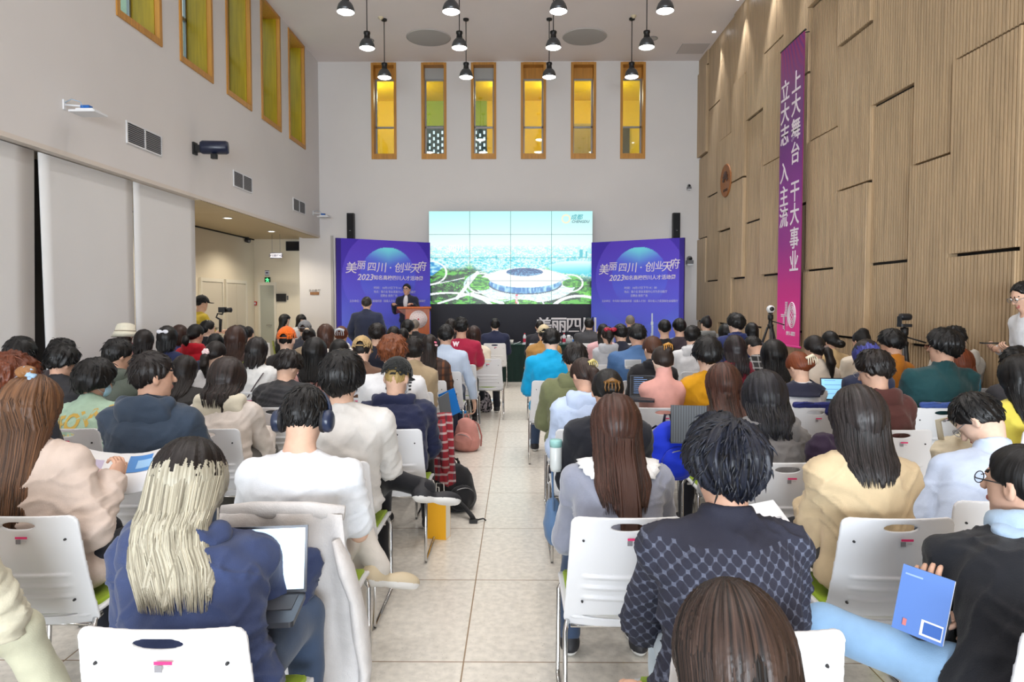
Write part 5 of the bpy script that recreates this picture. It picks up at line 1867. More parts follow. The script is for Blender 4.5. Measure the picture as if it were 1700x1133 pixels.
    am = d.get('fold', {'tee': 0.007, 'shirt': 0.006, 'sweat': 0.009, 'hoodie': 0.010, 'jacket': 0.010, 'coat': 0.010, 'puffer': 0.005, 'suit': 0.005, 'turtle': 0.004, 'knit': 0.006, 'cropped': 0.006}[kind])
    ph = rnd.random() * 20

    def garment_disp(V, Nn):
        x, y, z = V[:, 0] + ph, V[:, 1], V[:, 2]
        wv = vnoise(x * 4, y * 4, z * 4)
        n1 = vnoise(x * 9 + z * 5, y * 9, z * 16 + wv * 2.0)
        n2 = vnoise(x * 17 - z * 8 + wv * 2, y * 17, z * 26)
        ridge = (1 - np.abs(n1) * 2.2)
        n3 = 1 - 2.4 * np.abs(vnoise(x * 6 + 3.0, y * 7, z * 34 + 4 * wv + 6 * np.abs(x - ph)))
        n4 = 1 - 2.4 * np.abs(vnoise(x * 22 + z * 12, y * 20, z * 13 + 2 * wv))
        low_ = np.clip((N[2] - 0.12 - z) / 0.2, 0, 1)
        cr = lambda q, p=3.2: np.clip(1 - p * np.abs(q), 0, 1) ** 1.4
        k1 = cr(vnoise(x * 7 + z * 4, y * 6, z * 11 + wv * 2.2))
        k2 = cr(vnoise(x * 13 - z * 9 + 7, y * 11, z * 8 + wv * 1.6))
        k3 = cr(vnoise(x * 5 + 3.0, y * 6, z * 30 + 4 * wv + 5 * np.abs(x - ph)), 2.6)
        a = am * (0.9 * k1 + 0.8 * k2 + 1.0 * k3 * low_ + 0.5 * wv - 0.35)
        if kind == 'puffer':
            q2 = np.abs(np.sin((z + 0.06 * np.sin(x * 9) + 0.05 * np.sin(y * 14)) * 52 + 3 * np.abs(x - ph - N[0])))
            a = a + 0.016 * np.sqrt(q2) - 0.012
        if kind == 'knit':
            a = a + 0.002 * np.sin(x * 260)
        # keep the seat side calm so that cloth does not push through the chair shell
        a = a * np.clip((z - 0.45) / 0.12, 0.15, 1)
        return Nn * a[:, None]
    V, Q = g.nets()
    V = V + garment_disp(V, vnormals(V, Q))
    gm = d.get('gm') or mat('%s_cloth' % kind, gc, 0.82 if kind not in ('puffer',) else 0.5, d.get('gk', 'fabric'), **d.get('gkw', {}))
    name = {'tee': 'tee_shirt', 'sweat': 'sweatshirt', 'turtle': 'turtleneck', 'knit': 'knitted_top', 'suit': 'suit_jacket', 'puffer': 'puffer_jacket', 'cropped': 'top'}.get(kind, kind)
    top_o = obj(name, npmesh(name, V, Q, [gm]), None, root)
    gv = [V]
    if kind == 'hoodie' or d.get('hood'):
        hk = d.get('hood', 1.0) if not isinstance(d.get('hood', 1.0), bool) else 1.0
        hd_ = Field(N - 0.26 * hk, N + 0.22 * hk, hb)
        hd_.ell(N + np.array((0, -0.066, -0.060)) * hk, np.array((0.125, 0.050, 0.120)) * hk, np.array(Matrix.Rotation(0.30 - 0.3 * nod, 3, 'X')), 0.02)
        hd_.ell(N + np.array((0, -0.052, -0.135)) * hk, np.array((0.075, 0.040, 0.075)) * hk, None, 0.04)
        for sx in (-1, 1):
            hd_.cap(N + np.array((sx * 0.10, -0.04, 0.005)) * hk, N + np.array((sx * 0.075, 0.06, -0.055)) * hk, 0.030 * hk, 0.024 * hk, 0.04)
        hd_.ell(N + np.array((0, 0.0, 0.055)) * hk, np.array((0.085, 0.105, 0.085)) * hk, None, 0.015, True)
        V, Q = hd_.nets()
        Nn = vnormals(V, Q)
        nn = vnoise(V[:, 0] * 14 + ph, V[:, 1] * 14, V[:, 2] * 18)
        V = V + Nn * (am * 0.7 * (1 - 2 * np.abs(nn)))[:, None]
        obj('hood', npmesh('hood', V, Q, [d.get('hoodm') or gm]), None, root)
        gv.append(V)
    if kind in ('suit',) and d.get('eyes'):
        s = Field(Sh - 0.25, Sh + 0.3, 0.012)
        s.ell(Sh + np.array((0, ry * 0.62, -0.10)), (0.06, 0.075, 0.16), None, 0.02)
        torus(s, N + np.array((0, 0.006, 0.014)), nr + 0.008, 0.008, -0.35, 2.2, 0.01)
        obj('shirt', s.mesh('shirt', [mat('white_shirt', (226, 226, 230), 0.7, 'fabric')]), None, root)
    elif kind == 'suit' or d.get('inner'):
        s = Field(N - 0.14, N + 0.14, 0.012)
        torus(s, N + up * 0.024, nr + 0.007, 0.007, -0.2 - nod * 0.3, 2.4, 0.01)
        obj('shirt_collar', s.mesh('shirt_collar', [mat('white_shirt', d.get('inner', (226, 226, 230)), 0.7, 'fabric')]), None, root)

    # ---- legs and shoes
    lk = d.get('legs', rnd.choice('abc') if not stand else 'stand')
    tr, sh, joints = leg_meshes(lk if isinstance(lk, str) else 'custom%d' % int(px), None if isinstance(lk, str) else lk)
    t_o = obj('trousers', tr, None, root)
    slotted(t_o, mat('trouser_cloth', d.get('pants', rnd.choice(((38, 40, 48), (30, 30, 34), (62, 78, 104), (92, 90, 86), (40, 52, 78)))), 0.85, 'fabric'))
    for i, (H_, K_, A_) in enumerate(joints):
        sdir = d.get('shoe%d' % i)
        s_o = obj('shoe', sh, None, root)
        if sdir is None:
            s_o.location = (A_[0], A_[1] + 0.02, A_[2] - 0.10)
        else:
            y_ = norm(sdir[0])
            z_ = norm(np.array(sdir[1], float) - y_ * np.dot(sdir[1], y_))
            x_ = np.cross(y_, z_)
            s_o.matrix_local = Matrix(((x_[0], y_[0], z_[0], A_[0] - 0.08 * z_[0]), (x_[1], y_[1], z_[1], A_[1] - 0.08 * z_[1]), (x_[2], y_[2], z_[2], A_[2] - 0.08 * z_[2]), (0, 0, 0, 1)))
        if 'shoec' in d:
            slotted(s_o, mat('shoe_upper', d['shoec'], 0.6))
    # ---- hair
    ctx = dict(T=T, N=N, Sh=Sh, Rh=Rh, hs=hs, th=th, hh=hh, spine=spine, ry=ry, tc=tc, HB=HB, L=L, rnd=rnd, root=root, HM=HM, nod=nod, near=near, nr=nr, rx=rx, gv=np.concatenate(gv))
    make_hair(d, ctx)
    for e in d.get('ex', ()):
        EXTRA[e[0]](d, ctx, *e[1:])
    d['ctx'] = ctx
    return root


def make_hair(d, c):
    st = d.get('hair', 'short')
    capped = any(e[0] in ('cap', 'bucket') for e in d.get('ex', ()))
    if st == 'none':
        return
    T, Rh, hs, th, h, rnd = c['T'], c['Rh'], c['hs'], c['th'], c['hh'], c['rnd']
    if capped:
        th = 0.003
    N, near = c['N'], c['near']
    rs = rnd.random() * 30
    fem_long = st in ('long', 'bob')
    Ln = d.get('len', 0.34)
    lo = T - 0.19
    hi = T + 0.19
    if st == 'long':
        lo[2] = T[2] - Ln - 0.09
        lo[1] -= 0.12
        lo[0] -= 0.03
        hi[0] += 0.03
    if st == 'bob':
        lo[2] = T[2] - Ln - 0.07
    if st in ('pony', 'bun', 'low'):
        lo = lo - np.array((0.06, 0.12, 0.22))
        hi = hi + np.array((0.06, 0.0, 0.12))
    f = Field(lo, hi, h)
    tight = th if st in ('short', 'long', 'bob', 'curly', 'crop', 'bowl') else min(th, 0.014)
    if st == 'crop':
        tight = max(0.006, min(th, 0.012))
    R0 = np.array((0.076, 0.096, 0.100)) * hs
    oc = np.array((0, -0.008, 0.014)) * hs

    def local(X, Y, Z):
        x, y, z = X - T[0], Y - T[1], Z - T[2]
        return (Rh[0, 0] * x + Rh[1, 0] * y + Rh[2, 0] * z, Rh[0, 1] * x + Rh[1, 1] * y + Rh[2, 1] * z, Rh[0, 2] * x + Rh[1, 2] * y + Rh[2, 2] * z)

    def cover(X, Y, Z):
        x, y, z = local(X, Y, Z)
        x, y, z = x - oc[0], y - oc[1], z - oc[2]
        tz = np.clip((z / hs + 0.10) / 0.13, 0, 1)
        t_ = tight * (0.35 + 0.65 * tz) if st in ('short', 'crop', 'curly') else tight * np.ones_like(tz)
        k0 = np.sqrt((x / (R0[0] + t_)) ** 2 + (y / (R0[1] + t_)) ** 2 + (z / (R0[2] + t_)) ** 2)
        k1 = np.sqrt((x / (R0[0] + t_) ** 2) ** 2 + (y / (R0[1] + t_) ** 2) ** 2 + (z / (R0[2] + t_) ** 2) ** 2) + 1e-6
        return np.where(k0 < 0.1, -0.07, k0 * (k0 - 1) / k1)
    f.add(cover, T - 0.19, T + 0.19, 0)
    low = {'short': -0.016, 'crop': -0.008, 'curly': -0.03, 'bowl': -0.045}.get(st, -0.02)
    low = d.get('low', low) * hs
    if st in ('short', 'crop', 'curly', 'bowl', 'pony', 'bun', 'low'):
        sl = 0.62 if st != 'bowl' else 0.45

        def rem(X, Y, Z):
            x, y, z = local(X, Y, Z)
            # hairline: low at the nape, over the ears, high at the forehead
            line = sl * y + low + 0.006 * vnoise(x * 70 + rs, y * 50, z * 0) - 0.016 * np.exp(-(x / 0.035) ** 2) * (y < 0) - 0.022 * hs * np.exp(-((y - 0.015) / 0.018) ** 2) * (np.abs(x) > 0.05) * 0 + np.where(y > 0.045 * hs, (y - 0.045 * hs) * 1.2, 0)
            return (z - line) * 0.8
        f.cut(rem, T - 0.2, T + 0.2, 0.006)
    else:
        fr = d.get('fringe', 0.045) * hs

        def rem(X, Y, Z):
            x, y, z = local(X, Y, Z)
            return np.maximum(np.maximum((0.040 * hs + 0.15 * np.abs(x)) - y, z - fr), np.abs(x) - 0.072 * hs)
        f.cut(rem, T - 0.2, T + 0.2, 0.01)
    if fem_long:
        z0 = T[2] + 0.02
        zE = T[2] - Ln
        ts = np.linspace(0, 1, 24)
        zz = z0 + (zE - z0) * ts
        yc, rxx, ryy, xc = [], [], [], []
        wide = d.get('spread', 1.0)
        gv = c['gv']
        gv = gv[(gv[:, 2] > zE - 0.05) & (gv[:, 2] < N[2] + 0.10)]
        head_out = T[1] + (Rh @ np.array((0, -0.004, 0)))[1] - (0.093 + tight) * hs
        for z, t in zip(zz, ts):
            dzh = T[2] - z
            k = np.clip(dzh / 0.22, 0, 1)
            x_ = T[0] + (N[0] - T[0]) * np.clip(dzh / 0.25, 0, 1) * 0.7
            out = head_out + (N[1] - 0.072 - head_out) * k * k * (3 - 2 * k)
            sel = gv[(np.abs(gv[:, 2] - z) < 0.018) & (np.abs(gv[:, 0] - x_) < 0.075)]
            if len(sel):
                out = min(out, sel[:, 1].min() - 0.010)
            kk = np.clip((N[2] + 0.02 - z) / 0.14, 0, 1)
            r1 = (0.076 + tight) * hs * (1 + 0.10 * kk * wide) * (1.0 - 0.25 * max(0, t - 0.75) / 0.25)
            r1 *= 0.955 + 0.045 * min(1, max(0, (dzh + 0.02) / 0.06))
            r2 = ((0.084 + tight) * hs * (1 - 0.42 * np.clip(dzh / 0.17, 0, 1))) * (1 - kk) + 0.034 * kk
            yc.append(out); rxx.append(r1); ryy.append(r2); xc.append(x_ + d.get('hairx', 0) * kk)
        yo = np.convolve(np.r_[[yc[0]] * 5, yc, [yc[-1]] * 5], np.ones(11) / 11, 'valid')
        yo = np.minimum(yo, np.array(yc) + 0.006)
        yc = list(yo + np.array(ryy))
        order = np.argsort(zz)
        zs_, yc, rxx, ryy, xc = zz[order], np.array(yc)[order], np.array(rxx)[order], np.array(ryy)[order], np.array(xc)[order]

        def drape(X, Y, Z):
            zq = Z.ravel()
            Yc = np.interp(zq, zs_, yc).astype(np.float32)[None, None, :]
            Rx = np.interp(zq, zs_, rxx).astype(np.float32)[None, None, :]
            Ry = np.interp(zq, zs_, ryy).astype(np.float32)[None, None, :]
            Xc = np.interp(zq, zs_, xc).astype(np.float32)[None, None, :]
            x, y = X - Xc, Y - Yc
            k0 = np.sqrt((x / Rx) ** 2 + (y / Ry) ** 2)
            dd = (k0 - 1) * np.minimum(Rx, Ry) * 0.9
            front = Y - (Yc + Ry * 0.55)
            rag = zE + 0.035 * vnoise(X * 45 + rs, Y * 8, X * 0) + 0.03 * vnoise(X * 16 + rs, Y * 0, X * 0) + 0.35 * (X - T[0]) ** 2 * 6 * (0.12 if st == 'bob' else 0.5)
            return np.maximum(np.maximum(dd, np.maximum(rag - Z, Z - z0)), front * 0.8)
        f.add(drape, (lo[0], lo[1], zE - 0.06), (hi[0], hi[1], z0), 0.007)
        # neck kept free in front
        f.cap(N + np.array((0, 0.03, -0.05)), c['L'](0, 0.06, -0.12), c['nr'] + 0.01, 0.06, 0.02, True)
    if st == 'pony':
        b = c['L'](*d.get('knot', (0, -0.108, 0.02)))
        e = np.array((b[0] * 0.7 + N[0] * 0.3 + d.get('tx', 0), b[1] - 0.05, b[2] - d.get('tail', 0.26)))
        m1 = b + np.array((0, -0.05, -0.02))
        m2 = (m1 + e) / 2 + np.array((0, -0.02, 0.02))
        f.cap(b, m1, 0.022, 0.034, 0.02).cap(m1, m2, 0.036, 0.038, 0.02).cap(m2, e, 0.038, 0.010, 0.02)
    if st in ('bun', 'low'):
        k = d.get('knot', (0, -0.105, 0.055) if st == 'bun' else (0, -0.12, -0.045))
        r_ = d.get('kr', 0.042)
        f.ell(c['L'](*k), (r_ * 1.15, r_, r_ * 0.95), None, 0.015)
    V, Q = f.nets()
    if not len(V):
        return
    Nn = vnormals(V, Q)
    P = (V - T) @ Rh / hs
    phi = np.arctan2(P[:, 0], -P[:, 1] + 0.02)
    if fem_long:
        below = np.clip((T[2] - V[:, 2]) / 0.1, 0, 1)
        phi = np.arctan2(P[:, 0], -P[:, 1] + 0.02)
        u = np.where(below > 0.5, (V[:, 0] - T[0]) / 0.1, phi)
        u = phi * (1 - below) + below * (V[:, 0] - T[0]) / 0.1
        a = 0.0045 * vnoise(u * 9 + rs, V[:, 2] * 2.5, V[:, 1] * 3) + 0.0028 * vnoise(u * 26 + rs, V[:, 2] * 4, V[:, 1] * 5) + 0.0015 * vnoise(u * 60 + rs, V[:, 2] * 5, V[:, 1] * 6)
    else:
        # strands run out from the whorl at the crown
        q = P - np.array((0.012, -0.055, 0.10))
        phi = np.arctan2(q[:, 0], -q[:, 1])
        dist = np.linalg.norm(q, axis=1)
        am = {'short': 0.30, 'crop': 0.10, 'curly': 0.2, 'bowl': 0.16}.get(st, 0.12) * max(tight, 0.012)
        a = am * (0.8 * vnoise(phi * 5 + rs, dist * 22, phi * 0) + 0.7 * vnoise(phi * 13 + rs, dist * 10, phi * 0 + 5)) + 0.0015 * vnoise(phi * 30, dist * 14, phi * 0)
        if st == 'curly':
            a = a + 0.012 * (vnoise(P[:, 0] * 38 + rs, P[:, 1] * 38, P[:, 2] * 38)) + 0.005 * vnoise(P[:, 0] * 80, P[:, 1] * 80, P[:, 2] * 80)
    V = V + Nn * a[:, None]
    if fem_long:
        S0 = np.stack([np.where(below > 0.5, V[:, 0] - T[0], phi * 0.095), V[:, 2], phi * 0], 1)
    else:
        S0 = np.stack([phi * 0.08, dist * 1.5, phi * 0], 1)
    mi = None
    mats = [c['HM']]
    if 'roots' in d:
        mats.append(mat('hair', HAIRC[d['roots']], 0.42, 'hair'))
        zr = P[:, 2] + 0.035 * vnoise(phi * 34, P[:, 1] * 0, P[:, 2] * 0)
        fc = zr[Q].mean(1)
        if d.get('roots_low'):
            mi = (fc < d['roots_low']).astype(int)
        else:
            mi = (fc > d.get('roots_at', 0.075)).astype(int)
    # loose locks that break up the outline
    Ss = [S0]

    def strand_of(v):
        Ss.append(np.stack([np.full(len(v), rnd.random() * 3), np.linspace(0, 0.3, len(v)), np.zeros(len(v))], 1))
    Vs, Qs, n = [V], [Q], len(V)
    mis = [mi if mi is not None else np.zeros(len(Q), int)]
    nl = int(np.clip(1150 / max(near, 0.9) ** 1.3, 16, 1100)) if near < 9 and not capped else 0
    if fem_long and nl:
        base_n = len(mats)
        if near < 6:
            hc_ = np.array(HAIRC[d['hc']] if isinstance(d.get('hc', 'black'), str) else d['hc'], float) if 'hc' in d else np.array(HAIRC['black'], float)
            tip_ = np.array(d.get('tip', np.minimum(hc_ * 1.5 + 8, 255)), float)
            mats += [mat('hair_light', tuple(int(q) for q in hc_ * 0.65 + tip_ * 0.35), 0.42, 'hair'), mat('hair_deep', tuple(int(q) for q in hc_ * 0.78), 0.45, 'hair')]
        full = near < 3.2
        part = rnd.uniform(-0.25, 0.25)
        for k in range(nl):
            ph_ = rnd.uniform(-1.45, 1.45)
            xx0 = math.sin(ph_)
            pts = []
            if full and rnd.random() < (0.75 if near > 1.3 else 0.96):
                st_ = rnd.uniform(0.10 if near > 1.3 else 0.02, 0.9)
                for th_ in np.linspace(st_, 1.45, 5):
                    pl = np.array(((R0[0] + tight) * math.sin(th_) * xx0 + 0.02 * part * math.cos(th_), -(R0[1] + tight) * math.sin(th_) * math.cos(ph_) + 0.03 * math.cos(th_), (R0[2] + tight) * math.cos(th_))) * 1.006 + oc
                    pts.append(T + Rh @ pl)
                zt = T[2] - 0.02
            else:
                zt = T[2] - rnd.uniform(0.0, Ln * 0.55)
            zl = zE - 0.02 + 0.10 * rnd.random() ** 2
            if zt - zl < 0.04:
                continue
            for t in np.linspace(0.1 if pts else 0, 1, 6):
                z = zt + (zl - zt) * t
                Rx = np.interp(z, zs_, rxx); Ry = np.interp(z, zs_, ryy)
                Yc = np.interp(z, zs_, yc); Xc = np.interp(z, zs_, xc)
                xx = np.clip(xx0 + 0.07 * (t ** 2) * math.sin(k * 1.7), -0.99, 0.99)
                pts.append(np.array((Xc + Rx * xx * 1.01, Yc - Ry * math.sqrt(max(0.02, 1 - xx * xx)) * (1.005 + 0.006 * (k % 3)), z)))
            wd = rnd.uniform(0.0013, 0.0032) * (1.0 if near < 3.2 else 1.5)
            v, q_ = tube_quads(pts, [wd * 0.5] + [wd] * (len(pts) - 3) + [wd * 0.7, wd * 0.2], 6)
            Vs.append(v); Qs.append(np.array(q_) + n); n += len(v)
            strand_of(v)
            m_ = 0 if base_n == len(mats) else rnd.choice((0, base_n, base_n + 1, 0))
            if 'roots' in d and not d.get('roots_low') and full and len(pts) > 8:
                hi_ = (P_hi := (v - T) @ Rh / hs)[:, 2]
                fz = hi_[np.array(q_)].mean(1)
                mis.append(np.where(fz > d.get('roots_at', 0.075) - 0.08 + 0.12 * rnd.random(), 1, m_))
            else:
                mis.append(np.full(len(q_), m_))
    elif st in ('short', 'curly', 'bowl') and nl:
        wl = np.array((0.012, -0.055, 0.10))
        for k in range(int(nl * 1.5)):
            i = rnd.randrange(len(V))
            p, nn = V[i], Nn[i]
            if P[i][2] < 0.62 * P[i][1] + low / hs + 0.03 or P[i][1] > 0.075:
                continue
            away = (P[i] - wl)
            away = Rh @ (away / (np.linalg.norm(away) + 1e-6))
            t_ = norm(away - nn * np.dot(away, nn) + np.array((rnd.uniform(-.3, .3), rnd.uniform(-.3, .3), -0.1)))
            l_ = rnd.uniform(0.022, 0.042) * (0.55 + 16 * min(tight, 0.03))
            lift = rnd.uniform(0.02, 0.16)
            pts = [p - nn * 0.004, p + t_ * l_ * 0.4 + nn * l_ * lift * 0.6, p + t_ * l_ * 0.8 + nn * l_ * lift * 0.6, p + t_ * l_ * 1.1 + nn * l_ * lift * 0.2]
            wd = rnd.uniform(0.002, 0.004)
            v, q_ = tube_quads(pts, [wd, wd, wd * 0.7, wd * 0.2], 6)
            Vs.append(v); Qs.append(np.array(q_) + n); n += len(v)
            strand_of(v)
            mis.append(np.full(len(q_), mis[0][0] if False else 0))
    V, Q = np.concatenate(Vs), np.concatenate(Qs)
    hm = npmesh('hair', V, Q, mats, True, np.concatenate(mis))
    at_ = hm.attributes.new('strand', 'FLOAT_VECTOR', 'POINT')
    at_.data.foreach_set('vector', np.concatenate(Ss).astype(np.float32).ravel())
    o = obj('hair', hm, None, c['root'])
    c['hair'] = o


# ---- things people wear, each a part of its wearer
def ex_cap(d, c, rgb, hole=True, brim=1):
    T, Rh, hs, th = c['T'], c['Rh'], c['hs'], min(c['th'], 0.02)
    f = Field(T - 0.22, T + 0.22, min(0.010, c['hh'] * 1.2))
    R = (np.array((0.078, 0.098, 0.100)) + th + 0.008)
    f.ell(c['L'](0, -0.008, 0.022), R * hs, Rh, 0.01)
    low = T + Rh @ np.array((0, 0, 0.012)) * hs
    up = Rh @ norm((0, -0.18, 1))
    f.cut(lambda X, Y, Z: ((X - low[0]) * up[0] + (Y - low[1]) * up[1] + (Z - low[2]) * up[2]), T - 0.22, T + 0.22, 0.004)
    f.ell(c['L'](0, -0.008, 0.012), (R - 0.006) * hs, Rh, 0.0, True)
    if brim:
        f.ell(c['L'](0, 0.135, 0.03), np.array((0.075, 0.075, 0.008)) * hs, Rh, 0.012)
    if hole:
        f.ell(c['L'](0, -0.125, 0.025), np.array((0.034, 0.04, 0.030)) * hs, Rh, 0.004, True)
    o = obj('cap', f.mesh('cap', [mat('cap_cloth', rgb, 0.8, 'fabric')]), None, c['root'])
    m = MB().ball(c['L'](0, -0.008, 0.022 + (0.108 + th)), 0.008, 8, 6)
    obj('cap_button', m, mat('cap_cloth', rgb, 0.8, 'fabric'), o)
    if hole:
        obj('cap_strap', MB().tube([c['L'](-0.036, -0.112 - th * 0.9, 0.014), c['L'](0, -0.121 - th * 0.9, 0.012), c['L'](0.036, -0.112 - th * 0.9, 0.014)], 0.006, 6), mat('cap_cloth', rgb, 0.8, 'fabric'), o)


def ex_bucket(d, c, rgb):
    T, Rh, hs = c['T'], c['Rh'], c['hs']
    R4 = Rh
    prof = [(0.142, -0.012), (0.145, -0.016), (0.118, 0.045), (0.108, 0.05), (0.1, 0.11), (0.085, 0.135), (0.04, 0.148), (0.0005, 0.15)]
    m = MB().lathe(prof, 28, T + Rh @ np.array((0, -0.005, 0.0)), R=R4, cap=False)
    o = obj('bucket_hat', m, mat('hat_knit', rgb, 0.9, 'fabric', fine=90.0, bump=0.6), c['root'])
    obj('hat_band', MB().lathe([(0.113, 0.044), (0.114, 0.052), (0.111, 0.06)], 28, T + Rh @ np.array((0, -0.005, 0.0)), R=R4, cap=False), mat('hat_band_cloth', (150, 140, 120), 0.9, 'fabric'), o)


def ex_headphones(d, c):
    L, hs = c['L'], c['hs']
    M = mat('navy_headphone', (30, 42, 68), 0.3)
    th = c['th']
    pts = []
    for t in np.linspace(-0.05, PI + 0.05, 15):
        pts.append(L((0.098 + th * 0.5) * math.cos(t), -0.005, -0.01 + (0.122 + th) * math.sin(t)))
    o = obj('headphones', MB().tube(pts, 0.009, 8, flat=1.6), M, c['root'])
    for sx in (-1, 1):
        R = c['Rh'] @ np.array(Matrix.Rotation(sx * PI / 2, 3, 'Y'))
        obj('ear_cup', MB().lathe([(0.0005, -0.012), (0.036, -0.01), (0.045, 0.0), (0.047, 0.018), (0.042, 0.03), (0.03, 0.036), (0.0005, 0.037)], 24, L(sx * 0.088, -0.012, -0.02), R=R), M, o)
        obj('ear_pad', MB().lathe([(0.030, -0.016), (0.045, -0.012), (0.048, -0.002), (0.045, 0.004)], 24, L(sx * 0.088, -0.012, -0.02), R=R, cap=False), mat('ear_pad_black', (22, 22, 26), 0.7), o)


def ex_glasses(d, c, rgb=(40, 38, 38)):
    L = c['L']
    m = MB()
    for sx in (-1, 1):
        pts = [L(sx * 0.033 + 0.024 * math.cos(t), 0.106, 0.002 + 0.019 * math.sin(t)) for t in np.linspace(0, 2 * PI, 15)]
        m.tube(pts, 0.0018, 5)
        m.tube([L(sx * 0.057, 0.106, 0.006), L(sx * 0.074, 0.09, 0.006), L(sx * 0.081, 0.0, 0.006), L(sx * 0.080, -0.022, -0.006)], 0.0022, 5)
    m.tube([L(-0.010, 0.114, 0.006), L(0.010, 0.114, 0.006)], 0.0018, 5)
    o = obj('glasses', m, mat('glasses_frame', rgb, 0.3, metal=0.5), c['root'])
    g = MB()
    for sx in (-1, 1):
        ring = [L(sx * 0.033 + 0.023 * math.cos(t), 0.106, 0.002 + 0.018 * math.sin(t)) for t in np.linspace(0, 2 * PI, 15)[:-1]]
        g.add(ring, [tuple(range(14))])
    obj('lens', g, mat('spectacle_glass', (240, 244, 246), 0.05, 'glass', reflect=0.06), o)


def ex_mask(d, c, rgb=(170, 205, 226)):
    T, Rh, hs = c['T'], c['Rh'], c['hs']
    f = Field(T - 0.18, T + 0.18, 0.009)
    f.ell(c['L'](0, 0.046, -0.055), np.array((0.070, 0.068, 0.060)) * hs, Rh, 0.01)
    f.ell(c['L'](0, 0.010, -0.050), np.array((0.085, 0.062, 0.085)) * hs, Rh, 0.0, True)
    o = obj('face_mask', f.mesh('face_mask', [mat('mask_blue', rgb, 0.8, 'fabric')]), None, c['root'])
    m = MB()
    for sx in (-1, 1):
        m.tube([c['L'](sx * 0.062, 0.06, -0.03), c['L'](sx * 0.083, 0.01, 0.0), c['L'](sx * 0.088, -0.03, -0.01), c['L'](sx * 0.08, -0.005, -0.05), c['L'](sx * 0.058, 0.05, -0.08)], 0.002, 5)
    obj('ear_loop', m, mat('loop_white', (232, 232, 236), 0.7), o)


def ex_knot(d, c, rgb, pos=(0, -0.115, 0.02), R=0.026, r=0.010, name='hair_tie'):
    f = MB()
    n = 22
    p0 = c['L'](*pos)
    pts = [p0 + c['Rh'] @ (np.array((R * math.cos(t), 0.012 * math.sin(t * 7), R * math.sin(t))) * (1 + 0.14 * math.sin(t * 9))) for t in np.linspace(0, 2 * PI, n)]
    f.tube(pts, r, 7)
    obj(name, f, mat(name, rgb, 0.8, 'fabric'), c['root'])


def ex_clip(d, c, rgb, pos=(0, -0.118, 0.04), s=1.0, kind='claw'):
    m = MB()
    L = c['L']
    x, y, z = pos
    if kind == 'claw':
        m.tube([L(x - 0.038 * s, y, z), L(x, y - 0.02 * s, z + 0.008 * s), L(x + 0.038 * s, y, z)], [0.008 * s, 0.011 * s, 0.008 * s], 8)
        for k in range(5):
            t = -0.03 + 0.015 * k
            m.tube([L(x + t * s, y - 0.014 * s, z), L(x + t * 1.2 * s, y - 0.006 * s, z - 0.03 * s), L(x + t * s, y + 0.006 * s, z - 0.042 * s)], 0.0035 * s, 5)
    elif kind == 'bow':
        for sx in (-1, 1):
            m.ball(L(x + sx * 0.022 * s, y - 0.006, z + 0.004), (0.021 * s, 0.007 * s, 0.014 * s), 10, 6)
        m.ball(L(x, y - 0.01, z + 0.002), 0.008 * s, 8, 6)
    elif kind == 'flower':
        for k in range(6):
            a = k * PI / 3
            m.ball(L(x + 0.017 * s * math.cos(a), y - 0.006, z + 0.017 * s * math.sin(a)), (0.013 * s, 0.008 * s, 0.013 * s), 8, 6)
        m.ball(L(x, y - 0.012, z), 0.008 * s, 8, 6)
    else:
        m.tube([L(x - 0.024 * s, y, z), L(x + 0.024 * s, y - 0.004, z - 0.012 * s)], 0.006 * s, 6, flat=1.5)
    obj({'claw': 'claw_clip', 'bow': 'bow_clip', 'flower': 'flower_clip'}.get(kind, 'hair_clip'), m, mat('clip', rgb, 0.35), c['root'])


def ex_strap(d, c, rgb, rx=1, w=0.016):
    """bag strap across the back from one shoulder to the other hip"""
    pts = []
    for t in np.linspace(0, 1, 12):
        s = c['spine'](0.95 - 0.75 * t)
        x = rx * (0.11 - 0.22 * t)
        pts.append(s + np.array((x, -(c['ry'] + c['tc'] + 0.014) * math.sqrt(max(0.3, 1 - (x / 0.22) ** 2)), 0.02)))
    obj('bag_strap', MB().tube(pts, w * 0.6, 6, flat=0.4), mat('strap', rgb, 0.6), c['root'])


def ex_scarf(d, c, rgb):
    f = Field(c['N'] - 0.2, c['N'] + 0.2, 0.012)
    torus(f, c['N'] + np.array((0, 0.0, 0.02)), c['nr'] + 0.03, 0.030, -0.3, 1.5, 0.02)
    f.ell(c['N'] + np.array((0.05, -0.09, -0.08)), (0.05, 0.03, 0.11), None, 0.03)

    def disp(V):
        n = vnoise(V[:, 0] * 30, V[:, 1] * 30, V[:, 2] * 40)
        return np.stack([n, n, n], 1) * 0.004
    obj('scarf', f.mesh('scarf', [mat('scarf_cloth', rgb, 0.85, 'fabric')], disp), None, c['root'])


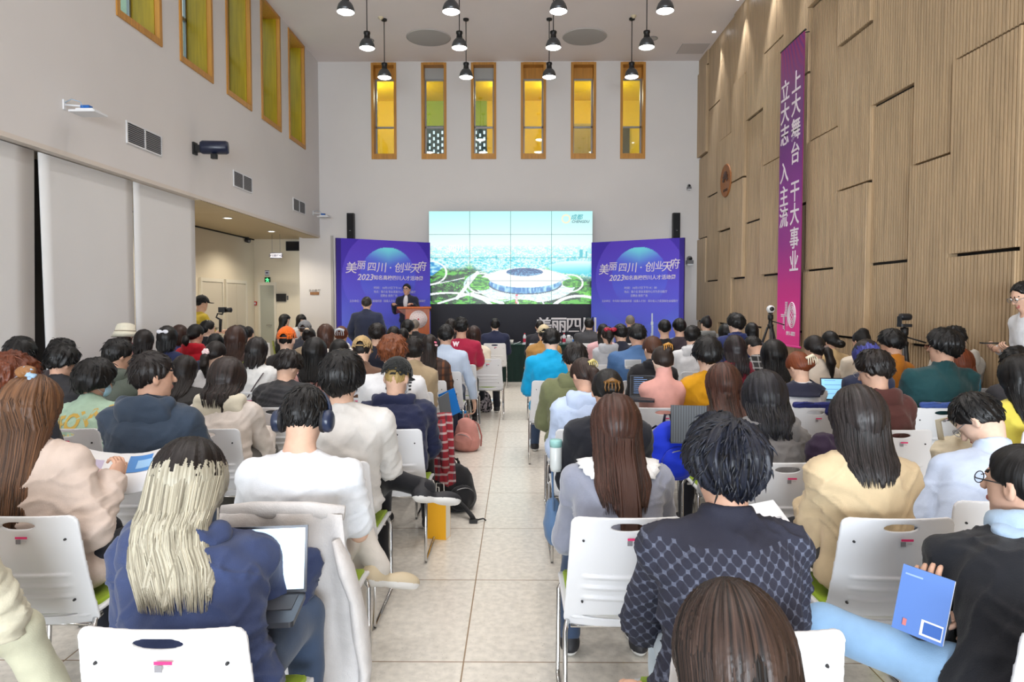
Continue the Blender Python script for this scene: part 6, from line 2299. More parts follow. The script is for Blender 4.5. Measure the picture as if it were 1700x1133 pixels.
def ex_text(d, c, body, rgb, size=0.06, dz=-0.14, dx=0.0, rot=0.0, bold=0.002, sx=1.0):
    """printed lettering lying on the back of the garment"""
    tm = text_mesh('back_print', body, size, mat('print', rgb, 0.6), bold, 0.0, sx=sx)
    n = len(tm.vertices)
    v = np.empty(n * 3)
    tm.vertices.foreach_get('co', v)
    v = v.reshape(-1, 3)
    cr, sr = math.cos(rot), math.sin(rot)
    x = v[:, 0] * cr - v[:, 2] * sr
    z = v[:, 0] * sr + v[:, 2] * cr
    zc = c['N'][2] + dz
    # drop the print onto the garment surface
    from mathutils.bvhtree import BVHTree
    g = [o for o in c['root'].children if o.name.split('.')[0] in ('hoodie', 'jacket', 'tee_shirt', 'sweatshirt', 'coat', 'shirt', 'knitted_top')][0].data
    vv = np.empty(len(g.vertices) * 3)
    g.vertices.foreach_get('co', vv)
    tree = BVHTree.FromPolygons([tuple(p) for p in vv.reshape(-1, 3)], [tuple(p.vertices) for p in g.polygons])
    out = []
    for a, b in zip(x, z):
        hit = tree.ray_cast(Vector((c['Sh'][0] + dx + a, -1.0, zc + b)), Vector((0, 1, 0)), 1.6)
        out.append((c['Sh'][0] + dx + a, (hit[0].y if hit[0] else c['Sh'][1] - c['ry'] - c['tc']) - 0.004, zc + b))
    tm.vertices.foreach_set('co', np.array(out).ravel())
    obj('back_print', tm, None, c['root'])


def ex_collar(d, c, rgb, ruffle=False):
    """wide flat collar lying over the shoulders"""
    N, nr = c['N'], c['nr']
    n, rings = 64, 7
    V, Q = [], []
    from mathutils.bvhtree import BVHTree
    g = [o for o in c['root'].children if o.name.split('.')[0] in ('sweatshirt', 'jacket', 'knitted_top')][0].data
    vv = np.empty(len(g.vertices) * 3)
    g.vertices.foreach_get('co', vv)
    tree = BVHTree.FromPolygons([tuple(p) for p in vv.reshape(-1, 3)], [tuple(p.vertices) for p in g.polygons])
    for j in range(rings):
        t = j / (rings - 1)
        for i in range(n):
            a = 2 * PI * i / n
            R = (nr + 0.012) + t * (0.085 + (0.006 * math.sin(a * 26) if ruffle and t > 0.8 else 0))
            x, y = N[0] + R * math.cos(a) * 1.18, N[1] - 0.012 + R * math.sin(a)
            hit = tree.ray_cast(Vector((x, y, N[2] + 0.3)), Vector((0, 0, -1)), 0.6)
            zz = hit[0].z if hit[0] else N[2] - 0.05
            zz = max(min(zz, N[2] + 0.02), N[2] - 0.02 - 0.85 * max(0, R - nr))
            V.append((x, y, zz + 0.009 + (0.004 * math.sin(a * 26) if ruffle and t > 0.7 else 0)))
    for j in range(rings - 1):
        for i in range(n):
            a_, b_ = j * n + i, j * n + (i + 1) % n
            Q.append((a_, b_, b_ + n, a_ + n))
    m = MB().add(V, Q, 0, True)
    o = obj('collar', m, mat('collar_cloth', rgb, 0.8, 'fabric'), c['root'])
    md = o.modifiers.new('thickness', 'SOLIDIFY')
    md.thickness = 0.005


EXTRA = dict(cap=ex_cap, bucket=ex_bucket, headphones=ex_headphones, glasses=ex_glasses, mask=ex_mask, knot=ex_knot, clip=ex_clip, strap=ex_strap, scarf=ex_scarf, text=ex_text, collar=ex_collar)
# ================================================================== the audience, read row by row from the photo
ROWY = {k: 1.59 + 0.85 * k for k in range(-1, 13)}
ROWY[-1] = 0.62
ROWY['F'] = 12.62
PEOPLE = []


def P(px, ytop, w, row, label, **d):
    d['label'] = label
    PEOPLE.append((px, ytop, w, row, d))


B_, DK, BR = 'black', 'dark', 'brown'
# --- nearest rows
P(1222, 986, 262, -1, 'woman with dark brown hair at the bottom edge of photo', f=1, hair='long', hc=DK, tip=(92, 70, 60), top=('sweat', (60, 60, 70)), nod=0.25, len=0.40, thmax=0.035)
P(312, 735, 146, 0, 'woman with bleached blonde hair in a navy hoodie', f=1, hair='long', hc=(186, 178, 154), tip=(212, 206, 188), roots=DK, roots_at=0.07, len=0.25, top=('hoodie', (52, 64, 100)), nod=0.22, bw=1.28, hood=1.25, spread=2.2, thmax=0.04, cx=-0.86, hairx=0.085)
P(1203, 700, 152, 0, 'man with thick black hair in dark patterned denim jacket', hair='short', hc=B_, tip=(46, 52, 70), top=('jacket', (40, 42, 56)), gm=mat('patterned_denim', (40, 42, 58), 0.85, 'diamond', second=(120, 128, 150), yoke=0.93), low=-0.03, nod=0.15, bw=1.06, collar=1, ex=[('glasses',)], yaw=0.25, pants=(190, 204, 216))
P(1697, 737, 150, 0, 'man with thin glasses and black hooded jacket at right edge', hair='crop', hc=B_, top=('jacket', (22, 24, 30)), yaw=0.42, nod=0.02, ex=[('glasses', (60, 60, 62)), ('scarf', (168, 190, 212))], bw=1.15, hood=1.0, hoodm=mat('pale_blue_hood', (160, 182, 206), 0.85, 'fabric'), wL=(1530, 1010, 1.98), wR=(1640, 1040, 1.98), skin=(206, 166, 144), pants=(142, 178, 214), legs=[((-0.095, 0.02, 0.545), (-0.42, 0.34, 0.56), (-0.36, 0.5, 0.10)), ((0.095, 0.02, 0.545), (0.16, 0.42, 0.535), (0.2, 0.4, 0.10))], thmax=0.02)
P(-150, 700, 120, 0, 'person in cream jacket cut off by the lower left edge', hair='short', top=('coat', (206, 200, 178)), pants=(196, 194, 170), legs=[((-0.095, 0.02, 0.545), (-0.02, 0.40, 0.54), (0.0, 0.42, 0.10)), ((0.095, 0.02, 0.545), (0.33, 0.30, 0.56), (0.40, 0.46, 0.13))], cx=-1.95)
P(52, 626, 124, 1, 'woman with very long brown hair and a top bun scrunchie', f=1, hair='long', hc='light', tip=(140, 98, 66), len=0.56, top=('coat', (206, 188, 176)), nod=0.15, yaw=-0.35, ex=[('knot', (150, 178, 205), (0, -0.045, 0.125), 0.033, 0.014, 'scrunchie'), ('topknot',)], cx=-1.82, wR=(186, 800, 2.86), hR=dict(d=(0.25, 0.3, 0.9), n=(-1, 0.3, 0.1), l=(0, 1, 0), curl=0.7), thmax=0.03)
P(505, 645, 78, 1, 'man wearing dark headphones and a plain white tee shirt', hair='short', hc=B_, top=('tee', (232, 236, 242)), nod=0.6, bw=1.12, low=-0.045, ex=[('headphones',)], sleeve='short', legs=[((-0.095, 0.02, 0.545), (0.12, 0.42, 0.56), (0.24, 0.36, 0.40)), ((0.095, 0.02, 0.545), (0.10, 0.45, 0.535), (0.12, 0.38, 0.10))], shoe0=((0.8, 0.42, -0.25), (-0.3, 0.25, 0.9)), shoec=(206, 190, 160), pants=(214, 208, 200), thmax=0.02)
P(1023, 660, 92, 1, 'woman with long brown hair and white frilled collar', f=1, hair='long', hc=BR, tip=(98, 62, 50), top=('sweat', (136, 140, 156)), nod=0.5, len=0.27, bw=1.12, ex=[('collar', (234, 234, 234), True), ('hairtail',)], thmax=0.035, gkw=dict(sheen=0.5))
P(1426, 645, 106, 1, 'woman with straight black hair in a beige field jacket', f=1, hair='long', hc=DK, tip=(70, 62, 62), top=('coat', (208, 186, 150)), nod=0.35, len=0.21, bw=1.18, thmax=0.035, spread=0.8)
P(1625, 655, 108, 1.25, 'man bowed low in a pale blue shirt, ear showing', hair='short', hc=B_, top=('shirt', (198, 212, 236)), nod=0.8, yaw=0.6, bw=1.1, ny=0.0, ex=[('glasses', (130, 130, 134))], wL=(1602, 846, 3.12), cx=1.93, thmax=0.02)
# --- third row from the viewer
P(18, 588, 84, 2, 'person with curly reddish brown hair at the left edge', hair='curly', hc='auburn', top=('sweat', (44, 44, 50)), nod=0.1)
P(254, 585, 72, 2, 'man in a slate blue hooded windbreaker, hair brushed back', hair='short', hc=DK, top=('jacket', (52, 64, 80)), nod=0.02, yaw=-0.75, hood=1.15, bw=1.15, low=-0.015, inner=(206, 204, 214), thmax=0.02)
P(569, 583, 72, 2, 'man with thick black hair in a light grey sweatshirt', hair='bowl', hc=B_, top=('sweat', (214, 211, 207)), nod=0.05, bw=1.2, low=-0.05, yaw=-0.2, ex=[('mask', (226, 228, 234))], legs=[((-0.095, 0.02, 0.545), (0.18, 0.36, 0.60), (0.42, 0.26, 0.56)), ((0.095, 0.02, 0.545), (0.12, 0.45, 0.535), (0.12, 0.40, 0.10))], shoe0=((0.85, 0.35, -0.18), (-0.15, 0.5, 0.85)), shoec=(36, 36, 40), pants=(30, 30, 34))
P(1009, 612, 64, 2, 'woman in black sweater with hair held by brown clip', f=1, hair='low', hc=B_, top=('sweat', (30, 32, 40)), nod=0.55, yaw=-0.1, bw=1.1, knot=(0.02, -0.1, -0.03), kr=0.035, ex=[('clip', (120, 84, 40), (0.02, -0.128, -0.005), 1.1)], thmax=0.03)
P(1270, 620, 82, 2, 'woman with long black hair in a grey hoodie', f=1, hair='long', hc=B_, tip=(52, 52, 62), top=('hoodie', (118, 116, 116)), nod=0.3, len=0.17, bw=1.15, hood=1.2)
# --- fourth row
P(158, 598, 63, 3, 'person in mint green jacket with yellow lettering and mask', f=1, hair='bowl', hc=B_, top=('jacket', (172, 200, 178)), nod=0.25, yaw=-0.7, low=-0.055, ex=[('mask',), ('glasses',), ('text', 'MEOW', (206, 172, 80), 0.135, -0.115, -0.03, 0.22, 0.004, 1.0), ('text', 'DAY DAY', (216, 196, 130), 0.05, -0.19, 0.04, 0.2, 0.001), ('text', 'YOU LOVE CAT', (232, 234, 232), 0.085, -0.24, 0.02, 0.2, 0.004)], bw=1.1)
P(376, 597, 68, 3, 'woman with dark hair in a cream hooded sweater', f=1, hair='long', hc=DK, tip=(66, 50, 46), top=('hoodie', (214, 204, 196)), hoodm=mat('cream_hood', (218, 210, 190), 0.85, 'fabric'), nod=0.5, len=0.14, bw=1.15, hood=1.3)
P(659, 598, 47, 3, 'man in a navy hoodie and black cap over blond hair', hair='short', hc='gold', tip=(236, 206, 140), top=('hoodie', (32, 38, 68)), nod=0.35, bw=1.15, hood=1.15, low=-0.035, ex=[('cap', (34, 36, 36), False), ('mask', (226, 230, 236))], yaw=-0.25)
P(969, 596, 43, 3, 'woman with hair clip in a pale blue hoodie', f=1, hair='pony', hc=DK, tip=(80, 56, 48), top=('hoodie', (196, 212, 240)), nod=0.6, yaw=0.45, bw=1.05, knot=(0.03, -0.09, 0.0), tail=0.16, tx=0.05, ex=[('clip', (206, 190, 120), (0.03, -0.108, 0.045), 0.9)], cx=0.44)
P(1201, 606, 58, 3, 'woman with very long chestnut hair and pale hair pin', f=1, hair='long', hc='brown', tip=(112, 70, 56), top=('sweat', (70, 50, 46)), nod=0.25, len=0.36)
P(1451, 583, 56, 3, 'man with glasses in a dark brown hoodie with white swirl', hair='short', hc=DK, top=('hoodie', (84, 48, 44)), nod=0.3, yaw=0.5, bw=1.0, low=0.0, ex=[('glasses', (160, 160, 166)), ('text', 'S', (232, 226, 226), 0.15, -0.33, 0.13, -0.3, -0.004)])
P(1697, 592, 66, 3, 'woman in a yellow and grey jacket at the right edge', f=1, hair='long', hc=B_, top=('jacket', (216, 200, 84)), nod=0.2, yaw=0.4, len=0.25, hood=0.8, hoodm=mat('grey_hood', (150, 150, 152), 0.85, 'fabric'))
# --- fifth row
P(34, 560, 46, 4, 'person with black hair in navy top at the left edge', hair='bowl', hc=B_, top=('sweat', (36, 42, 66)), nod=0.1)
P(103, 575, 50, 4, 'man in a black leather jacket with a thinning crown', hair='short', hc=B_, top=('jacket', (38, 38, 42)), gk='plain', nod=0.4, yaw=-0.3, inner=(120, 170, 190), fold=0.012)
P(197, 563, 43, 4, 'man in a dark sage green jacket with white cable', hair='short', hc=B_, top=('jacket', (92, 100, 92)), nod=0.15, yaw=-0.6, hood=0.9)
P(306, 592, 40, 4, 'woman with straight dark hair in a black leather jacket', f=1, hair='long', hc=DK, top=('jacket', (40, 38, 38)), gk='plain', nod=0.5, len=0.2)
P(478, 584, 47, 4, 'man with short dark hair in a black quilted puffer jacket', hair='short', hc=DK, top=('puffer', (36, 37, 42)), nod=0.6, yaw=-0.35, low=0.0)
P(652, 557, 49, 4, 'man with wavy auburn hair in a lettered white tee', hair='curly', hc='auburn', tip=(168, 98, 58), top=('tee', (230, 230, 232)), nod=0.1, bw=1.15, yaw=-0.2, ex=[('text', 'SAVE', (30, 30, 34), 0.085, -0.10, 0.07, -0.05, 0.003)], pants=(40, 40, 44))
P(955, 571, 45, 4, 'person with dark hair in an olive green parka', hair='short', hc=DK, top=('coat', (116, 120, 86)), nod=0.55, hood=1.1, bw=1.15, low=-0.03)
P(1100, 576, 36, 4, 'woman with a bun in a pale pink turtleneck', f=1, hair='bun', hc=DK, tip=(70, 52, 44), top=('turtle', (228, 168, 158)), skin=(236, 206, 186), nod=0.4, yaw=0.15, bw=1.05, knot=(0.02, -0.085, 0.075), kr=0.038, ex=[('clip', (196, 140, 60), (0.02, -0.11, 0.10), 1.0)])
P(1174, 560, 49, 4, 'man with black hair in a mustard yellow sweater', hair='bowl', hc=B_, top=('sweat', (222, 160, 26)), nod=0.15, bw=1.12, low=-0.02)
P(1326, 584, 40, 4, 'woman with auburn bun and pearl claw clip in white', f=1, hair='low', hc='red', tip=(160, 84, 46), top=('sweat', (232, 233, 238)), nod=0.55, yaw=0.3, bw=1.12, knot=(0.03, -0.1, -0.02), kr=0.042, ex=[('clip', (236, 226, 200), (0.03, -0.135, 0.01), 1.3), ('collar', (38, 40, 60))])
P(1439, 566, 42, 4, 'woman with blue dyed hair in a navy sweatshirt', f=1, hair='bob', hc='blue', tip=(96, 100, 190), roots=DK, roots_at=0.06, top=('sweat', (38, 44, 68)), nod=0.45, len=0.12, bw=1.1)
P(1566, 547, 52, 4, 'broad man with glasses in a dark teal sweatshirt', hair='short', hc=B_, top=('sweat', (26, 66, 70)), nod=0.0, yaw=0.55, bw=1.30, keep=1, cx=3.05, collar=1, ex=[('glasses', (150, 90, 70))], low=-0.005)
# --- sixth row
P(104, 563, 42, 5, 'man with glasses and a red collar behind leather jacket', hair='short', hc=B_, top=('jacket', (52, 40, 44)), inner=(186, 30, 40), nod=0.05, yaw=-0.7, ex=[('glasses',)])
P(358, 565, 39, 5, 'woman with low ponytail and white flower tie', f=1, hair='pony', hc=DK, top=('sweat', (232, 231, 232)), nod=0.35, yaw=-0.2, knot=(-0.01, -0.11, -0.04), tail=0.2, ex=[('clip', (240, 214, 214), (-0.01, -0.135, -0.02), 1.3, 'flower')], bw=1.05)
P(426, 561, 35, 5, 'woman in a white jacket with dark crossbody strap', f=1, hair='long', hc=DK, top=('coat', (228, 228, 226)), nod=0.35, len=0.13, bw=1.2, ex=[('strap', (70, 56, 66), 1)])
P(522, 562, 40, 5, 'woman with long black hair in an open backed pink top', f=1, hair='long', hc=B_, top=('knit', (226, 170, 164)), nod=0.3, len=0.27, ex=[('strap', (30, 26, 30), 1), ('strap', (30, 26, 30), -1)])
P(601, 561, 27, 5, 'person in tan cap and brown leather jacket', hair='bowl', hc=DK, top=('jacket', (110, 82, 66)), nod=0.35, bw=1.05, ex=[('cap', (186, 156, 108))])
P(687, 559, 33, 5, 'person with bowl cut in a beige trench coat', hair='bowl', hc=DK, top=('coat', (172, 152, 122)), nod=0.15, bw=1.15, low=-0.06)
P(1083, 559, 32, 5, 'woman with long brown ponytail in black jacket', f=1, hair='pony', hc='brown', tip=(120, 74, 50), top=('jacket', (34, 34, 38)), nod=0.3, yaw=0.35, knot=(0.0, -0.11, -0.03), tail=0.34, hood=0.8)
P(1220, 558, 37, 5, 'woman with straight black hair in a maroon hoodie', f=1, hair='long', hc=B_, tip=(58, 42, 46), top=('hoodie', (124, 24, 44)), nod=0.2, len=0.22)
P(1285, 566, 42, 5, 'woman with long black hair in a tan top', f=1, hair='long', hc=B_, top=('knit', (176, 150, 112)), nod=0.35, len=0.23)
P(1352, 557, 34, 5, 'woman with dark ponytail in a lettered beige jacket', f=1, hair='pony', hc=DK, top=('jacket', (214, 200, 184)), nod=0.2, yaw=0.4, knot=(0.02, -0.11, -0.02), tail=0.26, tx=0.06, ex=[('knot', (150, 130, 124), (0.02, -0.125, -0.02), 0.022, 0.01, 'scrunchie'), ('text', 'one', (244, 240, 236), 0.12, -0.27, 0.06, 0.05, 0.002)])
P(1480, 547, 38, 5, 'man with glasses in a collared ochre shirt', hair='short', hc=B_, top=('shirt', (190, 118, 34)), nod=0.3, yaw=0.4, bw=1.15, cx=3.14, ex=[('glasses',)])
P(1592, 580, 44, 4.75, 'woman with auburn hair behind the broad teal man', f=1, hair='bob', hc='red', tip=(150, 76, 40), top=('hoodie', (200, 214, 226)), hoodm=mat('cyan_hood', (84, 186, 230), 0.7, 'fabric'), nod=0.4, len=0.12, cx=3.68)
P(1687, 577, 42, 3.85, 'person with black curly hair below the standing man', hair='curly', hc=B_, cx=3.92, legs='c', top=('sweat', (60, 58, 62)), nod=0.2)
# --- seventh row
P(239, 548, 30, 6, 'woman with dark bob and black high collared coat', f=1, hair='bob', hc=DK, top=('coat', (38, 36, 38)), nod=0.15, len=0.12)
P(278, 542, 31, 6, 'woman with silver bow clip in a navy top', f=1, hair='bob', hc=B_, top=('sweat', (34, 42, 76)), nod=0.1, len=0.13, ex=[('clip', (220, 220, 226), (0.0, -0.11, 0.06), 1.5, 'bow')])
P(358, 554, 25, 6, 'dark haired person behind the white flower tie', hair='short', hc=B_, top=('suit', (34, 38, 62)), nod=0.1)
P(391, 542, 34, 6, 'woman with long dark brown hair and green lanyard', f=1, hair='long', hc=BR, top=('sweat', (66, 48, 44)), nod=0.15, len=0.25, ex=[('strap', (170, 196, 80), 1, 0.012)])
P(476, 545, 28, 6, 'man in an orange cap and black jacket', hair='short', hc=B_, top=('jacket', (48, 46, 46)), nod=0.1, bw=1.1, low=-0.03, ex=[('cap', (236, 110, 30))])
P(563, 565, 32, 6, 'woman with black hair behind the light grey sweatshirt', f=1, hair='long', hc=B_, top=('sweat', (40, 38, 42)), nod=0.3, len=0.15)
P(713, 556, 27, 6, 'woman with pink hair clips in a checked brown coat', f=1, hair='long', hc=B_, tip=(60, 44, 40), top=('coat', (66, 46, 38)), gk='plaid', gkw=dict(second=(132, 78, 42), third=(44, 32, 30), freq=14.0), nod=0.25, len=0.3, ex=[('clip', (238, 120, 150), (0.06, -0.08, 0.03), 1.1, 'bar'), ('clip', (240, 190, 200), (0.07, -0.07, 0.0), 1.1, 'bar')])
P(915, 547, 32, 6, 'person in a bright cyan blue jacket', hair='short', hc=B_, top=('jacket', (14, 166, 220)), nod=0.5, bw=1.15, low=-0.02)
P(1058, 539, 32, 6, 'man in a washed blue denim jacket', hair='short', hc=B_, top=('jacket', (76, 112, 160)), gk='denim', nod=0.35, bw=1.3, low=0.0)
P(1251, 559, 24, 6, 'man bent far forward in a black and white checked shirt', hair='short', hc=B_, top=('shirt', (34, 34, 36)), gk='plaid', gkw=dict(second=(150, 150, 150), third=(180, 180, 180), freq=17.0, band=0.22), nod=0.9, yaw=0.5, bw=1.2)
P(1430, 549, 26, 6, 'woman with a messy curly bun in a cream top', f=1, hair='bun', hc=B_, top=('sweat', (220, 208, 190)), nod=0.25, yaw=0.3, knot=(0.0, -0.05, 0.09), kr=0.048)
P(1585, 542, 32, 5.35, 'man leaning over in a cream hooded sweatshirt', hair='short', hc=B_, top=('hoodie', (206, 200, 190)), nod=0.5, yaw=0.4, hood=1.15, cx=4.08)
# --- eighth row
P(325, 538, 27, 7, 'woman with a ponytail in a bright red hoodie', f=1, hair='pony', hc=B_, top=('hoodie', (186, 22, 40)), nod=0.1, yaw=-0.3, knot=(-0.02, -0.11, -0.03), tail=0.12)
P(541, 539, 27, 7, 'woman with wavy brown hair in a white top', f=1, hair='long', hc=BR, tip=(110, 70, 52), top=('sweat', (232, 226, 218)), nod=0.25, len=0.15, yaw=-0.3)
P(626, 537, 28, 7, 'man with neat black hair in a dark navy sweater', hair='short', hc=DK, top=('sweat', (34, 36, 50)), nod=0.1, bw=1.05)
P(740, 540, 29, 7, 'man in a pale blue striped shirt, arm hanging down', hair='short', hc=B_, top=('shirt', (178, 196, 222)), gk='stripe', gkw=dict(second=(216, 226, 240), freq=28.0), nod=0.25, bw=1.15, aR=((0.09, 0.04, -0.30), (0.13, 0.10, -0.565)), hR=dict(d=(0.02, 0.05, -1), n=(-1, 0, 0), l=(0, 1, 0)))
P(1150, 541, 27, 7, 'man in a white hooded jacket turned to the right', hair='short', hc=B_, top=('jacket', (222, 222, 224)), nod=0.1, yaw=-0.6, hood=1.05)
P(1378, 550, 26, 7, 'woman with a low black bun in a tan jacket', f=1, hair='low', hc=B_, top=('jacket', (206, 176, 130)), nod=0.2, yaw=0.4, knot=(0.03, -0.12, -0.05), kr=0.05, inner=(200, 214, 216))
# --- ninth row and beyond
P(208, 541, 34, 7, 'person in a cream knitted bucket hat and pink scarf', f=1, hair='long', hc=BR, top=('coat', (150, 96, 104)), nod=0.1, len=0.16, ex=[('bucket', (232, 226, 206)), ('scarf', (182, 92, 108))], thmax=0.014)
P(298, 540, 26, 8, 'woman with brown bob in a blue patterned top', f=1, hair='bob', hc=BR, top=('sweat', (74, 74, 120)), nod=0.05, len=0.13)
P(399, 541, 25, 8, 'dark haired person hidden behind the green lanyard woman', hair='bob', hc=B_, f=1, top=('sweat', (44, 40, 42)), nod=0.1, len=0.12)
P(513, 545, 23, 8, 'person with a flowered hair band in a tan coat', f=1, hair='bun', hc=DK, top=('coat', (168, 148, 122)), nod=0.2, ex=[('clip', (236, 206, 170), (0, -0.11, 0.07), 1.3, 'flower')])
P(567, 542, 23, 8, 'woman with white claw clip in a white hoodie', f=1, hair='bun', hc='auburn', top=('hoodie', (226, 222, 216)), nod=0.2, ex=[('clip', (226, 234, 244), (0, -0.115, 0.05), 1.6)])
P(654, 542, 21, 8, 'man with black hair in a charcoal top', hair='short', hc=B_, top=('sweat', (48, 46, 52)), nod=0.1)
P(766, 527, 25, 8, 'man with curly black hair in a crimson tee', hair='curly', hc=B_, top=('tee', (166, 34, 66)), nod=0.12, bw=1.15, sleeve='short', ex=[('text', 'W', (236, 216, 222), 0.07, -0.07, -0.06, 0, 0.006)])
P(1009, 543, 22, 8, 'woman with red ribbon in a light grey hoodie', f=1, hair='pony', hc=DK, top=('hoodie', (186, 188, 194)), nod=0.3, knot=(0.0, -0.11, 0.03), tail=0.16, ex=[('clip', (176, 24, 54), (0.02, -0.12, 0.05), 2.0, 'bow')])
P(1030, 539, 25, 8, 'man with short black hair in a navy jacket', hair='short', hc=B_, top=('jacket', (42, 44, 58)), nod=0.3, yaw=0.3, cx=1.62)
P(1205, 538, 24, 9, 'woman with long black hair in a white blouse', f=1, hair='long', hc=B_, top=('shirt', (206, 210, 218)), nod=0.15, len=0.24)
P(1221, 521, 29, 8, 'tall man with glasses in a royal navy jacket', hair='short', hc=B_, top=('jacket', (44, 54, 104)), nod=0.05, yaw=0.45, bw=1.15, ex=[('glasses',)], collar=1, hood=0.9)
P(345, 532, 22, 9, 'man in a dark suit looking across to the right', hair='short', hc=B_, top=('suit', (34, 36, 44)), nod=0.0, yaw=-0.8, ex=[('glasses',)])
P(669, 545, 17, 9, 'woman with black hair behind the curly auburn head', f=1, hair='bob', hc=B_, top=('sweat', (56, 54, 58)), nod=0.1, len=0.16)
P(749, 529, 17, 9, 'man in a black jacket behind the crimson tee', hair='short', hc=DK, top=('jacket', (34, 34, 38)), nod=0.1, cx=-0.92)
P(787, 542, 24, 9, 'woman with wavy dark hair in a cream blouse', f=1, hair='long', hc=DK, tip=(84, 56, 46), top=('shirt', (232, 220, 200)), nod=0.2, len=0.3, cx=-0.42)
P(903, 541, 19, 9, 'person in a beige cap and camel coat', hair='bowl', hc=B_, top=('coat', (176, 132, 74)), nod=0.2, ex=[('cap', (214, 196, 160))])
P(1001, 538, 18, 9, 'woman with long black hair in a pink top', f=1, hair='long', hc=B_, top=('sweat', (222, 176, 180)), nod=0.15, len=0.24)
P(1103, 531, 22, 9, 'man with a fresh black haircut in a black tee', hair='short', hc=B_, top=('tee', (34, 34, 36)), nod=0.05, low=0.005)
P(1128, 529, 23, 9, 'man in a dark plum sweater', hair='short', hc=B_, top=('sweat', (66, 56, 62)), nod=0.1, bw=1.1, cx=2.5)
P(1248, 536, 21, 9, 'woman with black hair right of the tall man', f=1, hair='long', hc=B_, top=('sweat', (70, 66, 76)), nod=0.1, len=0.2)
P(412, 542, 17, 10, 'person with short dark hair in a tan top', hair='bowl', hc=DK, top=('sweat', (160, 128, 98)), nod=0.05)
P(506, 534, 20, 10, 'person in a grey baseball cap near the laptop desk', hair='bowl', hc=BR, top=('jacket', (60, 62, 72)), nod=0.15, ex=[('cap', (140, 140, 142))])
P(677, 531, 22, 9.8, 'man with black hair before the lectern', hair='short', hc=B_, top=('jacket', (56, 58, 48)), nod=0.05)
P(1172, 526, 18, 10, 'woman with a high bun in a grey hooded coat', f=1, hair='bun', hc=B_, top=('hoodie', (120, 122, 120)), nod=0.1, yaw=0.3, knot=(0, -0.06, 0.11), kr=0.03)
# --- front row at the green table
P(689, 530, 17, 'F', 'balding man in a black suit below the lectern', hair='crop', hc='grey', top=('suit', (32, 32, 36)), nod=0.0)
P(822, 529, 17, 'F', 'man in a navy suit seated left at green table', hair='short', hc=B_, top=('suit', (36, 42, 70)), nod=0.0, bw=1.2)
P(896, 532, 16, 'F', 'man with thinning brown hair in a black suit', hair='crop', hc=DK, top=('suit', (38, 38, 46)), nod=0.2, bw=1.1)
P(978, 528, 17, 'F', 'man in a dark pinstriped jacket before the white letters', hair='short', hc=B_, top=('suit', (52, 52, 56)), gk='stripe', gkw=dict(second=(86, 86, 90), freq=16.0), nod=0.0, bw=1.25)
P(1046, 523, 17, 'F', 'man with close cropped grey hair in dark jacket', hair='crop', hc='grey', top=('suit', (40, 40, 46)), nod=0.0)


def ex_topknot(d, c):
    m = Field(c['T'] - 0.1, c['T'] + 0.26, 0.007)
    p = c['L'](0, -0.045, 0.150)
    m.ell(p, (0.036, 0.034, 0.028), None, 0.01)

    def disp(V):
        a = np.arctan2(V[:, 1] - p[1], V[:, 0] - p[0])
        n = vnoise(a * 3 + V[:, 2] * 60, V[:, 2] * 40, a * 0)
        return np.stack([np.cos(a) * n, np.sin(a) * n, n * 0.4], 1) * 0.005
    obj('top_bun', m.mesh('top_bun', [mat('hair', (150, 104, 62), 0.4, 'hair')], disp), None, c['root'])


EXTRA['topknot'] = ex_topknot


def ex_hairtail(d, c):
    m = MB()
    rn = random.Random(5)
    T, N = c['T'], c['N']
    gv = c['gv']
    for k in range(60):
        x = N[0] + 0.012 + 0.022 * rn.gauss(0, 0.7)
        pts = []
        for t in np.linspace(0, 1, 8):
            z = T[2] - 0.02 - t * (0.42 + 0.03 * rn.random() * (t > 0.9))
            sel = gv[(np.abs(gv[:, 2] - z) < 0.02) & (np.abs(gv[:, 0] - x) < 0.05)]
            yb = (sel[:, 1].min() if len(sel) else 9) - 0.012
            yh = T[1] - 0.105 - c['th'] + 0.01 * t
            pts.append((x + 0.012 * math.sin(k) * t, min(yb, yh + 0.10 * max(0, t - 0.25)) - 0.006 * (k % 3), z))
        m.tube(pts, [0.002, 0.005, 0.006, 0.006, 0.006, 0.005, 0.004, 0.0012], 6)
    obj('hair_strand', m, c['HM'], c['root'])


EXTRA['hairtail'] = ex_hairtail

import os
ONLY = None
# seats: spread neighbours of one row so that no two chairs share a place
seats = []
for i, (px, top, w, row, d) in enumerate(PEOPLE):
    if isinstance(row, str):
        Y = ROWY[row]
    else:
        lo_ = math.floor(row)
        Y = ROWY[lo_] + (row - lo_) * 0.85
    x = d['cx'] if 'cx' in d else at(px, 600, Y + 0.33).x
    seats.append([Y, x, i])
groups = {}
for s in seats:
    groups.setdefault(round(s[0] / 0.85 * 2) / 2 if s[0] < 12 else 'F', []).append(s)
for _ in range(60):
    for a in seats:
        for b in seats:
            if b[2] > a[2] and abs(a[0] - b[0]) < 0.56 and abs(a[1] - b[1]) < 0.465:
                push = (0.465 - abs(a[1] - b[1])) / 2 * (1 if a[1] < b[1] else -1)
                if abs(a[0] - b[0]) < 0.2:
                    a[1] -= push * 0.5
                    b[1] += push * 0.5
for Y, x, i in seats:
    px, top, w, row, d = PEOPLE[i]
    gap = min([abs(x - b[1]) for b in seats if b[2] != i and abs(b[0] - Y) < 0.45] + [9])
    if gap < 0.56 and not d.get('keep'):
        d['bw'] = min(d.get('bw', 1.0), max(0.82, gap / 0.54))
        d['tight'] = 1
    d['seat'] = (x, Y)
    person(d, px, top, w, Y, x)
    place_chair(x, Y, 0, 'white plastic chair under the ' + d['label'])
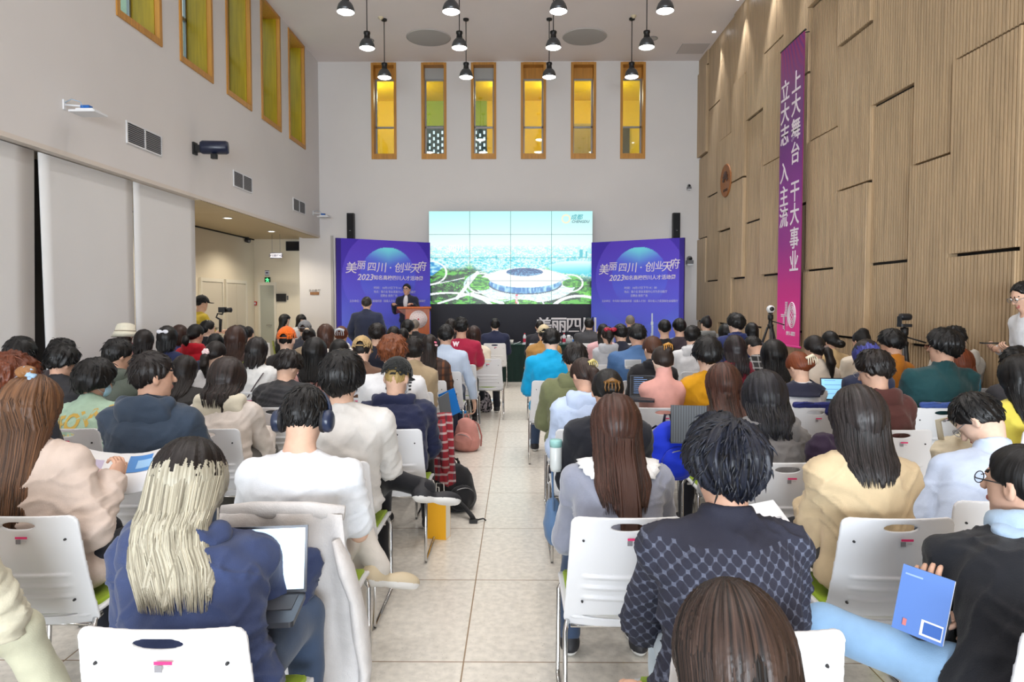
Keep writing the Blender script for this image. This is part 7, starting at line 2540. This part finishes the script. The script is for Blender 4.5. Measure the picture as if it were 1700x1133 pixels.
# ================================================================== people on their feet or at the side desk
def other(px, ytop, w, Y, label, chair=None, **d):
    d['label'] = label
    stand = d.pop('stand', True)
    x = at(px, ytop, Y).x
    r = person(d, px, ytop, w, Y, d.pop('hx', x), stand)
    return r


other(609, 493, 17, 12.1, 'man in a navy suit standing with his back to the seats', hair='short', hc=B_, tip=(70, 60, 56), top=('suit', (44, 50, 72)), nod=0.05, bw=1.2, pants=(36, 40, 60), low=0.0,
      aR=((0.10, -0.02, -0.27), (0.02, 0.16, -0.42)), aL=((-0.10, -0.02, -0.27), (-0.03, 0.14, -0.43)))
other(675, 471.5, 13.5, 15.3, 'speaker with glasses in a dark suit behind the lectern', hair='short', hc=B_, top=('suit', (40, 42, 56)), z0=STAGE_Z, face=PI - 0.22, nod=0.05, bw=1.08, eyes=1, hip=0.90, ex=[('glasses',)], pants=(34, 36, 48), low=0.005,
      aR=((0.08, 0.03, -0.25), (0.04, 0.24, -0.10)), aL=((-0.08, 0.03, -0.25), (-0.05, 0.24, -0.10)))
other(1701, 468, 34, 5.65, 'man with glasses in a white shirt standing by slatted wall', hair='short', hc=B_, top=('shirt', (226, 228, 232)), face=PI / 2 - 0.1, nod=0.42, yaw=0.1, hip=0.96, eyes=1, ex=[('glasses', (130, 130, 132))], pants=(34, 34, 38), low=0.005,
      aR=((0.06, -0.05, -0.28), (-0.03, 0.16, -0.22)), aL=((-0.06, -0.05, -0.28), (0.03, 0.17, -0.21)), hR=dict(d=(-0.3, 0.9, 0.1), n=(-0.6, 0, 0.7), l=(-0.5, 0, -0.5)), hL=dict(d=(0.2, 0.9, 0.1), n=(0.6, 0, 0.7), l=(0.5, 0, -0.5)))
other(335, 492, 19, 11.4, 'cameraman in a black cap half hidden by the white screen', hair='short', hc=B_, top=('tee', (206, 178, 60)), face=-0.75, nod=0.12, hip=0.88, sleeve='short', ex=[('cap', (26, 26, 28), False)], pants=(40, 40, 44),
      aR=((0.10, 0.10, -0.25), (0.02, 0.34, -0.22)), aL=((-0.02, 0.12, -0.26), (0.12, 0.36, -0.25)))
other(473, 522, 16, 13.2, 'woman in a black coat seated at the side desk', stand=False, f=1, hair='long', hc=B_, top=('coat', (38, 38, 42)), face=-1.25, nod=0.15, len=0.22, eyes=1, hx=at(473, 540, 13.4).x)
other(500, 522.5, 16, 14.15, 'woman in a white top facing across the side desk', stand=False, f=1, hair='long', hc=B_, top=('sweat', (222, 222, 224)), face=-2.2, nod=0.2, len=0.3, eyes=1, hx=at(500, 540, 14.4).x)

# side desk with a laptop and bottles
dx, dy = at(528, 560, 13.3).x + 0.06, 13.3
r = thing('side_desk', 'low desk with dark cloth beside the white pillar', 'desk', (dx, dy, 0))
obj('table_top', MB().box((-0.35, -0.25, 0.70), (0.35, 0.25, 0.73)), mat('navy_cloth', (44, 48, 66), 0.8, 'fabric'), r)
obj('cloth_skirt', MB().box((-0.35, -0.25, 0.02), (0.35, -0.235, 0.70)).box((-0.35, -0.235, 0.02), (-0.335, 0.25, 0.70)).box((0.335, -0.235, 0.02), (0.35, 0.25, 0.70)), mat('navy_cloth', (44, 48, 66), 0.8, 'fabric'), r)
px_ = at(531, 550, 13.15).x


def laptop(loc, rz, label, w=0.31, h=0.21, tilt=18, face=None, back=(52, 54, 60), lines=0, kbd=(60, 60, 64)):
    """an open laptop; the screen side looks along -Y when rz is 0"""
    r = thing('laptop', label, 'laptop', loc, rz)
    obj('keyboard_base', MB().rbox((-w / 2, -h, 0), (w / 2, 0, 0.016), 0.012), mat('laptop_shell', back, 0.35, metal=0.3), r)
    obj('keys', MB().box((-w / 2 + 0.02, -h * 0.60, 0.0165), (w / 2 - 0.02, -0.02, 0.018)), mat('laptop_keys', kbd, 0.6), r)
    Rl = Matrix.Rotation(math.radians(-tilt), 3, 'X')
    lid = obj('lid', MB().box((-w / 2, 0, 0.016), (w / 2, 0.009, 0.016 + h), R=Rl, c=(0, 0, 0.016)), mat('laptop_shell', back, 0.35, metal=0.3), r)
    obj('screen', MB().box((-w / 2 + 0.008, -0.0008, 0.026), (w / 2 - 0.008, 0.0, 0.008 + h), R=Rl, c=(0, 0, 0.016)), face or mat('dark_screen', (26, 28, 34), 0.15), lid)
    if lines:
        m = MB()
        rn = random.Random(3)
        for k in range(lines):
            z = 0.016 + h * (0.88 - 0.8 * k / lines)
            x = -w / 2 + 0.03
            m.box((x, -0.0016, z), (x + rn.uniform(0.05, w * 0.75), -0.0009, z + 0.0035), R=Rl, c=(0, 0, 0.016))
        obj('text_lines', m, mat('screen_lines', (96, 128, 176), 0.5, 'emit', power=0.7), lid)
    return r


SCRB = mat('lit_screen_pale', (206, 230, 250), 0.3, 'emit', power=0.9)
SCRC = mat('lit_screen_blue', (140, 196, 224), 0.3, 'emit', power=0.9)
laptop((px_ + 0.05, 13.3, 0.73), 2.4, 'dark laptop standing open on the side desk')
for k, (ox, cc) in enumerate(((-0.12, (150, 60, 120)), (-0.22, (120, 80, 140)))):
    r = thing('drink_bottle', 'small purple drink bottle on the side desk, %s' % ('nearer the laptop' if k == 0 else 'farther from the laptop'), 'bottle', (px_ + ox, 13.15, 0.73))
    obj('body', MB().lathe([(0.03, 0), (0.032, 0.1), (0.02, 0.14), (0.012, 0.15), (0.012, 0.17)], 16), mat('purple_drink_%d' % k, cc, 0.2), r)
    obj('lid', MB().lathe([(0.014, 0.165), (0.014, 0.185), (0.0005, 0.186)], 12), mat('lid_white', (230, 230, 230), 0.4), r)

# gimbal camera of the half hidden cameraman
p = at(370, 515, 11.1)
r = thing('gimbal_camera', 'black video camera on a hand held gimbal by the white screen', 'camera', (p.x, 11.1, p.z))
obj('body', MB().rbox((-0.06, -0.05, -0.04), (0.05, 0.05, 0.045), 0.012), BLACKM, r)
obj('lens', MB().tube([(0.05, 0, 0), (0.14, -0.01, 0.0)], [0.036, 0.04], 16), BLACKM, r)
obj('gimbal_arm', MB().tube([(0, 0, -0.04), (-0.02, 0.02, -0.07), (-0.10, 0.03, -0.06), (-0.11, 0.0, -0.12), (-0.04, 0, -0.16)], 0.014, 8), BLACKM, r)
obj('grip', MB().tube([(-0.04, 0, -0.15), (-0.05, 0, -0.36)], [0.026, 0.02], 12), mat('grip_black', (28, 28, 30), 0.8), r)


# phone in the standing man's hand
p = at(1648, 570, 5.66)
r = thing('phone', 'dark phone held by the man standing at the wall', 'phone', (p.x, 5.66, p.z), -0.1)
obj('body', MB().box((-0.085, -0.035, -0.005), (0.085, 0.035, 0.005)), BLACKM, r)
obj('screen', MB().box((-0.08, -0.032, 0.005), (0.08, 0.032, 0.0058)), mat('dark_screen', (26, 28, 34), 0.15), r)

# ================================================================== bags and belongings
def blob(name, fn, m, parent, h=0.012, amp=0.006, fr=16):
    f = Field((-0.5, -0.5, -0.02), (0.5, 0.5, 0.75), h)
    fn(f)
    V, Q = f.nets()
    n = 1 - 2 * np.abs(vnoise(V[:, 0] * fr, V[:, 1] * fr, V[:, 2] * fr * 0.8))
    V = V + vnormals(V, Q) * (amp * n)[:, None]
    return obj(name, npmesh(name, V, Q, [m]), None, parent)


def backpack(x, y, rz, label, rgb, s=1.0, kind='fabric', lean=0.1, straps=(20, 20, 22), z=0.0, **kw):
    r = thing('backpack', label, 'backpack', (x, y, z), rz)
    m = mat('backpack_cloth', rgb, 0.7, kind, **kw)
    b = blob('body', lambda f: f.ell((0, lean * 0.1, 0.17 * s), (0.15 * s, 0.10 * s, 0.20 * s), None, 0.03).ell((0, 0.0, 0.08 * s), (0.16 * s, 0.12 * s, 0.11 * s), None, 0.05).below(0.0), m, r)
    blob('front_pocket', lambda f: f.ell((0, -0.10 * s, 0.12 * s), (0.11 * s, 0.05 * s, 0.10 * s), None, 0.02).below(0.004), m, r)
    sm = mat('strap_cloth', straps, 0.8, 'fabric')
    obj('top_handle', MB().tube([(-0.03 * s, 0.03, 0.355 * s), (-0.02 * s, 0.03, 0.41 * s), (0.02 * s, 0.03, 0.41 * s), (0.03 * s, 0.03, 0.355 * s)], 0.009 * s, 8), sm, r)
    for sx in (-1, 1):
        obj('shoulder_strap', MB().tube([(sx * 0.06 * s, 0.08 * s, 0.33 * s), (sx * 0.10 * s, 0.14 * s, 0.28 * s), (sx * 0.13 * s, 0.17 * s, 0.14 * s), (sx * 0.14 * s, 0.12 * s, 0.03 * s)], 0.016 * s, 8, flat=0.4), sm, r)
    obj('zip', MB().tube([(0.10 * s * math.cos(t), -0.135 * s + 0.02 * s * abs(math.cos(t)), 0.13 * s + 0.075 * s * math.sin(t)) for t in np.linspace(0.2, PI - 0.2, 10)], 0.004 * s, 6), ALU, r)
    return r


backpack(-0.47, 5.25, 0.5, 'black backpack lying in the aisle behind the yellow paper bag', (30, 30, 33), 0.95)
backpack(-0.62, 5.55, -0.2, 'black backpack standing under the red plaid shirt', (36, 36, 40), 1.0)
r = thing('bag_strap', 'loose black padded strap lying out into the aisle', 'strap', (-0.42, 5.0, 0))
obj('webbing', MB().tube([(-0.06, 0.1, 0.14), (0.02, 0.06, 0.08), (0.08, 0.0, 0.03), (0.10, -0.06, 0.018)], 0.026, 8, flat=0.4), mat('strap_cloth', (20, 20, 22), 0.8, 'fabric'), r)
obj('buckle', MB().box((0.07, -0.10, 0.004), (0.13, -0.05, 0.022)), BLACKM, r)
obj('tail', MB().tube([(0.12, -0.06, 0.014), (0.17, -0.04, 0.02), (0.19, -0.05, 0.008)], 0.006, 6), BLACKM, r)
backpack(-0.56, 7.35, -0.3, 'dusty pink backpack on the floor at the aisle', (206, 142, 132), 0.95, straps=(196, 128, 120))
backpack(-0.50, 9.95, 0.2, 'grey and black patterned backpack in the aisle', (40, 38, 44), 0.82, 'camo', second=(176, 166, 172))


def paper_bag(x, y, rz, w, dp, h, label, rgb, side):
    r = thing('paper_bag', label, 'paper bag', (x, y, 0), rz)
    t = 0.003
    b = MB().box((-w / 2, -dp / 2, 0), (w / 2, -dp / 2 + t, h)).box((-w / 2, dp / 2 - t, 0), (w / 2, dp / 2, h)).box((-w / 2, -dp / 2 + t, 0), (w / 2, dp / 2 - t, t))
    obj('body', b, mat('yellow_paper', rgb, 0.55), r)
    obj('side_gusset', MB().box((-w / 2, -dp / 2 + t, t), (-w / 2 + t, dp / 2 - t, h)), mat('bag_side', side, 0.55), r)
    obj('side_gusset', MB().box((w / 2 - t, -dp / 2 + t, t), (w / 2, dp / 2 - t, h)), mat('bag_side', side, 0.55), r)
    for yy in (-dp / 2 - 0.002, dp / 2 + 0.002):
        obj('handle', MB().tube([(-w * 0.2, yy, h - 0.01), (-w * 0.18, yy, h + 0.07), (w * 0.18, yy, h + 0.07), (w * 0.2, yy, h - 0.01)], 0.003, 6), mat('cord_white', (230, 226, 216), 0.8), r)
    return r


paper_bag(-0.545, 4.62, -0.25, 0.15, 0.09, 0.29, 'bright yellow paper carrier bag on the floor beside the aisle', (246, 178, 24), (238, 232, 216))
paper_bag(-0.63, 11.6, 0.2, 0.14, 0.09, 0.26, 'yellow and white paper bag near the front of the aisle', (246, 178, 24), (240, 238, 232))
r = thing('plastic_bag', 'crumpled white plastic bag lying on the aisle floor', 'plastic bag', (-0.42, 10.75, 0))
blob('film', lambda f: f.ell((0, 0, 0.03), (0.13, 0.08, 0.045), None, 0.02).ell((0.09, 0.02, 0.03), (0.07, 0.06, 0.05), None, 0.02).below(0.0), mat('white_film', (232, 234, 232), 0.3), r, 0.01, 0.016, 34)
obj('printed_patch', MB().ball((0.03, -0.06, 0.045), (0.035, 0.012, 0.02), 10, 6), mat('patch_blue', (120, 186, 226), 0.4), r)


def hanging_cloth(name, x, y, z0, z1, w, rz, m, label, cat, thick=0.02, seed=1, amp=0.02, flare=0.25, part='cloth'):
    """a garment hanging in soft vertical folds"""
    r = thing(name, label, cat, (x, y, z0), rz)
    n, k = 28, 18
    V = []
    rn = random.Random(seed)
    ph = rn.random() * 9
    for s in (0, 1):
        for j in range(k + 1):
            t = j / k
            for i in range(n + 1):
                u = i / n * 2 - 1
                ww = w / 2 * (1 + flare * (1 - t))
                fy = amp * (1.1 - 0.7 * t) * (math.sin(u * 7 + ph + t * 1.5) + 0.5 * math.sin(u * 15 + ph * 2))
                rag = 0.03 * math.sin(u * 4 + ph) * (1 - t)
                edge = 1 - abs(u) ** 6
                V.append((u * ww, fy + (thick * edge if s else 0) + 0.0, t * (z1 - z0) + rag))
    Q = []
    nn = n + 1
    off = nn * (k + 1)
    for j in range(k):
        for i in range(n):
            a = j * nn + i
            Q.append((a, a + 1, a + nn + 1, a + nn))
            Q.append((off + a, off + a + nn, off + a + nn + 1, off + a + 1))
    rim = [i for i in range(nn)] + [j * nn + n for j in range(1, k + 1)] + [k * nn + i for i in range(n - 1, -1, -1)] + [j * nn for j in range(k - 1, 0, -1)]
    for a, b in zip(rim, rim[1:] + rim[:1]):
        Q.append((b, a, off + a, off + b))
    obj(part, MB().add(V, Q, 0, True), m, r)
    return r


PLAIDR = mat('red_plaid', (150, 34, 46), 0.85, 'plaid', second=(60, 56, 66), third=(206, 196, 192), freq=16.0, band=0.26)
r = hanging_cloth('plaid_shirt', -0.58, 4.93, 0.28, 0.80, 0.22, 0.5, PLAIDR, 'red plaid shirt hanging from a chair at the aisle', 'shirt', 0.04, 3, 0.02, 0.35)
obj('sleeve', MB().tube([(0.02, -0.02, 0.48), (0.03, -0.035, 0.3), (0.05, -0.03, 0.1)], [0.03, 0.036, 0.03], 10), PLAIDR, r)
hanging_cloth('navy_jacket', -0.70, 7.30, 0.12, 0.62, 0.13, 0.7, mat('navy_cloth', (44, 48, 66), 0.8, 'fabric'), 'dark navy jacket hanging beside the pink backpack', 'jacket', 0.04, 5, 0.012)
# light coat thrown over the chair of the man with headphones
sx, sy = [d['seat'] for px, _, _, _, d in PEOPLE if px == 505][0]
COATM = mat('pale_coat', (206, 202, 200), 0.85, 'fabric', bump=0.4)
r = hanging_cloth('draped_coat', sx + 0.03, sy - 0.055, 0.16, 0.865, 0.44, 0.0, COATM, 'pale grey coat draped over the chair of the headphone wearer', 'coat', 0.014, 8, 0.022, 0.30)
obj('top_fold', MB().tube([(-0.22, 0.03, 0.70), (-0.1, 0.02, 0.712), (0.1, 0.02, 0.712), (0.22, 0.03, 0.70)], [0.017, 0.02, 0.02, 0.017], 12, flat=1.6), COATM, r)
obj('sleeve', MB().tube([(0.20, -0.02, 0.62), (0.24, -0.035, 0.52), (0.27, -0.03, 0.42), (0.285, -0.02, 0.30), (0.30, -0.01, 0.16), (0.28, 0.02, 0.0)], [0.03, 0.06, 0.05, 0.065, 0.05, 0.04], 14, flat=0.45), COATM, r)
obj('lapel', MB().prism([(-0.03, 0.62), (0.10, 0.42), (0.13, 0.33), (0.06, 0.40), (-0.05, 0.52)], -0.055, -0.045, axis=1), mat('coat_lining', (214, 206, 208), 0.8, 'fabric'), r)

# laptops and papers in laps
p = at(424, 985, 2.10)
laptop((p.x, 2.10, p.z - 0.02), 0.12, 'open laptop with a pale lit document by the blonde woman', 0.31, 0.205, 12, SCRB, lines=9)
p = at(1393, 664, 5.55)
laptop((p.x, 5.55, p.z - 0.02), -0.1, 'laptop with a blue lit screen right of the white sweatshirt', 0.28, 0.18, 10, SCRC, lines=4)
p = at(1066, 663, 5.25)
laptop((p.x, 5.25, p.z), -0.2, 'dark laptop with pale text before the pink turtleneck', 0.19, 0.17, 14, lines=9)
p = at(1051, 612, 6.6)
laptop((p.x, 6.6, p.z), 0.0, 'small grey laptop just behind the blue denim jacket', 0.16, 0.07, 10, mat('grey_screen', (176, 180, 184), 0.4), back=(206, 206, 208))


def booklet(loc, rot, w, h, label, cover, prints=(), open_=0.0, thick=0.006, name='booklet'):
    """a magazine; its cover lies in XZ facing -Y before rotation"""
    r = thing(name, label, 'booklet' if name == 'booklet' else 'paper', loc)
    r.rotation_euler = rot
    if open_:
        V, Q = [], []
        n = 12
        for s in (0, 1):
            for i in range(n + 1):
                u = i / n * 2 - 1
                yy = -open_ * (abs(u) ** 0.7) * w * 0.5 + (0.02 * math.sin(abs(u) * PI) if abs(u) > 0 else 0)
                for z in (0, h):
                    V.append((u * w, yy + s * thick, z))
        for i in range(n):
            a = 2 * i
            Q.append((a, a + 2, a + 3, a + 1))
            b = 2 * (n + 1) + a
            Q.append((b, b + 1, b + 3, b + 2))
            Q.append((a, b, b + 2, a + 2))
            Q.append((a + 1, a + 3, b + 3, b + 1))
        Q += [(0, 1, 2 * n + 3, 2 * n + 2), (2 * n, 4 * n + 2, 4 * n + 3, 2 * n + 1)]
        obj('pages', MB().add(V, Q, 0, True), mat('page_white', (234, 234, 236), 0.5), r)
        fy = lambda x: -open_ * (abs(x / w) ** 0.7) * w * 0.5 + 0.02 * math.sin(abs(x / w) * PI)
    else:
        obj('cover', MB().box((-w / 2, 0, 0), (w / 2, thick, h)), mat('cover_%d_%d' % (cover[0], cover[2]), cover, 0.45), r)
        if thick > 0.003:
            obj('pages', MB().box((-w / 2 + 0.002, thick, 0.002), (w / 2 + 0.001, thick + 0.003, h - 0.002)), mat('page_white', (234, 234, 236), 0.5), r)
        fy = lambda x: 0.0
    for k, (x0, z0, x1, z1, c) in enumerate(prints):
        m = MB()
        n = 6
        V = [(x0 + (x1 - x0) * i / n, fy(x0 + (x1 - x0) * i / n) - 0.0012 - 0.0006 * k, z) for i in range(n + 1) for z in (z0, z1)]
        m.add(V, [(2 * i, 2 * i + 2, 2 * i + 3, 2 * i + 1) for i in range(n)])
        obj('printed_area', m, mat('print_%d_%d_%d' % c, c, 0.5), r)
    return r


p = at(172, 822, 2.95)
booklet((p.x, 2.95, p.z), (-0.95, 0.1, 0.25), 0.18, 0.24, 'open picture magazine held by the long brown haired woman', (0, 0, 0), [(-0.16, 0.03, -0.05, 0.19, (196, 186, 214)), (-0.10, 0.05, -0.02, 0.14, (214, 176, 176)), (0.05, 0.12, 0.15, 0.22, (70, 130, 196)), (0.09, 0.14, 0.16, 0.19, (150, 190, 226))], open_=0.55)
p = at(1316, 905, 2.72)
booklet((p.x, 2.72, p.z), (-0.9, 0.0, 0.5), 0.15, 0.21, 'white printed sheet beside the beige field jacket', (236, 236, 238), [(-0.05, 0.12 - 0.025 * k, 0.05, 0.13 - 0.025 * k, (190, 190, 196)) for k in range(4)] + [(-0.06, 0.004, 0.06, 0.016, (226, 90, 130))], thick=0.0015, name='printed_sheet')
p = at(1592, 838, 3.2)
booklet((p.x, 3.2, p.z), (-1.0, 0.0, -0.35), 0.16, 0.17, 'printed leaflet in the hands of the pale blue shirt', (236, 236, 240), [(-0.01, 0.05, 0.075, 0.13, (96, 190, 236)), (-0.06, 0.02, -0.02, 0.06, (60, 64, 90)), (0.0, 0.01, 0.06, 0.03, (60, 60, 66))], thick=0.0015, name='leaflet')
p = at(1521, 1058, 1.93)
bk = booklet((p.x, 1.93, p.z), (-0.12, 0.12, -0.75), 0.13, 0.19, 'blue booklet with a white corner beside the black jacket man', (92, 128, 196), [(0.005, 0.01, 0.06, 0.055, (230, 234, 240)), (0.012, 0.016, 0.058, 0.05, (58, 100, 176)), (-0.055, 0.165, -0.01, 0.17, (150, 176, 222)), (-0.04, 0.02, -0.03, 0.04, (200, 120, 120))])

# folders beside the trench coat and the little blue lid in the striped shirt's hand
p = at(752, 690, 6.45)
booklet((p.x, 6.45, p.z), (0.1, -0.32, 0.5), 0.17, 0.25, 'bright blue plastic folder at the aisle beside beige trench coat', (14, 122, 214), [(-0.075, 0.13, 0.0, 0.23, (196, 202, 214))], name='booklet')
p = at(742, 695, 6.3)
booklet((p.x, 6.3, p.z), (0.1, -0.3, 0.9), 0.14, 0.24, 'grey folder hanging beside the bright blue folder', (110, 114, 120))
p = at(769, 684, 7.85)
r = thing('round_tin', 'round bright blue box in the hanging hand at aisle', 'box', (p.x, 7.85, p.z - 0.02))
obj('body', MB().lathe([(0.034, 0), (0.038, 0.008), (0.038, 0.026), (0.034, 0.03), (0.0005, 0.03)], 20), mat('bright_blue', (36, 150, 220), 0.4), r)
obj('rim', MB().lathe([(0.039, 0.014), (0.041, 0.018), (0.039, 0.022)], 20, cap=False), mat('bright_blue_dark', (20, 100, 180), 0.4), r)

# right of the aisle
p = at(923, 742, 3.60)
r = thing('thermos', 'pale teal thermos cup standing in a bag pocket at the aisle', 'bottle', (p.x, 3.60, p.z - 0.13))
obj('body', MB().lathe([(0.028, 0), (0.032, 0.02), (0.032, 0.13), (0.028, 0.135)], 18), mat('steel_white', (214, 220, 220), 0.3), r)
obj('lid', MB().lathe([(0.033, 0.13), (0.034, 0.16), (0.03, 0.168), (0.0005, 0.168)], 18), mat('teal_lid', (150, 200, 196), 0.4), r)
DEN = mat('blue_canvas', (92, 122, 160), 0.8, 'fabric')
r = thing('canvas_bag', 'blue canvas bag hanging by its strap beside the aisle', 'bag', (p.x - 0.01, 3.68, 0.30))
blob('body', lambda f: f.ell((0, 0, 0.12), (0.05, 0.10, 0.13), None, 0.02), DEN, r, 0.01)
obj('strap', MB().tube([(0.0, -0.07, 0.2), (-0.01, -0.06, 0.42), (0.0, 0.0, 0.5), (0.0, 0.05, 0.42), (0.0, 0.07, 0.2)], 0.014, 8, flat=0.4), DEN, r)
p = at(1112, 765, 4.02)
backpack(p.x, 4.02, 0.3, 'royal blue backpack hanging beside the mustard sweater', (22, 52, 200), 0.9, z=p.z - 0.10, straps=(16, 18, 40))
p = at(1143, 735, 3.85)
r = thing('laptop_sleeve', 'dark ribbed laptop lid standing above the blue backpack', 'laptop', (p.x, 3.85, p.z), -0.15)
obj('lid', MB().rbox((-0.10, 0, 0), (0.10, 0.012, 0.21), 0.004), mat('ribbed_dark', (52, 54, 58), 0.5, 'stripe', second=(84, 88, 92), freq=22.0), r)
obj('keyboard_base', MB().rbox((-0.10, 0.01, -0.01), (0.10, 0.15, 0.004), 0.004), mat('laptop_shell', (52, 54, 60), 0.35, metal=0.3), r)
p = at(1375, 775, 3.50)
r = thing('fabric_bag', 'dark purple patterned cloth bag beside straight black hair', 'bag', (p.x, 3.50, p.z - 0.02))
blob('body', lambda f: f.ell((-0.02, 0, 0.09), (0.09, 0.07, 0.10), None, 0.03), mat('plum_cloth', (48, 34, 56), 0.8, 'fabric'), r, 0.01, 0.012, 24)
blob('patterned_scarf', lambda f: f.ell((0.05, -0.04, 0.06), (0.06, 0.05, 0.08), None, 0.03), mat('violet_print', (92, 62, 124), 0.8, 'camo', second=(190, 170, 226)), r, 0.01, 0.014, 28)
p = at(1590, 775, 3.42)
r = thing('tote_bag', 'cream canvas tote bag bunched up behind the bowed man', 'bag', (p.x, 3.45, p.z - 0.02), 0.2)
CAN = mat('cream_canvas', (214, 202, 176), 0.85, 'fabric')
blob('body', lambda f: f.ell((0, 0, 0.07), (0.12, 0.07, 0.09), None, 0.03).ell((0.08, 0.0, 0.10), (0.07, 0.06, 0.08), None, 0.03).ell((-0.06, -0.03, 0.05), (0.08, 0.05, 0.06), None, 0.03), CAN, r, 0.01, 0.014, 22)
obj('handle', MB().tube([(0.05, -0.03, 0.16), (-0.02, -0.04, 0.22), (-0.07, -0.03, 0.27), (-0.10, 0.0, 0.25), (-0.06, 0.02, 0.15)], 0.014, 8, flat=0.35), CAN, r)
y_ = 3.05
p = at(1457, 1078, y_)
r = thing('drink_bottle', 'green bottle with a white cap on the floor under chairs', 'bottle', (p.x, y_, 0))
obj('body', MB().lathe([(0.033, 0), (0.036, 0.012), (0.036, 0.11), (0.024, 0.15), (0.014, 0.17), (0.014, 0.18)], 20), mat('green_drink', (150, 172, 66), 0.15), r)
obj('lid', MB().lathe([(0.017, 0.178), (0.017, 0.205), (0.0005, 0.207)], 16), mat('lid_white', (230, 230, 230), 0.4), r)

for pxs, ytop, cc, lab in ((1326, 677, (40, 46, 110), 'navy jacket folded over the chair behind white sweatshirt'), (1566, 672, (60, 84, 150), 'rolled blue jacket on the chair back behind broad teal man')):
    sx, sy = [d['seat'] for px, _, _, _, d in PEOPLE if px == pxs][0]
    r = thing('folded_jacket', lab, 'jacket', (sx + 0.03, sy + 0.02, 0.80))
    blob('cloth', lambda f: f.cap((-0.17, 0.0, 0.055), (0.2, 0.0, 0.05), 0.022, 0.028, 0.02).ell((0.12, -0.022, 0.01), (0.09, 0.012, 0.04), None, 0.02), mat('folded_cloth_%d' % cc[2], cc, 0.8, 'fabric'), r, 0.01, 0.006, 30)
    obj('collar', MB().tube([(-0.18, -0.01, 0.06), (-0.12, -0.02, 0.075), (-0.05, -0.01, 0.07)], 0.014, 8, flat=0.6), mat('folded_cloth_%d' % cc[2], cc, 0.8, 'fabric'), r)

# the two women at the side desk sit on lime chairs
LIME = mat('lime_shell', (128, 140, 40), 0.4)
for px, Y, rz, lab in ((473, 13.2, -1.25, 'lime green shelled chair under the woman in black coat'), (500, 14.15, -2.2, 'white chair under the woman at the side desk')):
    hx, hy = at(px, 540, Y + 0.2).x, Y + 0.265
    c = place_chair(hx + 0.265 * math.sin(rz), hy - 0.265 * math.cos(rz), rz, lab)
    if px == 473:
        for ch in c.children:
            if ch.name.startswith(('backrest', 'seat')):
                slotted(ch, LIME)
p = at(436, 575, 12.9)
place_chair(p.x, 12.7, 0.5, 'empty white chair standing before the corridor door')

bpy.data.scenes.remove(WORK)
